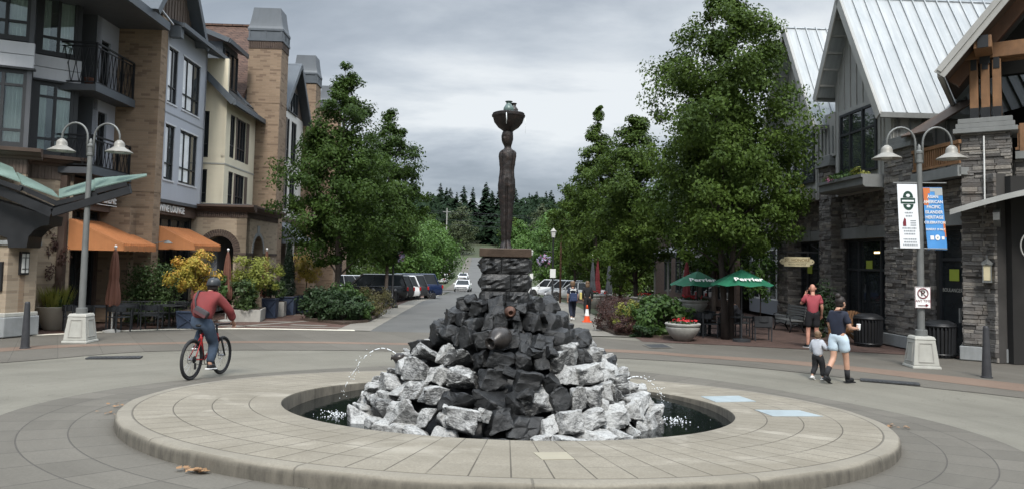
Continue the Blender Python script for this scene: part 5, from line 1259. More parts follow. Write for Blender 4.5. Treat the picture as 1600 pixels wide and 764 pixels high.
# wall of the porch to the right of the pillar: balcony rail, ledge, entrance under the canopy
mb=MB(); stones(mb,XB(.5),1.2,6,4.3,5.3,(),random.Random(41)); stones(mb,XB(.5),4.6,6,0,4.3,(),random.Random(42)); mb.box(1.15,6,.54,.7,4.3,5.3); mb.build('stone_wall',M['ledge'],T1,bevel=.008,seg=1)
MB().box(1.2,6,.3,.56,5.3,5.5).build('ledge',M['trim_gray'],T1); MB().box(1.1,6,1.2,1.4,0,4.3).build('entrance',M['dark_inside'],T1)
mb=MB(); mb.box(1.2,6,.42,.5,6.1,6.2); mb.box(1.2,6,.43,.49,5.55,5.62)
for k in range(48): mb.box(1.25+k*.1,1.30+k*.1,.44,.47,5.6,6.1)
mb.box(1.3,1.45,.4,.55,5.5,6.25); mb.build('timber_railing',M['timber'],T1)
mb=MB(); N=16; vs=[];fs=[]
for i in range(N+1):
    x=-.2+i*(5.6/N); z=3.74+.62*math.sin(PI*(i/N)*.92+.02)
    vs+=[(x,-1.25,z),(x,-1.25,z+.13),(x,.45,z+.30),(x,.45,z+.17)]
for i in range(N): 
    for j in range(4): fs.append((i*4+j,i*4+(j+1)%4,i*4+4+(j+1)%4,i*4+4+j))
fs+=[(3,2,1,0),(N*4,N*4+1,N*4+2,N*4+3)]; mb.add(vs,fs); cn=fixn(mb.build('canopy',M['steel_pale'],T1))
fixn(MB().extr([(.0,3.45),(-1.0,3.62),(-1.05,3.80),(.0,4.0)],'x',.72,.86).build('canopy_bracket',M['trim_gray'],T1)); fixn(MB().extr([(.0,3.45),(-1.0,3.9),(-1.05,4.1),(.0,4.3)],'x',3,3.15).build('canopy_bracket',M['trim_gray'],T1))
MB().tube([(.52,-.10,4.0),(.52,-.10,5.9)],.02,6).build('hanger_rod',M['white_trim'],T1)
mb=MB(); pts=[(1.5+.28*math.cos(t)*(1-t/14),-.9,2.95+.42*math.sin(t)*(1-t/14)) for t in np.linspace(0,11,40)]; mb.tube(pts,.018,6); mb.tube([(1.5,-.9,3.3),(1.5,-.9,4.1)],.018,6); mb.build('scroll',M['trim_pale'],T1,smooth=True)
l_=MB().box(.46,.64,-.30,-.14,2.1,2.5).build('wall_lantern',M['signgold'],T1,bevel=.01); mb=MB(); mb.box(.43,.67,-.33,-.11,2.5,2.54); mb.lathe([(.15,0),(.05,.10),(.02,.12)],4,c=(.55,-.22,2.54)); mb.tube([(.55,-.22,2.66),(.55,-.22,2.76),(.55,-.02,2.76)],.014,6)
for x in (.46,.64): 
    for y in (-.30,-.14): mb.box(x-.012,x+.012,y-.012,y+.012,2.07,2.5)
mb.box(.44,.66,-.32,-.12,2.05,2.09); mb.build('lantern_frame',M['lamp_paint'],l_)
# tilted patio shade seen almost edge on
q=[at(1407,214,22.0),at(1446,205,20.6),at(1527,155,21.4),at(1502,157,23.0)]
sh=thing('patio_awning','tilted brown patio awning panel above the balcony railing','awning',tuple(at(1478,200,21.6)))
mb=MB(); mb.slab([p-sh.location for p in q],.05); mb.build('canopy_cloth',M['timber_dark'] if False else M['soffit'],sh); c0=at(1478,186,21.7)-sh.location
mb=MB(); mb.tube([(c0.x,c0.y,c0.z),(c0.x,c0.y,c0.z-1.7)],.03,8); mb.bar(tuple((q[0]+q[1])/2-sh.location-Vector((0,0,.07))),tuple((q[2]+q[3])/2-sh.location-Vector((0,0,.07))),.05); mb.build('pole',M['lamp_paint'],sh)
# ------------------------------------------------------------------ shops farther along the east side, mostly behind the trees
S2=thing('far_shop','gray stone and white trimmed shopfront behind the street trees','building',RO,RL)
stone_wall('stone_wall',S2,FR_(1.6),9.2,16,3.6,5.2,(),51); facade('upper_wall',M['trim_pale'],S2,FR_(1.6),9.2,30,5.2,8.6,[(a,a+1.5,5.7,7.6) for a in (10,12.6,17,20,24)],.16)
for a in (10,12.6,17,20,24): window(S2,FR_(1.6),a,a+1.5,5.7,7.6,(0,.5,1),(0,.5,1),d=-.05,fm=M['white_trim'])
facade('shop_wall',M['panel_mid'],S2,FR_(1.7),9.2,16,.0,3.6,[(9.5,11.3,.7,3.2),(11.6,13.4,.7,3.2),(13.7,15.6,.7,3.2)],.16)
for a,b in ((9.5,11.3),(11.6,13.4),(13.7,15.6)): window(S2,FR_(1.7),a,b,.7,3.2,(0,.5,1),(0,.78,1),d=-.05,fm=M['white_trim'],fw=.07,name='shop_window')
facade('shop_wall',M['brick_dark'],S2,FR_(1.0),16,34,0,5.2,[(a,a+2,.4,3.1) for a in (17,20,23,26,29)],.2)
for a in (17,20,23,26,29): window(S2,FR_(1.0),a,a+2,.4,3.1,(0,.5,1),(0,.78,1),d=-.05,name='shop_window')
mb=MB(); mb.slab([(.9,9,8.6),(.9,30,8.6),(6,30,12.5),(6,9,12.5)],.15); mb.build('metal_roof',M['roof_metal'],S2)
MB().box(2.2,8,9.3,33.8,0,8.5).build('rear_wall',M['dark_inside'],S2)
o=awning('awning',M['panel_dark'],S2,16.5,24,1.0,-1.6,3.9,3.0,.25,0)
mb=MB(); 
for y in (17,20.4,23.6): mb.box(-1.55,-1.45,y,y+.1,0,2.9)
mb.build('awning_post',M['lamp_paint'],S2)
# ------------------------------------------------------------------ trees
def crown_fn(profile,seed,lean=(0,0),nclump=220,cr=.42,holes=.0):
    r=np.random.default_rng(seed); Z=np.array([p[0] for p in profile]); R_=np.array([p[1] for p in profile])
    zz=np.linspace(Z[0],Z[-1],200); ww=np.interp(zz,Z,R_)+.30; ww/=ww.sum()
    z=r.choice(zz,nclump,p=ww)+r.normal(0,.15,nclump); a=r.uniform(0,2*PI,nclump)
    z=np.minimum(z,Z[-1]-.25); lump=1+.24*np.sin(a*3+z*1.1+seed)+.20*np.sin(a*5-z*2.3+seed*2)+.14*np.sin(z*4.1+a)
    rad=np.interp(z,Z,R_)*lump*np.sqrt(r.uniform(.06,1.0,nclump))*np.where(z>Z[-1]*.86,.7,1)
    C=np.stack([np.cos(a)*rad+lean[0]*(z-Z[0]),np.sin(a)*rad+lean[1]*(z-Z[0]),z],1)
    S=cr*r.uniform(.55,1.35,(nclump,1))*np.clip(np.interp(z,Z,R_)/R_.max()+.35,.35,1)[:,None]
    def fn(n):
        i=r.integers(0,nclump,n); q=r.normal(0,1,(n,3)); q/=np.linalg.norm(q,axis=1,keepdims=True); q*=r.uniform(0,1,(n,1))**.5
        q[:,2]*=.7; P=C[i]+q*S[i]*1.15
        o=C[i]-np.array([0,0,Z.mean()]); o[:,2]*=.3; o/=np.linalg.norm(o,axis=1,keepdims=True)+1e-6
        return P,q*.6+o*.6
    return fn,C
def tree(name,label,x,y,profile,tr,n,size,lm,seed,group='street trees',trunks=1,bark='bark',lean=(0,0),nclump=220,cr=.42,cat='tree',z=None):
    t=thing(name,label,cat,(x,y,G(x,y) if z is None else z),0,group); r=random.Random(seed)
    fn,C=crown_fn(profile,seed,lean,nclump,cr)
    foliage('crown',M[lm],t,n,fn,size,.55,.5,.35)
    mb=MB(); zt=profile[-1][0]; z0=profile[0][0]
    for k in range(trunks):
        a=2*PI*k/trunks+.6; off=.12*(trunks>1); pts=[];rs=[]
        for i in range(9):
            q=i/8; w=off*(1+q*5)
            pts.append((math.cos(a)*w+r.uniform(-1,1)*.03*i+lean[0]*max(0,q*zt-z0),math.sin(a)*w+r.uniform(-1,1)*.03*i+lean[1]*max(0,q*zt-z0),q*zt*.86)); rs.append(tr*(1.25 if i==0 else 1)*(1-q*.88))
        mb.tube(pts,rs,8)
    idx=[i for i in range(len(C))]; r.shuffle(idx)
    for i in idx[:26]:
        c=C[i]; b=max(z0*.75,min(zt*.8,c[2]-.55*math.hypot(c[0],c[1])-.4)); p0=Vector((lean[0]*max(0,b-z0),lean[1]*max(0,b-z0),b)); p1=Vector(c); m_=p0.lerp(p1,.5)+Vector((r.uniform(-.1,.1),r.uniform(-.1,.1),.12))
        mb.tube([p0,m_,p1],[tr*.30*(1-b/zt)+.012,tr*.2*(1-b/zt)+.01,.008],5)
    mb.build('trunk',M[bark],t,smooth=True); return t
tree('street_tree','tall dark green street tree in the planting bed left of the street',-7.2,30.85,[(2.2,.8),(2.9,1.75),(3.8,2.25),(5.0,2.3),(6.6,1.75),(8.4,1.15),(9.8,.6),(10.75,.12)],.13,46000,.135,'leaf_deep',3,cr=.5,nclump=260)
tree('street_tree','shorter dark street tree standing by the parked cars',-6.75,40.2,[(2.6,.8),(3.3,1.5),(4.4,1.95),(6.0,2.0),(7.8,1.35),(9.4,.8),(10.8,.12)],.11,34000,.15,'leaf_deep',5,cr=.5)
tree('street_tree','large forked street tree over the green umbrellas',7.1,24.25,[(2.75,1.2),(3.4,2.0),(4.3,2.35),(5.4,2.4),(6.6,2.3),(8.4,2.1),(10.0,1.6),(11.2,1.0),(12.2,.3)],.115,78000,.125,'leaf',8,trunks=2,bark='bark_dark',nclump=340,cr=.5)
tree('street_tree','slender spired street tree, tallest beyond the flower bed',5.3,46,[(2.4,1.2),(3.6,2.3),(5.6,2.5),(7.6,2.0),(9.4,1.1),(11,.75),(12.6,.15)],.13,34000,.17,'leaf',11,cr=.55)
tree('street_tree','full street tree between the spired tree and the forked tree',5.9,35,[(2.0,1.0),(3.0,2.0),(4.8,2.3),(6.6,2.0),(8.2,1.3),(9.6,.3)],.13,34000,.15,'leaf',13,bark='bark_dark',cr=.5)
tree('street_tree','street tree close behind the forked tree, before the gray shop',8.6,31.5,[(2.3,1.0),(3.4,1.9),(5.2,2.3),(7.4,2.0),(9.0,1.1),(10.2,.3)],.12,24000,.15,'leaf_deep',17,bark='bark_dark',cr=.5)
tree('street_tree','street tree farther along the east sidewalk beyond the spired tree',5.2,60,[(2.2,1.4),(3.6,2.6),(5.6,2.8),(7.6,2.0),(9.4,.5)],.13,12000,.22,'leaf',19,cr=.6)
tree('shade_tree','bright green tree arching over the parked cars on the left',-10.2,72,[(1.8,2.0),(3.2,3.1),(5.2,3.1),(7.2,2.0),(8.7,.5)],.15,13000,.26,'leaf_bright',23,group='bright trees along the street',cr=.8)
tree('shade_tree','bright green tree reaching toward the road on the left',-8.6,79,[(1.4,1.8),(2.8,2.6),(4.6,2.7),(6.4,1.9),(7.6,.5)],.15,12000,.26,'leaf_bright',29,group='bright trees along the street',cr=.8)
tree('shade_tree','bright green tree farthest up the left sidewalk before the crossing',-12.5,100,[(1.4,2.2),(3.4,3.6),(5.8,3.6),(8.2,2.4),(9.8,.5)],.16,9000,.34,'leaf_bright',31,group='bright trees along the street',cr=.9)
tree('shade_tree','bright green tree behind the far right lamp post',4.6,86,[(1.6,1.8),(3.0,3.1),(5.4,3.2),(8.0,2.4),(9.8,.5)],.15,12000,.28,'leaf_bright',37,group='bright trees along the street',cr=.8)
tree('shade_tree','bright green tree between the far right lamp and the spired tree',7.6,74,[(1.6,1.8),(3.0,3.0),(5.2,3.0),(7.6,2.2),(9.2,.5)],.15,11000,.28,'leaf_bright',41,group='bright trees along the street',cr=.8)
for (x,y,H,R_,lm,sd,lab) in ((-19,275,19,5.5,'leaf_pale',43,'pale gray green tree on the far slope left of the figure'),(1,240,14,5.5,'leaf',44,'rounded mid green tree on the far slope behind the plinth'),(2.5,232,13,5,'leaf_bright',45,'rounded bright tree on the far slope right of the figure'),
     (10,240,19,5.5,'leaf_pale',46,'pale gray green tree on the far slope right of the figure'),(18,225,17,6,'leaf_bright',47,'tall yellow green tree on the far slope at right'),(-28,240,17,6,'leaf',48,'dark round tree on the far slope at left'),(4.5,205,9,4,'leaf_bright',49,'low bright tree right of the top of the road'),(-22,215,11,4.5,'leaf_bright',50,'bright tree left of the road top'),(28,235,18,6,'leaf',51,'dark round tree on the far slope at right')):
    tree('hillside_tree',lab,x,y,[(1.5,R_*.6),(H*.3,R_),(H*.6,R_*.85),(H*.85,R_*.5),(H,R_*.1)],.3,4500,.75,lm,sd,group='broadleaf trees on the far slope',nclump=90,cr=1.6)
for (x,y,H,R_,lm,sd,lab) in ((-15,64,8,3.2,'leaf_deep',61,'dark tree behind the silver parked car on the left'),(-14,84,9,3.6,'leaf',62,'mid green tree behind the bright trees on the left'),(-19,76,9,3.6,'leaf_deep',63,'dark tree deep behind the left parked cars'),(-18,104,11,4.2,'leaf',64,'mid green tree far behind the left bright trees'),
     (10,84,9,3.6,'leaf_deep',65,'dark tree behind the bright trees on the right'),(9.5,64,8.5,3.2,'leaf',66,'mid green tree behind the spired tree'),(13.5,72,9,3.8,'leaf_deep',67,'dark tree at the back of the east shops'),(7.5,104,10,4.2,'leaf_deep',68,'dark tree far up the right side of the street')):
    tree('background_tree',lab,x,y,[(.6,R_*.7),(H*.3,R_),(H*.6,R_*.85),(H*.85,R_*.5),(H,R_*.1)],.16,9000,.30,lm,sd,group='trees behind the street trees',nclump=110,cr=1.0)
def conifer_mesh(seed):
    r=np.random.default_rng(seed); V=[]
    for z in np.linspace(.08,.99,34):
        R_=.21*(1-z)**.8*(1+.25*r.normal())+.014; k=11
        for j in range(k):
            a=r.uniform(0,2*PI); L=R_*r.uniform(.7,1.25); d=np.array([math.cos(a),math.sin(a),0]); s=np.array([-d[1],d[0],0]); w=L*.5+.01
            p=np.array([0,0,z+r.uniform(-.012,.012)])
            V.append([p+s*w*.25,p+d*L*.6+s*w*.5-np.array([0,0,L*.25]),p+d*L-np.array([0,0,L*.55]),p+d*L*.6-s*w*.5-np.array([0,0,L*.3])])
    o=quadcloud('crown',np.array(V),M['needle']); me=o.data; bpy.data.objects.remove(o); return me
CON=[conifer_mesh(s) for s in (1,2,3,4,5)]
trk=MB().lathe([(.014,0),(.010,.5),(.002,.97)],6).build('trunk',M['bark_dark']); TRM=trk.data; bpy.data.objects.remove(trk)
rc=random.Random(12)
for k in range(74):
    px=560+ (k%37)*13.5+rc.uniform(-5,5); Y=rc.uniform(330,370) if k<37 else rc.uniform(375,430)
    X=(px-795)/1155*Y; H=rc.uniform(17,24) if k<37 else rc.uniform(21,31); 
    zt=2.35+Y/1155*(409-rc.uniform(286,322)); zb=G(X,Y)-1; H=max(12,zt-zb)
    t=thing('fir_tree','dark fir on the far ridge, one of many alike along the skyline','tree',(X,Y,zb),rc.uniform(0,6),'firs along the skyline'); t.scale=(H*rc.uniform(.95,1.25),H*rc.uniform(.95,1.25),H)
    a=bpy.data.objects.new('crown',CON[k%5]); link(a,t); b=bpy.data.objects.new('trunk',TRM); link(b,t)
def fmass(n):
    X=rng.uniform(-125,110,n); Y=rng.uniform(285,425,n); zb=np.array([prof(y) for y in Y]); h=15+4*np.sin(X*.13)+3*np.sin(X*.31+Y*.1)
    Z=zb+h*np.sqrt(rng.uniform(.02,1,n)); 
    keep=(np.abs(X-(-.043*(Y-24.5)-1))>6)|(Y>330); P=np.stack([X,Y,Z],1)[keep]; return P,np.tile(np.array([0,-.6,.5]),(len(P),1))
tag(foliage('far_woodland',M['forest'],None,34000,fmass,2.3,.7),kind='stuff')
# ------------------------------------------------------------------ shrubs, planters, hedges
def shrub(name,label,x,y,r,lm,n,size,group=None,cat='shrub',z=0,stems=True,extra=None,clumps=0,cr=.3,shell=.5):
    t=thing(name,label,cat,(x,y,G(x,y)+z),0,group)
    foliage('foliage',M[lm],t,n,blob((0,0,r[2]*.95),r,shell,clumps or max(14,n//60),cr,.02),size)
    if extra: 
        for nm,m_,k,s in extra: foliage(nm,M[m_],t,k,blob((0,0,r[2]*.98),(r[0]*1.02,r[1]*1.02,r[2]*1.02),.92,max(5,k//14),.10,.1),s)
    if stems:
        mb=MB()
        for i in range(7): a=i*.9; mb.tube([(0,0,0),(math.cos(a)*r[0]*.3,math.sin(a)*r[1]*.3,r[2]*.8),(math.cos(a)*r[0]*.6,math.sin(a)*r[1]*.6,r[2]*1.4)],[.02,.014,.006],5)
        mb.build('stem',M['bark_dark'],t)
    return t
def bed(name,pts,zz=.1):
    mb=MB(); mb.prism(pts,-.3,zz,scale=.97); o=mb.build(name,M['soil']); o.location.z=G(*pts[0]); o['kind']='structure'; return o
bed('planting_bed_soil',[(-7.9,28.4),(-6.0,26.8),(-5.35,28.2),(-5.5,31.8),(-6.2,33.2),(-7.9,33)])
bed('planting_bed_soil',[(3.2,27.6),(3.5,25.0),(5.3,23.95),(5.8,24.6),(5.6,29.5),(3.6,31)])
shrub('hydrangea_shrub','dark leafy shrub at the left end of the bed under the tall tree',-7.35,29.1,(.9,.9,.66),'leaf_dark',3600,.13)
shrub('hydrangea_shrub','dark green shrub in front of the tall street tree trunk',-6.35,28.2,(1.0,.8,.58),'leaf_dark',3600,.13)
shrub('hydrangea_shrub','leafy shrub with pale flower heads behind the trunk of the tall tree',-6.6,30.3,(1.0,1.0,.74),'leaf_shrub',3400,.14,extra=[('blossoms','leaf_pale',220,.10)])
shrub('hydrangea_shrub','small bright green shrub at the right front of the bed under the tall tree',-5.8,28.6,(.55,.6,.48),'leaf_shrub',1700,.12)
shrub('spirea_shrub','bronze green rounded shrub at the street end of the left bed',-5.65,30.6,(.8,.9,.68),'leaf_brown',3600,.07)
shrub('barberry_shrub','brown purple barberry shrub at the street end of the right bed',3.75,26.6,(.85,.95,.66),'leaf_purple',4600,.065)
shrub('spirea_shrub','yellow green shrub in the middle of the right bed',4.15,25.5,(.62,.6,.58),'leaf_yellow',2600,.07)
shrub('barberry_shrub','low brown purple shrub at the front of the right bed',3.85,24.95,(.55,.45,.36),'leaf_purple',2400,.06)
shrub('hydrangea_shrub','big leafed green hydrangea with white flower heads beside the stone bowls',5.0,25.0,(1.05,.85,.72),'leaf_shrub',3800,.17,extra=[('blossoms','leaf_pale',150,.10)])
shrub('daylily_clump','yellow flowered clump between the hydrangea and the stone bowls',5.75,25.9,(.35,.35,.55),'leaf_dark',700,.11,extra=[('blossoms','leaf_yellow',60,.09)])
shrub('dark_groundcover','low dark clump at the front edge of the right bed',4.35,24.35,(.5,.35,.2),'leaf_dark',1000,.09)
# west terrace hedge and planters
def hedge(name,label,x,y,w,d,h,rz,lm,n,size):
    t=thing(name,label,'hedge',(x,y,G(x,y)),rz)
    def fn(k):
        C=np.stack([rng.uniform(-w/2,w/2,60),rng.uniform(-d/2,d/2,60),rng.uniform(.25,h,60)],1); i=rng.integers(0,60,k); q=rng.normal(0,.17,(k,3)); P=C[i]+q; P[:,2]=np.maximum(P[:,2],.1); return P,q*3
    foliage('foliage',M[lm],t,n,fn,size); mb=MB()
    for i in range(8): mb.tube([(-w/2+w*i/7,0,0),(-w/2+w*i/7+.05,.03,h*.8)],[.02,.008],5)
    mb.build('stem',M['bark_dark'],t); return t
hedge('hedge','clipped leafy green hedge screen against the brick tower on the terrace',-12.15,25.35,1.55,.5,1.85,.1,'leaf_hedge',6500,.09)
def planter_box(label,x,y,w,d,h,mt,rz=.04,cross=True,name='planter_box'):
    t=thing(name,label,'planter',(x,y,G(x,y)),rz)
    mb=MB(); mb.prism([(-w/2,-d/2),(w/2,-d/2),(w/2,d/2),(-w/2,d/2)],.0,h,scale=1.12 if cross else 1.02); mb.build('body',M[mt],t,bevel=.012)
    if cross:
        mb=MB(); y0=-d/2-.02
        s=lambda q:1+.12*q/h
        mb.bar((-w/2*.9,y0,.06),(w/2*1.0,y0-.03,h-.06),.05,.02); mb.bar((w/2*.9,y0-.002,.06),(-w/2*1.0,y0-.034,h-.06),.05,.02); mb.bar((-w/2,y0,.04),(w/2,y0,.04),.05,.024); mb.bar((-w/2*1.08,y0-.03,h-.03),(w/2*1.08,y0-.03,h-.03),.05,.024); mb.build('cross_trim',M[mt],t)
    MB().box(-w/2*.95,w/2*.95,-d/2*.95,d/2*.95,h-.04,h+.012).build('soil',M['soil'],t); return t
def small_tree(label,x,y,z0,zc,r,lm,n,size,sd,name='maple_tree',tr=.03):
    t=thing(name,label,'tree',(x,y,G(x,y)+z0)); zc-=z0
    fn=blob((0,0,zc),r,.35,46,.24); foliage('crown',M[lm],t,n,fn,size,.45,.6,.6,.42)
    mb=MB(); rr_=random.Random(sd); mb.tube([(0,0,0),(.02,.01,zc*.4),(.0,.0,zc*.8)],[tr,tr*.8,tr*.6],7)
    for i in range(9): a=i*.73; mb.tube([(0,0,zc*.45+.05*i),(math.cos(a)*r[0]*.4,math.sin(a)*r[1]*.4,zc*.9),(math.cos(a)*r[0]*.8,math.sin(a)*r[1]*.8,zc+r[2]*rr_.uniform(-.2,.5))],[tr*.5,tr*.35,.005],5)
    mb.build('trunk',M['bark_dark'],t,smooth=True); return t
planter_box('navy square planter with crossed trim under the orange tinted maple',-10.35,24.3,.72,.72,.58,'blue_planter')
small_tree('orange tinted yellow maple in the navy planter behind the cyclist',-10.35,24.3,.58,1.80,(.88,.8,.82),'leaf_maple',6000,.10,1)
planter_box('long pale concrete trough full of shrubs behind the cyclist',-9.9,28.0,1.15,1.5,.45,'concrete',.2,False,'concrete_trough')
shrub('terrace_shrub','loose green shrubs growing in the long concrete trough',-10.0,27.6,(.75,.7,.55),'leaf_hedge',2400,.12,z=.42)
shrub('terrace_shrub','upright green shrub at the near end of the concrete trough',-10.6,27.0,(.4,.4,.62),'leaf_shrub',1100,.13,z=.42)
small_tree('lime green maple rising above the long concrete trough',-9.8,28.4,.42,1.72,(.98,.85,.86),'leaf_lime',4800,.10,2)
planter_box('tall navy planter next to the far end of the concrete trough',-9.55,29.6,.5,.5,.78,'blue_planter',.1)
shrub('terrace_shrub','dark shrub in the tall navy planter by the trough',-9.55,29.6,(.35,.35,.4),'leaf_dark',800,.1,z=.76)
planter_box('weathered concrete planter between the navy planters',-9.62,30.6,.7,.5,.6,'concrete',.1,False,'concrete_planter')
shrub('terrace_shrub','green shrub in the weathered concrete planter between navy ones',-9.62,30.6,(.4,.35,.5),'leaf_hedge',900,.1,z=.58)
planter_box('navy planter holding the dark cypress',-9.5,31.7,.6,.6,.78,'blue_planter',.1)
t=thing('cypress_tree','slim dark cypress column in a navy planter','tree',(-9.5,31.7,G(-9.5,31.7)+.76))
def cyf(n):
    z=rng.uniform(0,1,n); a=rng.uniform(0,2*PI,n); r_=(.34*(1-z)**.7*np.minimum(1,z*8+.5)+.02)*np.sqrt(rng.uniform(.3,1,n))*(1+.15*np.sin(a*3+z*14)); return np.stack([r_*np.cos(a),r_*np.sin(a),z*2.3],1),np.stack([np.cos(a),np.sin(a),a*0+.2],1)
foliage('crown',M['cypress'],t,3600,cyf,.09); MB().tube([(0,0,0),(0,0,1.6)],[.03,.01],6).build('trunk',M['bark_dark'],t)
planter_box('navy planter farthest along the terrace under the gold maple',-9.2,32.9,.55,.55,.78,'blue_planter',.1)
small_tree('gold and orange maple beyond the cypress',-9.1,33.0,.76,2.0,(.72,.7,.8),'leaf_gold',3400,.10,3)
# beige bowl planter by the canopy pier
def pot_thing(name,label,x,y,profile,mt,z=0,n=28):
    t=thing(name,label,'planter',(x,y,G(x,y)+z)); MB().lathe(profile,n).build('bowl',M[mt],t,smooth=True,autos=.7); MB().lathe([(.001,profile[-1][1]-.05),(profile[-1][0]*.97,profile[-1][1]-.05)],n,cap=False).build('soil',M['soil'],t); return t
pot_thing('planter','tall beige tapered planter beside the canopy pier',-14.05,23.0,[(.30,0),(.34,.05),(.52,.62),(.55,.70),(.53,.71),(.50,.66)],'planter_beige')
t=thing('potted_grasses','green grasses and herbs in the tall beige planter','plant',(-14.05,23.0,.63)); V=[]
for i in range(420):
    a=rng.uniform(0,6.28); q=rng.uniform(0,.42); L=rng.uniform(.3,.75); p=np.array([math.cos(a)*q,math.sin(a)*q,0]); e=p+np.array([math.cos(a)*L*.35,math.sin(a)*L*.35,L]); s=np.array([-math.sin(a),math.cos(a),0])*.012; m_=(p+e)/2+np.array([0,0,.05]); V.append([p-s,m_-s,e,m_+s])
quadcloud('foliage',np.array(V),M['leaf_yellow'],t); foliage('foliage',M['leaf_hedge'],t,600,blob((.1,0,.2),(.42,.42,.3),.3,20,.3),.09)
small_tree('reddish leaved shrub tree standing behind the canopy pier',-14.55,23.35,.0,2.25,(.62,.5,1.1),'leaf_purple',2600,.10,6,'shrub_tree'); 
# stone bowls on the east side
BWL=[(.20,0),(.26,.03),(.42,.20),(.52,.36),(.53,.42),(.50,.44),(.50,.47),(.54,.48),(.56,.53),(.54,.56),(.49,.55)]
def bowlflowers(x,y,z,label,r=.48,n=420):
    t=thing('bedding_flowers',label,'plant',(x,y,G(x,y)+z)); foliage('foliage',M['leaf_dark'],t,n,blob((0,0,.03),(r,r,.12),.2,30,.3),.09); foliage('blossoms',M['petal_red'],t,n//3,blob((0,0,.12),(r*.95,r*.95,.1),.3,26,.14),.075); foliage('blossoms',M['petal_lilac'],t,n//8,blob((0,-r*.3,.05),(r*.8,r*.5,.1),.3,10,.14),.06)
pot_thing('stone_bowl','wide concrete bowl of red flowers standing on the paving',5.45,23.45,BWL,'bowl'); bowlflowers(5.45,23.45,.52,'red flowers in the concrete bowl on the paving')
p_=MB().box(-.42,.42,-.42,.42,0,.62).build('pedestal',M['limestone_gray'],None,loc=(6.35,26.0,G(6.35,26.)),bevel=.02); tag(p_,'gray stone pedestal under the raised flower bowl','pedestal'); 
pot_thing('stone_bowl','raised concrete bowl of red flowers on a stone pedestal',6.35,26.0,[(r*1.03,z*1.02) for r,z in BWL],'bowl',.62); bowlflowers(6.35,26.0,1.17,'red flowers in the raised concrete bowl',.5)
pot_thing('stone_bowl','distant concrete bowl beside the two walkers',4.35,37,[(r*1.3,z*1.3+.25) for r,z in BWL],'bowl'); bowlflowers(4.35,37,.97,'red flowers in the distant bowl beside the walkers',.6,300)
pot_thing('stone_bowl','concrete bowl in front of the dark awning',6.35,34.5,[(r*1.35,z*1.2+.3) for r,z in BWL],'bowl'); bowlflowers(6.35,34.5,.96,'red flowers in the bowl before the dark awning',.62,320)
small_tree('bright leafy young tree in front of the white trimmed shopfront',10.6,31.5,.0,2.3,(.85,.8,1.3),'leaf_bright',2600,.14,9,'young_tree'); shrub('potted_shrub','dark leafy shrub against the shop wall behind the man in red',10.75,25.6,(.5,.45,.95),'leaf_dark',1800,.12)
# ------------------------------------------------------------------ street furniture
def double_lamp(label,x,y,rz):
    t=thing('street_lamp',label,'street lamp',(x,y,G(x,y)),rz,'twin headed street lamps')
    mb=MB(); q=[(-.33,-.33),(.33,-.33),(.33,.33),(-.33,.33)]; mb.prism(q,0,.07,scale=.96); mb.prism([(a*.9,b*.9) for a,b in q],.07,.68,scale=.78); mb.prism([(a*.75,b*.75) for a,b in q],.68,.76,scale=.86)
    o=mb.build('base',M['limestone'],t,bevel=.018)
    mb=MB()
    for a in range(4):
        mb.M=Matrix.Rotation(a*PI/2,4,'Z')
        for (p,q_) in (((-.17,.16),(.17,.16)),((-.14,.60),(.14,.60)),((-.17,.16),(-.14,.60)),((.17,.16),(.14,.60))):
            f=lambda z:-.297+(z-.07)/.61*.0653-.004
            mb.bar((p[0],f(p[1]),p[1]),(q_[0],f(q_[1]),q_[1]),.022,.016)
    mb.build('base_panel',M['concrete'],o)
    mb=MB(); mb.lathe([(.14,.76),(.14,.9),(.12,.91)],16); mb.lathe([(.085,.9),(.078,2.5),(.062,4.95),(.085,4.96),(.085,5.02),(.07,5.03),(.07,5.18),(.085,5.19),(.085,5.24),(.045,5.28),(.045,5.36),(.01,5.42)],14); mb.build('pole',M['lamp_paint'],t,smooth=True,autos=.6)
    for sg in (-1,1):
        pts=[(sg*.08,0,4.95),(sg*.085,0,5.45)]+[(sg*(.42-.335*math.cos(w)),0,5.45+.335*math.sin(w)*1.15) for w in np.linspace(.25,PI,12)]+[(sg*.755,0,5.33)]
        MB().tube(pts,.027,8).build('arm',M['lamp_paint'],t,smooth=True)
        s=MB().lathe([(.02,.36),(.05,.35),(.11,.30),(.135,.24),(.135,.17),(.15,.15),(.34,.035),(.345,.02),(.33,.015),(.13,.12),(.10,.12)],22,c=(sg*.755,0,5.04)).build('lamp_shade',M['lamp_shade'],t,smooth=True,autos=.8); MB().lathe([(.001,.02),(.12,.04),(.13,.12)],16,c=(sg*.755,0,5.02)).build('lens',M['lens'],s,smooth=True)
    return t
double_lamp('gray twin headed street lamp on a stone base before the orange awnings',-11.37,19.75,.05); double_lamp('gray twin headed street lamp with two banners beside the shop door',9.98,18.05,-.12)
def bollard(x,y,label,h=1.13,top=.055,bot=.10,grp='tapered bollards'):
    o=MB().lathe([(bot+.02,0),(bot+.02,.025),(bot,.03),(top+.004,h-.06),(top+.004,h-.03),(top-.01,h),(.02,h+.005)],16).build('bollard',M['bollard'],smooth=True,autos=.6,loc=(x,y,G(x,y))); return tag(o,label,'bollard',grp)
bollard(-11.78,18.15,'tapered charcoal bollard in front of the brick canopy pier'); bollard(10.56,16.5,'tapered charcoal bollard in front of the stone pillar at right')
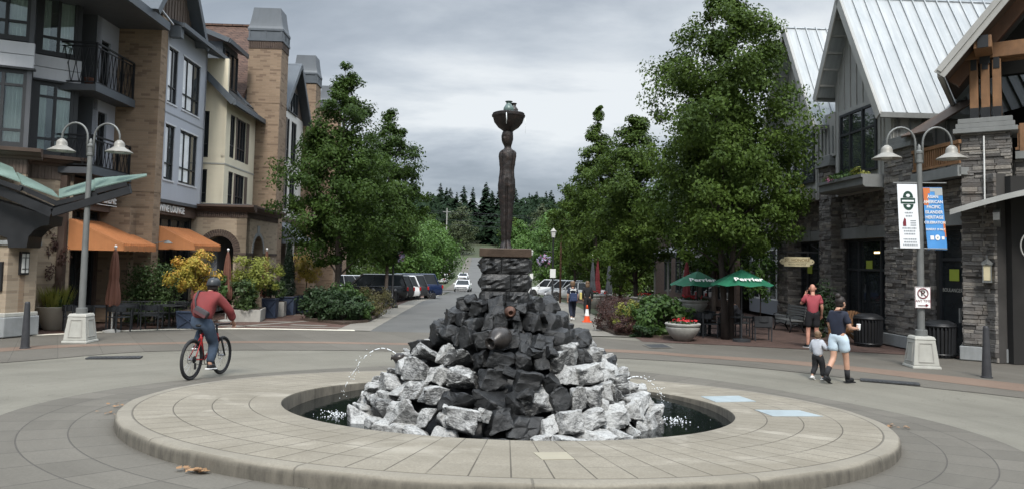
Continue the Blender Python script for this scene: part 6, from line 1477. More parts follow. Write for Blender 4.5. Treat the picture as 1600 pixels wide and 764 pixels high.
for x,y,lab in ((-6.0,38.6,'black bollard on the sidewalk right of the short street tree'),(-6.55,39.2,'black bollard closest to the dark lamp post'),(-7.2,38.9,'black bollard left of the dark lamp post')):
    o=MB().lathe([(.17,0),(.17,.10),(.12,.14),(.09,.2),(.09,.85),(.11,.88),(.09,.95),(.04,1.0)],12).build('bollard',M['black'],smooth=True,autos=.6,loc=(x,y,G(x,y))); tag(o,lab,'bollard','black bollards by the parked cars')
def post_lamp(label,x,y,basket,side=1,h=3.9,sign=False):
    t=thing('lamp_post',label,'lamp post',(x,y,G(x,y)),0,'black lantern lamp posts')
    mb=MB(); mb.lathe([(.24,0),(.24,.12),(.17,.2),(.15,.5),(.11,.6),(.06,.7),(.045,h),(.07,h+.03),(.09,h+.08)],14); mb.build('pole',M['black'],t,smooth=True,autos=.6)
    MB().lathe([(.09,0),(.15,.32),(.15,.34)],8,c=(0,0,h+.08)).build('lantern',M['lens'],t); MB().lathe([(.19,.34),(.17,.37),(.07,.47),(.02,.54)],8,c=(0,0,h+.08)).build('lantern_cap',M['limestone'],t)
    MB().tube([(0,0,h-.75),(side*.55,0,h-.70)],.015,6).build('basket_arm',M['black'],t)
    if sign: MB().box(-.16,.16,-.08,-.06,1.7,2.2).build('sign_plate',M['white_trim'],t)
    b=thing('hanging_basket',basket,'hanging basket',(x+side*.5,y,G(x,y)+h-1.25)); foliage('foliage',M['leaf_dark'],b,500,blob((0,0,0),(.38,.38,.34),.3,30,.3),.1); foliage('blossoms',M['petal_lilac'],b,420,blob((0,0,.02),(.42,.42,.36),.75,30,.18),.085)
    foliage('blossoms',M['petal_pink'],b,90,blob((0,0,.02),(.42,.42,.36),.8,12,.14),.08); MB().lathe([(.1,-.2),(.28,.0),(.3,.05)],12).build('bowl',M['black'],b); mb=MB(); 
    for a in (0,2.1,4.2): mb.bar((.28*math.cos(a),.28*math.sin(a),.05),(0,0,.5),.008)
    mb.build('chain',M['black'],b)
post_lamp('black lantern lamp post among the parked cars on the left',-6.42,40.4,'lilac flower basket on the left lantern lamp post',.5); post_lamp('black lantern lamp post with sign plate beyond the mound at right',2.40,42.5,'pink and lilac flower basket on the right lantern lamp post',-1,3.9,True)
post_lamp('small far lantern lamp post just right of the plinth',2.0,72,'small far flower basket just right of the plinth',-1,3.9,True)
t=MB().tube([(0,0,0),(0,0,5.2)],[.07,.06],8).build('wooden_post',M['timber_dark'],loc=(3.35,50,G(3.35,50))); tag(t,'plain brown wooden post right of the far lantern lamp','post')
# banners and sign on the right lamp
LX,LY,LZ=9.98,18.05,0
M['ban_white']=mat('white_banner_vinyl',(.72,.74,.76),.5,var=.03); M['ban_blue']=mat('blue_banner_vinyl',(.07,.26,.58),.5,var=.12,vs=2); M['ban_orange']=mat('orange_banner_print',(.55,.16,.05),.5,var=.06); M['ban_gray']=mat('gray_banner_print',(.36,.38,.38),.5,var=.06); M['ban_green']=mat('dark_green_print',(.012,.045,.03),.5,var=.05); M['ink_gray']=mat('gray_print',(.28,.30,.32),.6,var=.02); M['sign_red']=mat('dark_red_print',(.16,.02,.03),.5,var=.02)
def cloth(w,h,amp,skew=0,n=10,mm=18):
    vs=[];fs=[]
    f=lambda u,v:(u*w+skew*v, amp*math.sin(v*5+u*2)*v+amp*.6*math.sin(u*6.)*v, -v*h)
    for k,d in ((0,0),(1,.006)):
        for i in range(mm+1):
            for j in range(n+1): x,y,z=f(j/n-.5,i/mm); vs.append((x,y+d,z))
    m2=(mm+1)*(n+1)
    for i in range(mm):
        for j in range(n):
            a=i*(n+1)+j; fs.append((a,a+n+1,a+n+2,a+1)); fs.append((m2+a,m2+a+1,m2+a+n+2,m2+a+n+1))
    return vs,fs,f
def on(f,w,h,amp): return f
def flatpoly(mb,pts,f,d=-.006,w=1,h=1):
    mb.add([tuple(Vector(f(u,v))+Vector((0,d,0))) for u,v in pts],[tuple(range(len(pts)))]) 
b1=thing('banner','white street banner with a dark green badge, left of the lamp pole','banner',(LX-.335,LY-.05,4.42),-.12,'banners on the twin lamp')
vs,fs,f1=cloth(.46,1.56,.012,.06); MB().add(vs,fs).build('cloth',M['ban_white'],b1,smooth=True)
def curve_quads(mb,f,cells,d=-.005):
    for u0,u1,v0,v1 in cells:
        N=4
        for i in range(N): 
            a,b=u0+(u1-u0)*i/N,u0+(u1-u0)*(i+1)/N
            mb.add([tuple(Vector(f(u,v))+Vector((0,d,0))) for u,v in ((a,v1),(b,v1),(b,v0),(a,v0))],[(0,1,2,3)])
mb=MB(); 
def disc(cx,cy,ru,rv,lo=0,hi=2*PI,n=24): return [(cx+ru*math.cos(a),cy+rv*math.sin(a)) for a in np.linspace(lo,hi,n)]
flatpoly(mb,[(p[0],p[1]) for p in disc(.02,.215,.26,.105,PI,2*PI)][::-1],f1); flatpoly(mb,disc(.02,.315,.26,.095,0,PI)[::-1],f1); curve_quads(mb,f1,[(-.36,.37,.222,.305)],-.008); mb.build('badge',M['ban_green'],b1)
mb=MB(); curve_quads(mb,f1,[(-.30,.31,.252,.278)],-.011); flatpoly(mb,disc(.02,.18,.10,.025)[::-1],f1,-.010); flatpoly(mb,disc(.02,.345,.10,.02)[::-1],f1,-.010)
mb.build('badge_detail',M['ban_white'],b1)
mb=MB()
for u0,u1,v in ((-.18,.22,.45),(-.14,.18,.50),(-.34,.36,.69),(-.28,.32,.735),(-.26,.30,.78),(-.32,.36,.86),(-.30,.34,.905),(-.36,.38,.95)):
    u=u0
    rq=random.Random(int(v*1000))
    while u<u1: w_=rq.uniform(.04,.12); curve_quads(mb,f1,[(u,min(u+w_,u1),v-.011,v+.011)]); u+=w_+.025
for k,v in enumerate((.575,.61,.645)): curve_quads(mb,f1,[(.08,.36,v-.008,v+.008)])
mb.build('small_print',M['ink_gray'],b1)
mb=MB(); mb.add([tuple(Vector(f1(u,v))+Vector((0,-.006,0))) for u,v in ((-.30,.66),(-.14,.66),(-.14,.55),(-.22,.53),(-.30,.60))],[(0,1,2,3,4)]); mb.build('house_mark',M['sign_red'],b1)
b2=thing('banner','blue and orange heritage banner, right of the lamp pole','banner',(LX+.325,LY+.02,4.36),-.12,'banners on the twin lamp')
vs,fs,f2=cloth(.45,1.52,.018,.10); MB().add(vs,fs).build('cloth',M['ban_blue'],b2,smooth=True)
mb=MB(); 
curve_quads(mb,f2,[(-.495,-.15,.01,.10),(-.495,-.26,.10,.29)]); mb.build('orange_print',M['ban_orange'],b2); mb=MB(); curve_quads(mb,f2,[(-.14,.495,.01,.07),(.1,.495,.07,.13)]); mb.build('gray_print',M['ban_gray'],b2)
mb=MB(); curve_quads(mb,f2,[(.40,.495,.55,.72),(.44,.495,.72,.80)]); mb.build('orange_print',M['ban_orange'],b2)
for k,wd in enumerate(('ASIAN','AMERICAN','PACIFIC','ISLANDER','HERITAGE','CELEBRATION','SUNDAY 19 MAY')):
    v=.155+k*.083 if k<6 else .68; p=f2(0,v); text('lettering',wd,.105 if k<5 else (.088 if k==5 else .068),M['white_paint'],b2,(p[0]-.01,p[1]-.014,p[2]),(PI/2,0,0),ext=.001,sx=.86,bold=.002)
mb=MB(); curve_quads(mb,f2,[(-.32,-.14,.78,.845)],-.008); flatpoly(mb,disc(.05,.81,.13,.045)[::-1],f2,-.009); curve_quads(mb,f2,[(.26,.40,.79,.84)],-.008); mb.build('emblem',M['white_paint'],b2); mb=MB(); flatpoly(mb,[(-.0,.79),(.05,.835),(.10,.79),(.05,.81)],f2,-.012); mb.build('emblem_detail',M['ban_green'],b2)
o=MB().tube([(-.62,0,4.46),(.62,0,4.46)],.016,8).tube([(-.62,0,2.86),(.62,0,2.86)],.016,8).build('banner_rod',M['lamp_paint'],loc=(LX,LY-.0,0),rot=(0,0,-.12)); tag(o,'pair of thin rods holding the banners on the right lamp','rod')
s=thing('parking_sign','white no parking any time sign on the right lamp pole','sign',(LX-.02,LY-.12,1.68),-.12)
mb=MB(); mb.prism([(-.18,-.255),(.18,-.255),(.18,.255),(-.18,.255)],0,.012); mb.M=None; o=mb.build('plate',M['white_paint'],s,bevel=.02); o.rotation_euler=(PI/2,0,0)
mb=MB(); mb.ring((0,-.02,.10),.115,.012,'y',32,6); mb.bar((-.085,-.022,.185),(.085,-.022,.015),.020,.008); mb.bar((-.11,-.018,-.185),(.09,-.018,-.185),.026,.008); mb.add([(.06,-.022,-.145),(.06,-.022,-.225),(.13,-.022,-.185)],[(0,1,2)])
for (a,b) in (((-.172,-.24),(-.172,.24)),((.172,-.24),(.172,.24)),((-.172,-.246),(.172,-.246)),((-.172,.246),(.172,.246))): mb.bar((a[0],-.015,a[1]),(b[0],-.015,b[1]),.008,.006)
mb.build('symbol',M['sign_red'],s); text('lettering','P',.19,M['ink'],s,(0,-.016,.10),(PI/2,0,0),ext=.001,bold=.006); text('lettering','ANY TIME',.085,M['sign_red'],s,(0,-.016,-.085),(PI/2,0,0),ext=.001,sx=.9)
# trash cans
def can(x,y,label,rz=0):
    t=thing('trash_can',label,'trash can',(x,y,G(x,y)),rz,'black slatted trash cans')
    MB().lathe([(.33,.05),(.36,.75)],20).build('liner',M['dark_inside'],t)
    mb=MB()
    for i in range(26): a=2*PI*i/26; mb.bar((.37*math.cos(a),.37*math.sin(a),.05),(.40*math.cos(a),.40*math.sin(a),.86),.055,.014)
    mb.build('slats',M['black'],t); mb=MB(); mb.ring((0,0,.86),.41,.028,'z',32,6); mb.ring((0,0,.10),.38,.02,'z',32,6); mb.lathe([(.42,.86),(.40,.93),(.24,1.0),(.2,.99),(.2,.9)],24); mb.lathe([(.34,0),(.34,.06)],20); mb.build('lid',M['black'],t,smooth=True,autos=.5); return t
can(11.05,22.95,'black slatted trash can beside the wooden chair'); can(11.75,20.35,'black slatted trash can between the banner lamp and the stone pillar')
# benches and chairs
def park_bench(x,y,rz,label):
    t=thing('park_bench',label,'bench',(x,y,G(x,y)),rz); mb=MB()
    for k in range(5): mb.box(-.8,.8,-.22+k*.095,-.14+k*.095,.42,.45)
    mb.build('seat',M['trim_gray'],t); mb=MB()
    for k in range(5): mb.box(-.8,.8,.26+k*.022,.29+k*.022,.50+k*.10,.57+k*.10)
    mb.build('backrest',M['trim_gray'],t)
    for s in (-.72,.72):
        mb=MB(); mb.tube([(s,-.26,0),(s,-.2,.2),(s,-.22,.41)],.025,6); mb.tube([(s,.30,0),(s,.2,.2),(s,.25,.41),(s,.36,1.0)],.025,6); mb.tube([(s,-.24,.40),(s,.26,.40)],.025,6); mb.tube([(s,-.22,.42),(s,-.26,.60),(s,-.1,.66),(s,.28,.62)],.022,6); mb.tube([(s,-.2,.2),(s,0,.28),(s,.2,.2)],.02,6); mb.build('leg',M['black'],t,smooth=True)
    return t
park_bench(10.55,28.2,-PI/2+.05,'slatted bench with black scroll legs against the far stone pier')
def adirondack(x,y,rz):
    t=thing('wooden_chair','slatted wooden garden chair between the trash can and the window','chair',(x,y,G(x,y)),rz); mb=MB()
    for k in range(5): mb.box(-.27,.27,-.25+k*.1,-.17+k*.1,.40-k*.015,.425-k*.015)
    mb.build('seat',M['timber'],t); mb=MB()
    for k in range(6): mb.bar((-.24+k*.096,.22,.36),(-.27+k*.108,.42,.95+.07*math.sin(PI*(k+.5)/6)),.075,.02)
    mb.build('backrest',M['timber'],t)
    for s in (-.3,.3):
        MB().box(s-.03,s+.03,-.3,-.22,0,.58).build('leg',M['timber'],t); MB().bar((s,.35,0),(s,-.2,.42),.05,.08).build('leg',M['timber'],t); MB().box(s-.07,s+.07,-.34,.3,.58,.61).build('armrest',M['timber'],t)
    return t
adirondack(10.75,24.0,-PI/2+.4)
def cafe_chair(name,label,grp,rounded=True):
    t=thing(name,label,'chair',(0,0,0),0,grp)
    MB().box(-.26,.26,-.25,.25,.43,.46).build('seat',M['furniture'],t,bevel=.01)
    mb=MB(); pts=[(.30*math.sin(a),.06+.24*math.cos(a)*1.0,.70) for a in np.linspace(-1.9,1.9,16)]
    for a,b in zip(pts,pts[1:]): mb.bar(a,b,.03,.16)
    mb.build('backrest',M['furniture'],t)
    for sx in (-.25,.25):
        for sy in (-.22,.24): MB().bar((sx,sy,0),(sx*1.06,sy*1.02,.64 if sy<0 else .78),.035).build('leg',M['furniture'],t)
    mb=MB(); mb.bar((-.25,-.2,.2),(.25,-.2,.2),.02); mb.build('stretcher',M['furniture'],t); return t
C0=cafe_chair('cafe_chair','dark cafe chair','dark chairs on the west terrace')
CH=[(-11.95,22.75,2.6,'dark cafe chair nearest the left street lamp, on its right'),(-12.85,22.4,.6,'dark cafe chair left of the left street lamp'),(-13.25,22.6,2.2,'dark cafe chair closest to the beige planter'),(-11.35,23.6,3.3,'dark cafe chair in front of the hedge, left one'),
    (-11.3,25.6,0.4,'dark cafe chair under the second orange awning'),(-10.9,24.9,1.9,'dark cafe chair just left of the navy planter'),(-12.3,23.9,.1,'dark cafe chair behind the first terrace table'),(-11.9,25.4,5.2,'dark cafe chair at the hedge end of the terrace')]
for i,(x,y,a,lab) in enumerate(CH):
    c=C0 if i==0 else copy_tree(C0); c.location=(x,y,G(x,y)+.0); c.rotation_euler=(0,0,a); c['label']=lab
def table(x,y,r,label,h=.74,square=False,mt='furniture',grp=None):
    t=thing('cafe_table',label,'table',(x,y,G(x,y)),.1,grp)
    (MB().box(-r,r,-r*.7,r*.7,h-.03,h) if square else MB().lathe([(r,h-.03),(r,h)],24)).build('tabletop',M[mt],t,bevel=.008); mb=MB(); mb.tube([(0,0,.02),(0,0,h-.03)],.035,8); mb.lathe([(.26,0),(.25,.02),(.05,.04)],16); mb.build('leg',M[mt],t); return t
table(-12.45,23.15,.62,'dark rectangular terrace table with the closed umbrella',square=True,grp='dark terrace tables'); table(-11.15,24.35,.5,'dark round terrace table before the hedge',grp='dark terrace tables'); table(-11.0,26.2,.45,'dark terrace table under the second awning',square=True,grp='dark terrace tables')
def terrace_bench(x,y,rz):
    t=thing('terrace_sofa','long dark wire backed terrace bench in front of the hedge','bench',(x,y,G(x,y)),rz); MB().box(-1.1,1.1,-.25,.25,.40,.45).build('seat',M['furniture'],t); mb=MB()
    for k in range(24): mb.bar((-1.08+k*.094,.25,.45),(-1.08+k*.094,.30,.80),.012)
    mb.bar((-1.1,.30,.80),(1.1,.30,.80),.03); mb.build('backrest',M['furniture'],t)
    for s in (-1.05,1.05): 
        for yy in (-.22,.22): MB().box(s-.02,s+.02,yy-.02,yy+.02,0,.4).build('leg',M['furniture'],t)
terrace_bench(-11.95,24.75,.3)
def closed_umbrella(x,y,label,mt='terracotta',h=2.55):
    t=thing('closed_umbrella',label,'umbrella',(x,y,G(x,y)),0); mb=MB(); n=40; vs=[];fs=[]; prof=[(.17,.80),(.19,.95),(.17,1.2),(.13,1.5),(.115,1.58),(.13,1.65),(.11,2.0),(.07,2.35),(.03,h-.06)]
    for r,z in prof:
        for j in range(n): a=2*PI*j/n; q=r*(1+.16*math.sin(a*7)); vs.append((q*math.cos(a),q*math.sin(a),z+.03*math.sin(a*5)*(z<1)))
    for i in range(len(prof)-1):
        for j in range(n): fs.append((i*n+j,i*n+(j+1)%n,(i+1)*n+(j+1)%n,(i+1)*n+j))
    mb.add(vs,fs); mb.build('canopy',M[mt],t,smooth=True); mb=MB(); mb.tube([(0,0,.05),(0,0,h)],.024,8); mb.lathe([(.25,0),(.25,.05),(.05,.09)],16); mb.build('pole',M['trim_pale'],t); MB().ball((0,0,h+.02),.045).build('finial',M['white_paint'],t,smooth=True); return t
closed_umbrella(-12.05,22.55,'closed faded terracotta umbrella behind the left street lamp'); closed_umbrella(-10.4,27.2,'closed terracotta umbrella at the corner of the second orange awning',h=2.6); closed_umbrella(-11.4,27.0,'closed terracotta umbrella mostly hidden behind the orange maple',h=2.5); closed_umbrella(-9.9,30.0,'closed terracotta umbrella hidden behind the lime maple',h=2.7)
M['gray_cloth']=mat('dark_gray_cloth',(.05,.055,.06),.9,var=.2); closed_umbrella(4.75,43,'closed dark gray umbrella nearest the two walkers','gray_cloth',3.0)
M['red_cloth']=mat('deep_red_cloth',(.11,.014,.016),.85,var=.2); M['gray_cloth']=mat('dark_gray_cloth',(.05,.055,.06),.9,var=.2)
closed_umbrella(5.15,44,'closed dark red umbrella in the row beyond the walkers','red_cloth',3.0); closed_umbrella(5.7,43.0,'closed dark gray umbrella at the end of the row beyond the walkers','gray_cloth',3.0); closed_umbrella(7.0,29.5,'closed red umbrella behind the raised flower bowl','red_cloth',2.6)
M['green_cloth']=mat('green_umbrella_cloth',(.012,.125,.065),.75,var=.15,vs=3)
def open_umbrella(x,y,zr,zt,r,label,rz):
    t=thing('patio_umbrella',label,'umbrella',(x,y,G(x,y)),rz,'green cafe umbrellas'); vs=[(0,0,zt)];fs=[];n=8;m=6
    for i in range(1,m+1):
        for j in range(n):
            for h in (0,1):
                a=2*PI*(j+h*.5)/n; q=r*i/m*(1 if h==0 else .955); vs.append((q*math.cos(a),q*math.sin(a),zt-(zt-zr)*(i/m)**1.08-(.05*(i/m) if h else 0)))
    N=2*n
    for j in range(N): fs.append((0,1+j,1+(j+1)%N))
    for i in range(m-1):
        for j in range(N): fs.append((1+i*N+j,1+(i+1)*N+j,1+(i+1)*N+(j+1)%N,1+i*N+(j+1)%N))
    o=MB().add(vs,fs).build('canopy',M['green_cloth'],t,smooth=False); mb=MB(); 
    for j in range(n): a=2*PI*j/n; mb.bar((0,0,zt-.12),(r*.97*math.cos(a),r*.97*math.sin(a),zr-.01),.014)
    mb.build('rib',M['black'],t); mb=MB(); mb.tube([(0,0,0),(0,0,zt+.08)],.024,8); mb.lathe([(.28,0),(.28,.07),(.05,.1)],16); mb.build('pole',M['furniture'],t)
    sl=math.atan2(zt-zr,r); a=-PI/2-rz; q=r*.70; zq=zt-(zt-zr)*.70+.035
    tx=text('lettering','Perrier',.31,M['white_paint'],t,(0,0,0),(0,0,0),ext=.002,bold=.008); tx.matrix_local=Matrix.Translation((q*math.cos(a),q*math.sin(a),zq))@Matrix.Rotation(a+PI/2,4,'Z')@Matrix.Rotation(sl,4,'X'); return t
open_umbrella(7.35,23.6,1.80,2.28,.98,'green cafe umbrella in front of the forked tree',.39); open_umbrella(6.45,25.6,1.72,2.20,.95,'green cafe umbrella behind the stone bowls',.39)
CE=cafe_chair('wicker_chair','dark wicker chair','wicker chairs on the east terrace')
MB().box(-.27,.27,.22,.27,.46,.80).build('wicker_back',M['furniture'],CE)
CE2=[(8.15,24.05,3.0,'dark wicker chair rightmost, with its back to the camera'),(6.75,24.9,1.2,'dark wicker chair left of the forked trunk'),(7.5,25.3,0.2,'dark wicker chair behind the forked trunk'),(6.55,25.6,2.2,'dark wicker chair near the stone pedestal'),(7.0,26.3,.4,'dark wicker chair at the back of the east terrace')]
for i,(x,y,a,lab) in enumerate(CE2):
    c=CE if i==0 else copy_tree(CE); c.location=(x,y,G(x,y)); c.rotation_euler=(0,0,a); c['label']=lab
table(7.55,24.35,.4,'small round table beside the forked trunk',grp='east terrace tables'); table(6.85,25.6,.4,'small round table near the stone pedestal',grp='east terrace tables')
# cone, boxes, utility pole
c=thing('traffic_cone','orange traffic cone with a white band beside the walkers','traffic cone',(3.2,30.9,G(3.2,30.9))); M['cone']=mat('orange_plastic',(.75,.10,.03),.5,var=.05)
MB().prism([(-.19,-.19),(.19,-.19),(.19,.19),(-.19,.19)],0,.035).build('base',M['cone'],c); MB().lathe([(.135,.035),(.10,.26)],20,cap=False).build('cone_body',M['cone'],c,smooth=True); MB().lathe([(.10,.26),(.058,.54)],20,cap=False).build('white_band',M['white_paint'],c,smooth=True); MB().lathe([(.058,.54),(.03,.70),(.025,.71)],20).build('cone_tip',M['cone'],c,smooth=True)
o=MB().box(-.45,.45,-.35,.35,0,1.25).box(-.5,.5,-.4,.4,1.25,1.32).build('utility_box',M['white_trim'],loc=(-6.1,56.5,G(-6.1,56.5))); tag(o,'white utility box past the blue truck','utility box')
c=thing('utility_pole','pale utility pole with wires on the far slope left of the figure','utility pole',(-22.5,255,G(-22.5,255))); MB().tube([(0,0,0),(0,0,17)],[.25,.18],8).build('pole',M['trim_pale'],c); MB().box(-1.4,1.4,-.1,.1,15.6,15.9).build('crossarm',M['trim_gray'],c); mb=MB()
for k,z in enumerate((15.9,15.2,13.0,11.5)): mb.tube([(-60,0,z+1.5),(-30,0,z+.2),(0,0,z),(30,0,z-1.2),(60,0,z-1.0)],.055,4)
mb.build('wires',M['black'],c)
# ------------------------------------------------------------------ people
def grow(pts,edges,sub=2):
    """one continuous surface grown over a skeleton of joints: {name:(x,y,z,r)}"""
    keys=list(pts); me=bpy.data.meshes.new('grow'); me.from_pydata([pts[k][:3] for k in keys],[(keys.index(a),keys.index(b)) for a,b in edges],[])
    o=bpy.data.objects.new('grow',me); COL.objects.link(o); o.modifiers.new('s','SKIN')
    for i,k in enumerate(keys):
        r=pts[k][3]; sv=me.skin_vertices[0].data[i]; sv.radius=r if hasattr(r,'__len__') else (r,r); sv.use_root=(i==0)
    s=o.modifiers.new('u','SUBSURF'); s.levels=sub; s.render_levels=sub
    dg=bpy.context.evaluated_depsgraph_get(); dg.update(); m2=bpy.data.meshes.new_from_object(o.evaluated_get(dg))
    V=[tuple(v.co) for v in m2.vertices]; F=[tuple(p.vertices) for p in m2.polygons]
    bpy.data.objects.remove(o); bpy.data.meshes.remove(m2); return V,F
def hand(mb,w,d,palm,s=1.,curl=.5,mi=0):
    """palm and five bent fingers: w wrist point, d along the hand, palm = inner normal"""
    w=Vector(w); d=Vector(d).normalized(); n=Vector(palm); n=(n-d*n.dot(d)).normalized(); sd=d.cross(n)
    P=w+d*.045*s; mb.tube([w-d*.02*s,w+d*.02*s,P,P+d*.045*s],[.024*s,.033*s,.040*s,.034*s],8,mi,ey=.45)
    for k,(o,L) in enumerate(((-.030,.062),(-.010,.075),(.010,.080),(.030,.072))):
        b=P+d*.035*s+sd*o*s; c=curl*(1+.08*k); q1=b+(d*math.cos(c*.6)+n*math.sin(c*.6))*L*.5*s; q2=q1+(d*math.cos(c*1.5)+n*math.sin(c*1.5))*L*.3*s; q3=q2+(d*math.cos(c*2.2)+n*math.sin(c*2.2))*L*.22*s
        mb.tube([b,q1,q2,q3],[.0095*s,.0088*s,.008*s,.006*s],6,mi)
    b=w+d*.025*s+sd*.03*s; q1=b+(d*.6+sd*.75+n*.25).normalized()*.04*s; q2=q1+(d*.85+sd*.25+n*.45).normalized()*.035*s; mb.tube([b-sd*.012*s,b,q1,q2],[.014*s,.013*s,.010*s,.007*s],6,mi)
ARM=('sh','el','wr')
def person(label,x,y,rz,J,S=1.,skin='skin',clothes=(),hair=None,z=None,hands=True,curl=.5,group=None,headr=1.):
    """J: joints in metres for a standing height of about 1.75 (forward = +y)"""
    t=thing('person',label,'person',(x,y,G(x,y) if z is None else z),rz,group); t.scale=(S,S,S)
    h=J['head']; hx=Vector(h); f=Vector(J.get('look',(0,1,0))).normalized(); up=Vector(J.get('hup',(0,0,1)))
    ck=Vector(J['neck'])
    B={'pel':(*J['pel'],.112),'wst':(*J['wst'],.105),'chs':(*J['chs'],.135),'nkb':(*J['nkb'],.075),'nck':(*J['neck'],.056),'jaw':(*(hx-up*.055*headr+f*.02),.070*headr),'hd':(*(hx+up*.02*headr),.092*headr),'cr':(*(hx+up*.085*headr-f*.005),.066*headr)}
    E=[('pel','wst'),('wst','chs'),('chs','nkb'),('nkb','nck'),('nck','jaw'),('jaw','hd'),('hd','cr')]
    for s in 'LR':
        B['sh'+s]=(*J['sh'+s],.062);B['el'+s]=(*J['el'+s],.046);B['wr'+s]=(*J['wr'+s],.031)
        B['hp'+s]=(*J['hp'+s],.098);B['kn'+s]=(*J['kn'+s],.062);B['cf'+s]=(*Vector(J['kn'+s]).lerp(Vector(J['an'+s]),.35),.060);B['an'+s]=(*J['an'+s],.040);B['to'+s]=(*J['to'+s],.036)
        E+=[('chs','sh'+s),('sh'+s,'el'+s),('el'+s,'wr'+s),('pel','hp'+s),('hp'+s,'kn'+s),('kn'+s,'cf'+s),('cf'+s,'an'+s),('an'+s,'to'+s)]
    V,F=grow(B,E); mb=MB(); mb.add(V,F)
    side=f.cross(up).normalized()
    q0=len(mb.v); mb.ball((0,0,0),(.078*headr,.096*headr,.120*headr),16,12); R3=Matrix((side,f,up)).transposed(); mb.v[q0:]=[tuple(R3@Vector(p)+hx+up*.012*headr) for p in mb.v[q0:]]
    mb.tube([hx+f*.085*headr+up*.03,hx+f*.112*headr-up*.005,hx+f*.092*headr-up*.018],[.010,.016,.012],6)          # nose
    for sg in (-1,1): mb.ball(tuple(hx+side*sg*.088*headr-f*.005+up*.005),(.016,.022,.034),8,6)                       # ears
    mb.tube([hx+f*.088*headr-up*.052+side*.022,hx+f*.094*headr-up*.054,hx+f*.088*headr-up*.052-side*.022],[.006,.009,.006],5)  # mouth
    if hands:
        for s in 'LR':
            d=Vector(J['wr'+s])-Vector(J['el'+s]); pn=J.get('palm'+s,(1 if s=='L' else -1,.3,0)); hand(mb,J['wr'+s],d,pn,1.0,curl)
    k0=len(mb.f)
    for sg in (-1,1): mb.ball(tuple(hx+f*.090*headr+side*sg*.030+up*.025),.012,6,5,1)
    mb.build('body',[M[skin],M['black']],t,smooth=True)
    for nm,mt,pts,ed,sub in clothes:
        V,F=grow(pts,ed,sub); V=[tuple(Vector(p)+Vector((MN.noise(Vector(p)*11),MN.noise(Vector(p)*11+Vector((7,0,0))),0))*.011+Vector((MN.noise(Vector((p[0]*18,p[1]*18,p[2]*6))),MN.noise(Vector((p[0]*18+3,p[1]*18,p[2]*6))),0))*.008) for p in V]; MB().add(V,F).build(nm,M[mt] if isinstance(mt,str) else mt,t,smooth=True)
    if hair: hair(t,hx,f,up,side)
    return t
def mixp(a,b,q): return tuple(Vector(a).lerp(Vector(b),q))
def top(J,r=(.155,.145,.165),sl=.6,slr=(.085,.07),hem=None,both=True,fore=False):
    """a shirt over torso and sleeves"""
    P={'chs':(*J['chs'],r[2]),'wst':(*J['wst'],r[1]),'hem':(*(hem or mixp(J['wst'],J['pel'],1.35)),r[0]),'nkb':(*mixp(J['nkb'],J['neck'],-.1),.085)}; E=[('chs','wst'),('wst','hem'),('chs','nkb')]
    for s in 'LR':
        P['sh'+s]=(*J['sh'+s],slr[0]); E.append(('chs','sh'+s))
        if fore: P['el'+s]=(*J['el'+s],slr[1]); P['wr'+s]=(*mixp(J['el'+s],J['wr'+s],.9),slr[1]*.8); E+=[('sh'+s,'el'+s),('el'+s,'wr'+s)]
        else: P['sl'+s]=(*mixp(J['sh'+s],J['el'+s],sl),slr[1]); E.append(('sh'+s,'sl'+s))
    return P,E
def bottom(J,q=.6,r=(.145,.12,.09),long=False,ank=.07):
    P={'pel':(*J['pel'],r[0]),'wb':(*mixp(J['pel'],J['wst'],.95),r[0]*.93)}; E=[('pel','wb')]
    for s in 'LR':
        P['hp'+s]=(*J['hp'+s],r[1]); E.append(('pel','hp'+s))
        if long: P['kn'+s]=(*J['kn'+s],r[2]); P['an'+s]=(*mixp(J['kn'+s],J['an'+s],.95),ank); E+=[('hp'+s,'kn'+s),('kn'+s,'an'+s)]
        else: P['th'+s]=(*mixp(J['hp'+s],J['kn'+s],q),r[2]); E.append(('hp'+s,'th'+s))
    return P,E
def shoe(t,J,s,mt,sole='white_paint',sock=None,rz_=0,sockh=.16):
    a=Vector(J['an'+s]); o=Vector(J['to'+s]); d=(o-a); d=Vector((d.x,d.y,d.z*.6)); hl=a-Vector((d.x,d.y,0)).normalized()*.05+Vector((0,0,-.045 if abs(d.z)<.12 else -.03))
    V,F=grow({'h':(*hl,.044),'m':(*a.lerp(o,.45),.050),'t':(*(o+d.normalized()*.03),.040)},[('h','m'),('m','t')],2); MB().add(V,F).build('shoe',M[mt],t,smooth=True)
    q=(hl+Vector((0,0,-.035)),o+d.normalized()*.04+Vector((0,0,-.03)))
    MB().bar(q[0]-d.normalized()*.03,q[1]+d.normalized()*.02,.085,.022).build('shoe_sole',M[sole],t,bevel=.008)
    if sock: MB().tube([tuple(a+Vector((0,0,-.02))),tuple(a.lerp(Vector(J['kn'+s]),sockh/ .42))],[.048,.056],12).build('sock',M[sock],t,smooth=True)
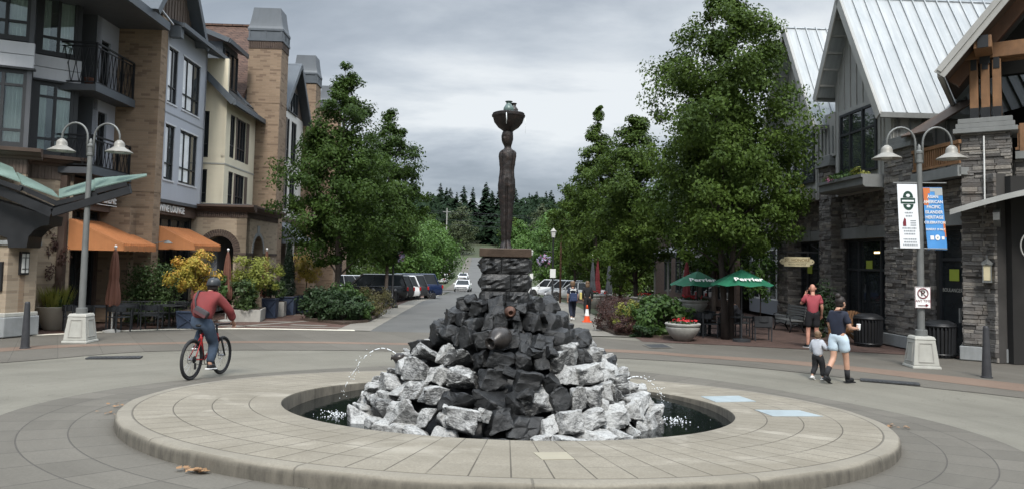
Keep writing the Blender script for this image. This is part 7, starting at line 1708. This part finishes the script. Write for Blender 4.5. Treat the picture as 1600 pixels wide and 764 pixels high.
M['red_shirt']=mat('faded_red_jersey',(.34,.065,.080),.85,var=.12,vs=5); M['black_cloth']=mat('black_cloth',(.014,.014,.016),.85,var=.2); M['navy_cloth']=mat('dark_navy_cloth',(.016,.020,.036),.9,var=.2,vs=5); M['denim_pale']=mat('pale_denim',(.48,.58,.66),.85,var=.14,vs=9,bump=.2); M['gray_hoodie']=mat('pale_gray_fleece',(.42,.44,.48),.95,var=.1,vs=8); M['denim']=mat('blue_denim',(.035,.053,.082),.85,var=.25,vs=8,bump=.2); M['maroon']=mat('brick_red_hoodie',(.16,.030,.030),.9,var=.15,vs=6,bump=.15); M['hair_dark']=mat('dark_hair',(.018,.013,.011),.6,var=.3,vs=20); M['hair_brown']=mat('light_brown_hair',(.13,.08,.045),.65,var=.3,vs=20); M['helmet']=mat('black_helmet_shell',(.03,.033,.037),.35,var=.1); M['bag']=mat('charcoal_bag_cloth',(.035,.03,.033),.8,var=.2); M['bag_red']=mat('bag_red_panel',(.06,.018,.02),.8,var=.1); M['blue_pack']=mat('navy_backpack',(.03,.045,.10),.8,var=.15); M['yellow_bag']=mat('pale_yellow_bag',(.55,.47,.16),.8,var=.1); M['gray_shirt']=mat('gray_shirt',(.09,.09,.10),.85,var=.1)
STAND=dict(pel=(0,0,.95),wst=(0,0,1.10),chs=(0,.0,1.30),nkb=(0,-.01,1.46),neck=(0,.0,1.52),head=(0,.03,1.645),shL=(-.17,0,1.41),elL=(-.23,-.03,1.13),wrL=(-.22,.06,.88),shR=(.17,0,1.41),elR=(.23,-.03,1.13),wrR=(.22,.06,.88),
    hpL=(-.09,0,.90),knL=(-.10,.02,.49),anL=(-.10,-.02,.09),toL=(-.12,.12,.045),hpR=(.09,0,.90),knR=(.10,.02,.49),anR=(.10,-.02,.09),toR=(.12,.12,.045))
# man in the red shirt, phone to his ear
J=dict(STAND); J.update(elL=(-.30,.08,1.20),wrL=(-.17,.10,1.50),palmL=(1,-.2,0),elR=(.24,-.02,1.13),wrR=(.24,.10,.90),knL=(-.12,.03,.49),anL=(-.13,-.01,.09),toL=(-.19,.11,.045),anR=(.10,-.03,.09),toR=(.10,.11,.045))
def ear_hair(t,h,f,u,s): pass
P1,E1=top(J,(.165,.155,.175),.72,(.095,.085)); P2,E2=bottom(J,.86,(.155,.125,.105))
t=person('man in a red shirt and black shorts with a hand raised to his ear',9.0,22.1,-.25,J,1.06,'skin_pink',[('shirt','red_shirt',P1,E1,2),('shorts','black_cloth',P2,E2,2)])
for s in 'LR': shoe(t,J,s,'black')
MB().box(-.155,-.14,.06,.13,1.55,1.69).build('phone',M['black'],t,bevel=.004)
# woman mid-stride with a paper cup
J=dict(STAND); J.update(head=(.02,.07,1.63),look=(.25,.93,-.35),neck=(.0,.02,1.52),shL=(-.155,0,1.40),shR=(.155,.01,1.40),elL=(-.22,.02,1.14),wrL=(-.20,.20,1.0),palmL=(1,0,0),elR=(.24,.04,1.13),wrR=(.20,.32,1.11),palmR=(-1,.1,0),
    hpL=(-.095,-.01,.90),knL=(-.07,-.06,.50),anL=(-.06,-.34,.17),toL=(-.05,-.24,.05),hpR=(.095,.02,.90),knR=(.10,.12,.49),anR=(.10,.16,.09),toR=(.12,.30,.045))
def hairball(t,mt,balls,name='hair'):
    mb=MB()
    for c,r in balls: mb.ball(tuple(c),r,16,10)
    for i,p in enumerate(mb.v):
        p=Vector(p); mb.v[i]=tuple(p+Vector((MN.noise(p*30),MN.noise(p*30+Vector((5,0,0))),MN.noise(p*30+Vector((0,5,0)))))*.007)
    return mb.build(name,M[mt],t,smooth=True)
def bun(t,h,f,u,s): hairball(t,'hair_dark',[(h+u*.035-f*.022,(.103,.108,.105)),(h-u*.03-f*.04,(.088,.075,.085)),(h+u*.12-f*.085,(.058,.058,.055))])
P1,E1=top(J,(.156,.142,.165),.75,(.088,.075),hem=(0,.0,.88)); P2,E2=bottom(J,.72,(.172,.132,.112))
t=person('woman in a navy top, pale denim shorts and black socks carrying a paper cup',6.82,15.45,-1.0,J,1.0,'skin',[('shirt','navy_cloth',P1,E1,2),('shorts','denim_pale',P2,E2,2)],bun)
for s in 'LR': shoe(t,J,s,'black','black',sock='black_cloth',sockh=.19)
cup=MB().lathe([(.030,-.06),(.040,.05),(.043,.05),(.043,.058),(.03,.065)],16).build('paper_cup',M['white_paint'],smooth=True,autos=.6); W_=t.matrix_basis if False else Matrix.Translation(t.location)@Matrix.Rotation(-1.0,4,'Z'); cup.location=W_@Vector((.19,.42,1.14)); tag(cup,'white paper cup in the right hand of the woman','cup')
# toddler in the gray hoodie
J=dict(STAND); J.update(head=(0,.03,1.58),neck=(0,.0,1.45),shL=(-.18,0,1.32),shR=(.18,0,1.32),nkb=(0,-.01,1.40),chs=(0,0,1.22),wst=(0,0,1.02),pel=(0,0,.86),elL=(-.27,.04,1.08),wrL=(-.30,.20,.95),elR=(.30,.02,1.12),wrR=(.42,.10,1.22),hpL=(-.10,0,.80),hpR=(.10,0,.80),knL=(-.12,.04,.44),anL=(-.12,-.20,.16),toL=(-.11,-.09,.05),knR=(.12,.12,.45),anR=(.12,.10,.09),toR=(.13,.25,.045))
def short(t,h,f,u,s): hairball(t,'hair_brown',[(h+u*.05-f*.02,(.125,.128,.115)),(h-u*.02-f*.045,(.112,.095,.10))])
P1,E1=top(J,(.185,.18,.185),.8,(.11,.09),fore=True); P1['hd']=(0,-.10,1.37,.10); E1.append(('nkb','hd')); P2,E2=bottom(J,.6,(.17,.135,.11),True,.085)
t=person('toddler in a pale gray hoodie and black trousers walking beside the woman',6.52,15.75,-.85,J,.585,'skin',[('hoodie','gray_hoodie',P1,E1,2),('trousers','black_cloth',P2,E2,2)],short,headr=1.30)
for s in 'LR': shoe(t,J,s,'white_paint')
# two walkers seen from behind, far
J=dict(STAND); J.update(knL=(-.09,-.05,.50),anL=(-.09,-.28,.14),toL=(-.09,-.17,.045),knR=(.09,.12,.49),anR=(.09,.14,.09),toR=(.09,.28,.045))
def longhair(mt):
    def fn(t,h,f,u,s):
        hairball(t,mt,[(h+u*.035-f*.02,(.105,.108,.105)),(h-u*.09-f*.06,(.105,.07,.14))])
    return fn
P1,E1=top(J,(.155,.145,.165),.8,(.09,.075)); P2,E2=bottom(J,.6,(.16,.13,.10),True,.07)
t=person('walker in dark clothes wearing a navy backpack, seen from behind',2.68,32.0,.1,J,.93,'skin',[('shirt','navy_cloth',P1,E1,2),('trousers','navy_cloth',P2,E2,2)],short)
for s in 'LR': shoe(t,J,s,'white_paint')
mb=MB(); mb.box(-.17,.17,-.33,-.13,.86,1.24); mb.box(-.13,.13,-.37,-.33,.9,1.08); o=mb.build('backpack',M['blue_pack'],t,bevel=.04,seg=3); mb=MB(); mb.tube([(-.12,-.12,1.2),(-.13,-.06,1.48),(-.13,.12,1.35)],.02,6); mb.tube([(.12,-.12,1.2),(.13,-.06,1.48),(.13,.12,1.35)],.02,6); mb.tube([(-.15,-.17,1.36),(.14,-.17,1.42)],.025,6); mb.tube([(-.14,-.17,1.44),(.15,-.17,1.34)],.025,6); mb.build('strap',M['white_trim'],o)
t=person('walker with reddish hair in black carrying a pale yellow bag, seen from behind',3.55,34.2,-.1,J,.93,'skin',[('shirt','black_cloth',*top(J,(.155,.145,.165),.8,(.09,.075),fore=True),2),('trousers','black_cloth',P2,E2,2)],longhair('hair_brown'))
for s in 'LR': shoe(t,J,s,'black')
o=MB().box(-.36,-.26,-.12,.16,.80,1.12).build('shoulder_bag',M['yellow_bag'],loc=(3.55,34.2,G(3.55,34.2)),bevel=.03); tag(o,'pale yellow bag at the left side of the walker in black','bag')
# seated customer under the green umbrella
J=dict(STAND); J.update(pel=(0,0,.52),wst=(0,.03,.68),chs=(0,.12,.88),nkb=(0,.20,1.02),neck=(0,.24,1.07),head=(0,.30,1.18),shL=(-.17,.16,.98),shR=(.17,.16,.98),elL=(-.22,.36,.80),wrL=(-.10,.52,.80),elR=(.22,.36,.80),wrR=(.10,.52,.80),hpL=(-.09,.03,.50),knL=(-.12,.45,.50),anL=(-.12,.42,.09),toL=(-.12,.56,.045),hpR=(.09,.03,.50),knR=(.12,.45,.50),anR=(.12,.42,.09),toR=(.12,.56,.045))
def cap(t,h,f,u,s):
    V,F=grow({'a':(*(h+u*.07),.095),'b':(*(h+u*.06-f*.03),.095)},[('a','b')],2); mb=MB().add(V,F); mb.bar(h+u*.06+f*.06,h+u*.045+f*.17,.13,.015); mb.build('cap',M['white_paint'],t,smooth=True)
t=person('seated customer in a gray shirt and white cap leaning over the table',7.95,25.75,1.45,J,1.0,'skin',[('shirt','gray_shirt',*top(J,(.16,.15,.17),.8,(.09,.075)),2),('trousers','black_cloth',*bottom(J,.6,(.155,.125,.09),True,.065),2)],cap)
for s in 'LR': shoe(t,J,s,'white_paint')
c=copy_tree(CE); c.location=(8.0,25.7,G(8,25.7)); c.rotation_euler=(0,0,1.45); c['label']='dark wicker chair under the seated customer'
# ------------------------------------------------------------------ bicycle and rider
HB=-.10; BX,BY=-5.63,13.22
bk=thing('bicycle','red mountain bike with black tyres and suspension fork','bicycle',(BX,BY,G(BX,BY)),HB)
bk.rotation_euler=(-.05,.0,HB)
M['tyre']=mat('black_rubber',(.02,.02,.021),.85,var=.2,vs=20); M['rim_black']=mat('black_alloy',(.035,.035,.038),.35,.5); M['bike_red']=mat('red_frame_paint',(.30,.022,.022),.3,.1,var=.05); M['steel']=mat('bright_steel',(.35,.35,.36),.3,.9); M['rotor']=M['steel']
for y,lab in ((0,'rear'),(1.1,'front')):
    w=MB().ring((0,y,.362),.337,.027,'x',40,8).build('wheel',M['tyre'],bk,smooth=True); MB().ring((0,y,.362),.300,.012,'x',40,6).build('rim',M['rim_black'],w,smooth=True); mb=MB()
    for i in range(28): a=2*PI*i/28; sg=(-1)**i; mb.tube([(sg*.025,y+.02*math.cos(a+.8),.362+.02*math.sin(a+.8)),(0,y+.296*math.cos(a),.362+.296*math.sin(a))],.0016,4)
    mb.tube([(-.07,y,.362),(.07,y,.362)],.02,8); mb.build('spokes',M['steel'],w); mb=MB(); mb.ring((-.035,y,.362),.075,.006,'x',24,4); mb.build('brake_disc',M['steel'],w)
mb=MB(); bb=(0,.43,.33); ht=(0,.86,.78); hb_=(0,.90,.66); st_=(0,.26,.80)
for a,b,r in ((bb,hb_,.024),(st_,ht,.019),(bb,st_,.019),(ht,hb_,.024)): mb.tube([a,b],r,10)
for s in (-1,1): mb.tube([(s*.03,.42,.33),(s*.062,.0,.362)],.011,8); mb.tube([(s*.02,.29,.74),(s*.062,.0,.362)],.010,8)
mb.build('frame',M['bike_red'],bk,smooth=True)
mb=MB()
for s in (-1,1): mb.tube([(s*.058,.93,.68),(s*.058,1.02,.52),(s*.058,1.10,.362)],[.019,.019,.016],8)
mb.bar((-.07,.935,.69),(.07,.935,.69),.05,.05); mb.tube([(0,.87,.72),(0,.83,.92)],.02,8); mb.build('fork',M['black'],bk,smooth=True)
mb=MB(); mb.tube([(-.36,.82,.985),(-.18,.87,.97),(0,.89,.955),(.18,.87,.97),(.36,.82,.985)],.014,8); mb.tube([(0,.83,.92),(0,.89,.955)],.02,8)
for s in (-1,1): mb.tube([(s*.36,.82,.985),(s*.25,.852,.975)],.019,8); mb.tube([(s*.22,.88,.965),(s*.33,.92,.95)],.008,6)
mb.build('handlebar',M['black'],bk,smooth=True)
V,F=grow({'a':(0,.12,.955,(.075,.03)),'b':(0,.24,.955,(.05,.025)),'c':(0,.38,.95,(.022,.02))},[('a','b'),('b','c')],2); MB().add(V,F).build('saddle',M['black'],bk,smooth=True); MB().tube([(0,.26,.78),(0,.235,.94)],.014,8).build('seat_post',M['black'],bk)
mb=MB(); mb.ring((.05,.43,.33),.085,.008,'x',24,4); mb.tube([(.06,.43,.33),(.075,.46,.16)],.012,6); mb.tube([(-.06,.43,.33),(-.075,.40,.50)],.012,6); mb.bar((.08,.46,.155),(.18,.46,.155),.08,.02); mb.bar((-.08,.40,.505),(-.18,.40,.505),.08,.02); mb.bar((.05,.42,.415),(.05,.0,.42),.006,.008); mb.bar((.05,.42,.245),(.05,.02,.27),.006,.008); mb.build('crankset',M['rim_black'],bk)
mb=MB(); 
for k in range(6): mb.lathe([(.02+.007*k,-.003),(.02+.007*k,.003)],18,c=(0,0,0))
mb2=MB(); mb2.M=Matrix.Translation((.05,0,.362))@Matrix.Rotation(PI/2,4,'Y')
for k in range(6): mb2.lathe([(.065-.008*k,-.004+.006*k),(.065-.008*k,.0+.006*k)],18)
mb2.M=None; mb2.bar((.06,.02,.30),(.06,.03,.19),.02,.05); mb2.build('derailleur',M['rim_black'],bk)
J=dict(pel=(0,.23,1.03),wst=(0,.30,1.18),chs=(0,.42,1.38),nkb=(0,.50,1.52),neck=(0,.53,1.565),head=(.01,.59,1.665),look=(.1,.98,-.12),shL=(-.19,.44,1.46),shR=(.19,.46,1.46),elL=(-.33,.60,1.22),wrL=(-.33,.77,1.02),elR=(.34,.62,1.22),wrR=(.34,.78,1.02),palmL=(0,-.2,-1),palmR=(0,-.2,-1),
    hpL=(-.10,.25,.99),knL=(-.14,.60,.92),anL=(-.13,.36,.60),toL=(-.13,.48,.545),hpR=(.10,.25,.99),knR=(.13,.52,.60),anR=(.13,.40,.245),toR=(.14,.53,.20))
P1,E1=top(J,(.19,.185,.195),.8,(.11,.085),hem=(0,.21,1.02),fore=True); P1['hood']=(0,.38,1.53,.085); E1.append(('nkb','hood')); P2,E2=bottom(J,.6,(.165,.135,.10),True,.075)
def helm(t,h,f,u,s):
    mb=MB(); mb.lathe([(.001,.135),(.05,.128),(.09,.10),(.113,.055),(.120,.0),(.118,-.03),(.108,-.032),(.10,.0)],24,c=tuple(h+u*.035-f*.008),sy=1.2); mb.build('helmet',M['helmet'],t,smooth=True)
    mb=MB()
    for o in (-.05,0,.05): mb.bar(h+u*.166+f*.06+s*o,h+u*.162-f*.08+s*o,.014,.012)
    mb.tube([h+s*.10+u*.02,h+s*.06-u*.09+f*.03],.006,5); mb.tube([h-s*.10+u*.02,h-s*.06-u*.09+f*.03],.006,5); mb.build('helmet_vent',M['black'],t)
    hairball(t,'hair_dark',[(h-f*.03-u*.02,(.10,.09,.09))])
rd=person('cyclist in a brick red hoodie, jeans and black helmet riding away','x' and BX,BY,HB,J,1.0,'skin',[('hoodie','maroon',P1,E1,2),('jeans','denim',P2,E2,2)],helm,curl=1.0); rd.rotation_euler=(-.05,0,HB)
for s in 'LR': shoe(rd,J,s,'black')
bg=thing('sling_bag','charcoal sling bag with a dark red panel across the back of the cyclist','bag',(BX,BY,G(BX,BY)),HB); bg.rotation_euler=(-.05,0,HB)
mb=MB(); mb.M=Matrix.Translation((.06,.115,1.19))@Matrix.Rotation(-.35,4,'X')@Matrix.Rotation(.45,4,'Y'); mb.box(-.15,.15,-.055,.045,-.07,.07); mb.build('pouch',M['bag'],bg,bevel=.035,seg=3); mb=MB(); mb.M=Matrix.Translation((.06,.115,1.19))@Matrix.Rotation(-.35,4,'X')@Matrix.Rotation(.45,4,'Y'); mb.box(-.12,.16,-.068,-.058,-.07,-.02); mb.build('panel',M['bag_red'],bg)
MB().tube([(-.06,.13,1.27),(-.12,.20,1.42),(-.14,.33,1.57),(-.13,.50,1.56)],.016,6).build('strap',M['bag'],bg,smooth=True)
# ------------------------------------------------------------------ cars
def carpaint(name,c,r=.25,m=.2):
    k=NT(name); k.fin(c,r,None,m,.5); k.b.inputs['Coat Weight'].default_value=.6; k.b.inputs['Coat Roughness'].default_value=.05; return k.mat
PAINT={'black':carpaint('black_car_paint',(.012,.013,.015)),'white':carpaint('white_car_paint',(.70,.71,.72),.3,0),'gray':carpaint('dark_gray_car_paint',(.04,.042,.046),.3,.4),'blue':carpaint('dark_blue_car_paint',(.012,.025,.075),.25,.3),'silver':carpaint('silver_car_paint',(.42,.43,.44),.3,.5)}
M['tail']=mat('red_tail_lens',(.35,.015,.015),.2); M['head']=mat('clear_headlamp',(.6,.62,.64),.15); M['plate']=mat('plate_white',(.5,.5,.5),.5)
def car(label,x,y,rz,paint,kind='suv',group=None,name=None):
    D_=dict(suv=(4.7,1.86,1.70,.98),sedan=(4.7,1.82,1.45,.90),hatch=(4.4,1.80,1.62,.95),truck=(5.6,1.95,1.84,1.08))[kind]; L,Wd,H,zb=D_
    t=thing(name or {'truck':'pickup_truck'}.get(kind,'parked_car'),label,'truck' if kind=='truck' else 'car',(x,y,G(x,y)),rz,group); hw=Wd/2; y0,y1=-L/2,L/2; pm=PAINT[paint]
    hood=.27 if kind!='sedan' else .30; yw=y1-L*hood                    # base of the windscreen
    secs=[(y0,.45,zb-.12,.80),(y0+.08,.32,zb-.02,.93),(y0+.5,.26,zb,1.0),(0,.22,zb-.01,1.0),(yw,.22,zb-.02,1.0),(y1-.55,.26,zb-.12,.97),(y1-.12,.30,zb-.24,.88),(y1,.42,zb-.36,.76)]
    vs=[];fs=[]
    for yy,zl,zt,k in secs:
        w=hw*k; vs+=[(-w*.9,yy,zl),(-w,yy,zl+.18),(-w,yy,zt-.28),(-w*.93,yy,zt),(w*.93,yy,zt),(w,yy,zt-.28),(w,yy,zl+.18),(w*.9,yy,zl)]
    n=8
    for i in range(len(secs)-1):
        for j in range(n): fs.append((i*n+j,i*n+(j+1)%n,(i+1)*n+(j+1)%n,(i+1)*n+j))
    fs+=[tuple(range(n))[::-1],tuple((len(secs)-1)*n+j for j in range(n))]
    body=fixn(MB().add(vs,fs).build('body',pm,t,smooth=True,bevel=.03)); body.data.set_sharp_from_angle(angle=.6)
    yr0=y0+(.12 if kind in('suv','hatch') else .85 if kind=='sedan' else .35); yr1=yw+.05; tr0=yr0+(.28 if kind in('suv','hatch') else .75 if kind=='sedan' else .30); tr1=yr1-.75
    if kind=='truck': tr1=yr1-.65
    bw,tw=hw*.93,hw*.74
    mb=MB(); C=[(-bw,yr0,zb-.02),(bw,yr0,zb-.02),(bw,yr1,zb-.03),(-bw,yr1,zb-.03),(-tw,tr0,H-.03),(tw,tr0,H-.03),(tw,tr1,H-.04),(-tw,tr1,H-.04)]
    mb.add(C,[(3,2,1,0),(4,5,6,7),(0,1,5,4),(1,2,6,5),(2,3,7,6),(3,0,4,7)]); MB.build(mb,'window_glass',M['glass_dark'],t)
    mb=MB(); ym=(tr0+tr1)/2; mb.add([(-tw-.01,tr0-.04,H-.05),(tw+.01,tr0-.04,H-.05),(tw+.01,tr1+.05,H-.06),(-tw-.01,tr1+.05,H-.06),(-tw*.9,tr0,H),(tw*.9,tr0,H),(tw*.9,tr1,H-.01),(-tw*.9,tr1,H-.01)],[(3,2,1,0),(4,5,6,7),(0,1,5,4),(1,2,6,5),(2,3,7,6),(3,0,4,7)])
    for a,b in ((0,4),(1,5),(2,6),(3,7)): mb.bar(C[a],C[b],.09,.07)
    for s in (-1,1):
        for q in ((.36,.68) if kind in('suv','hatch','truck') else (.5,)): mb.bar((s*bw,yr0+(yr1-yr0)*q,zb-.02),(s*tw,tr0+(tr1-tr0)*q,H-.04),.07,.05)
    if kind=='truck': mb.box(-hw*.95,hw*.95,yr0+1.5,yr0+1.58,zb-.02,H-.05)
    mb.build('roof',pm,t,bevel=.015)
    for s in (-1,1):
        for yy in (y0+.88,y1-.95):
            w=MB(); w.M=Matrix.Translation((s*(hw-.11),yy,.35))@Matrix.Rotation(PI/2,4,'Y'); w.lathe([(.22,-.11),(.33,-.11),(.355,-.06),(.355,.06),(.33,.11),(.22,.11)],24); wo_=w.build('wheel',M['tyre'],t,smooth=True,autos=.6); r_=MB(); r_.M=Matrix.Translation((s*(hw-.11),yy,.35))@Matrix.Rotation(PI/2,4,'Y'); r_.lathe([(.23,s*.08),(.225,s*.105),(.19,s*.10),(.05,s*.085),(.01,s*.09)],20)
            r_.M=None
            for k in range(5): a=2*PI*k/5; r_.bar((s*(hw-.005),yy,.35),(s*(hw-.012),yy+.2*math.cos(a),.35+.2*math.sin(a)),.05,.02)
            r_.build('rim',M['steel'],wo_)
        MB().box(s*hw*.62,s*hw*.93,y0-.02,y0+.10,zb-.30,zb-.06).build('tail_light',M['tail'],t,bevel=.02); MB().box(s*hw*.52,s*hw*.86,y1-.14,y1-.0,zb-.46,zb-.33).build('headlight',M['head'],t,bevel=.02)
        MB().box(s*(hw+.0),s*(hw+.20),yw-.32,yw-.22,zb-.02,zb+.13).build('mirror',pm,t,bevel=.03)
    mb=MB(); mb.box(-.26,.26,y1-.01,y1+.008,.48,.58); mb.box(-.26,.26,y0-.012,y0+.0,.62,.73); mb.build('number_plate',M['plate'],t); MB().box(-hw*.6,hw*.6,y1-.02,y1+.012,.60,zb-.42 if zb>1 else .66).build('grille',M['black'],t)
    return t
PG='cars parked nose in along the left sidewalk'
car('black SUV parked nose in, nearest in the left row',-8.75,45.9,PI/2+.22,'black','suv',PG)
car('dark gray car half hidden behind the black SUV',-8.5,48.2,PI/2+.22,'gray','hatch',PG)
car('white crossover parked third in the left row',-8.35,50.2,PI/2+.22,'white','hatch',PG)
car('dark gray SUV parked between the white crossover and the blue truck',-8.2,52.3,PI/2+.22,'gray','suv',PG)
car('dark blue pickup truck with a canopy at the end of the left row',-7.9,55.0,PI/2+.22,'blue','truck',PG)
car('silver car parked behind the black SUV near the building',-10.9,52.5,-1.2,'silver','hatch',PG)
car('white sedan driving toward the camera, nearer of two',-5.75,90,PI-.04,'white','sedan','white cars coming down the street','car'); car('white sedan farther up the street, coming down',-9.0,141,PI-.04,'white','sedan','white cars coming down the street','car')
car('white car parked up the left side of the far street, nearer one',-11.9,128,-.04,'white','hatch','white cars parked up the far street'); car('white car parked up the left side of the far street, upper one',-12.9,150,-.04,'white','suv','white cars parked up the far street')
RG='white cars parked on the right behind the mound'
car('white SUV parked highest and farthest on the right behind the mound',3.9,76,PI/2-.2,'white','suv',RG); car('white crossover parked in the middle right of the lamp post',4.7,66,PI/2-.2,'white','hatch',RG); car('silver white sedan parked nearest on the right behind the mound',5.1,58,PI/2-.2,'silver','sedan',RG)
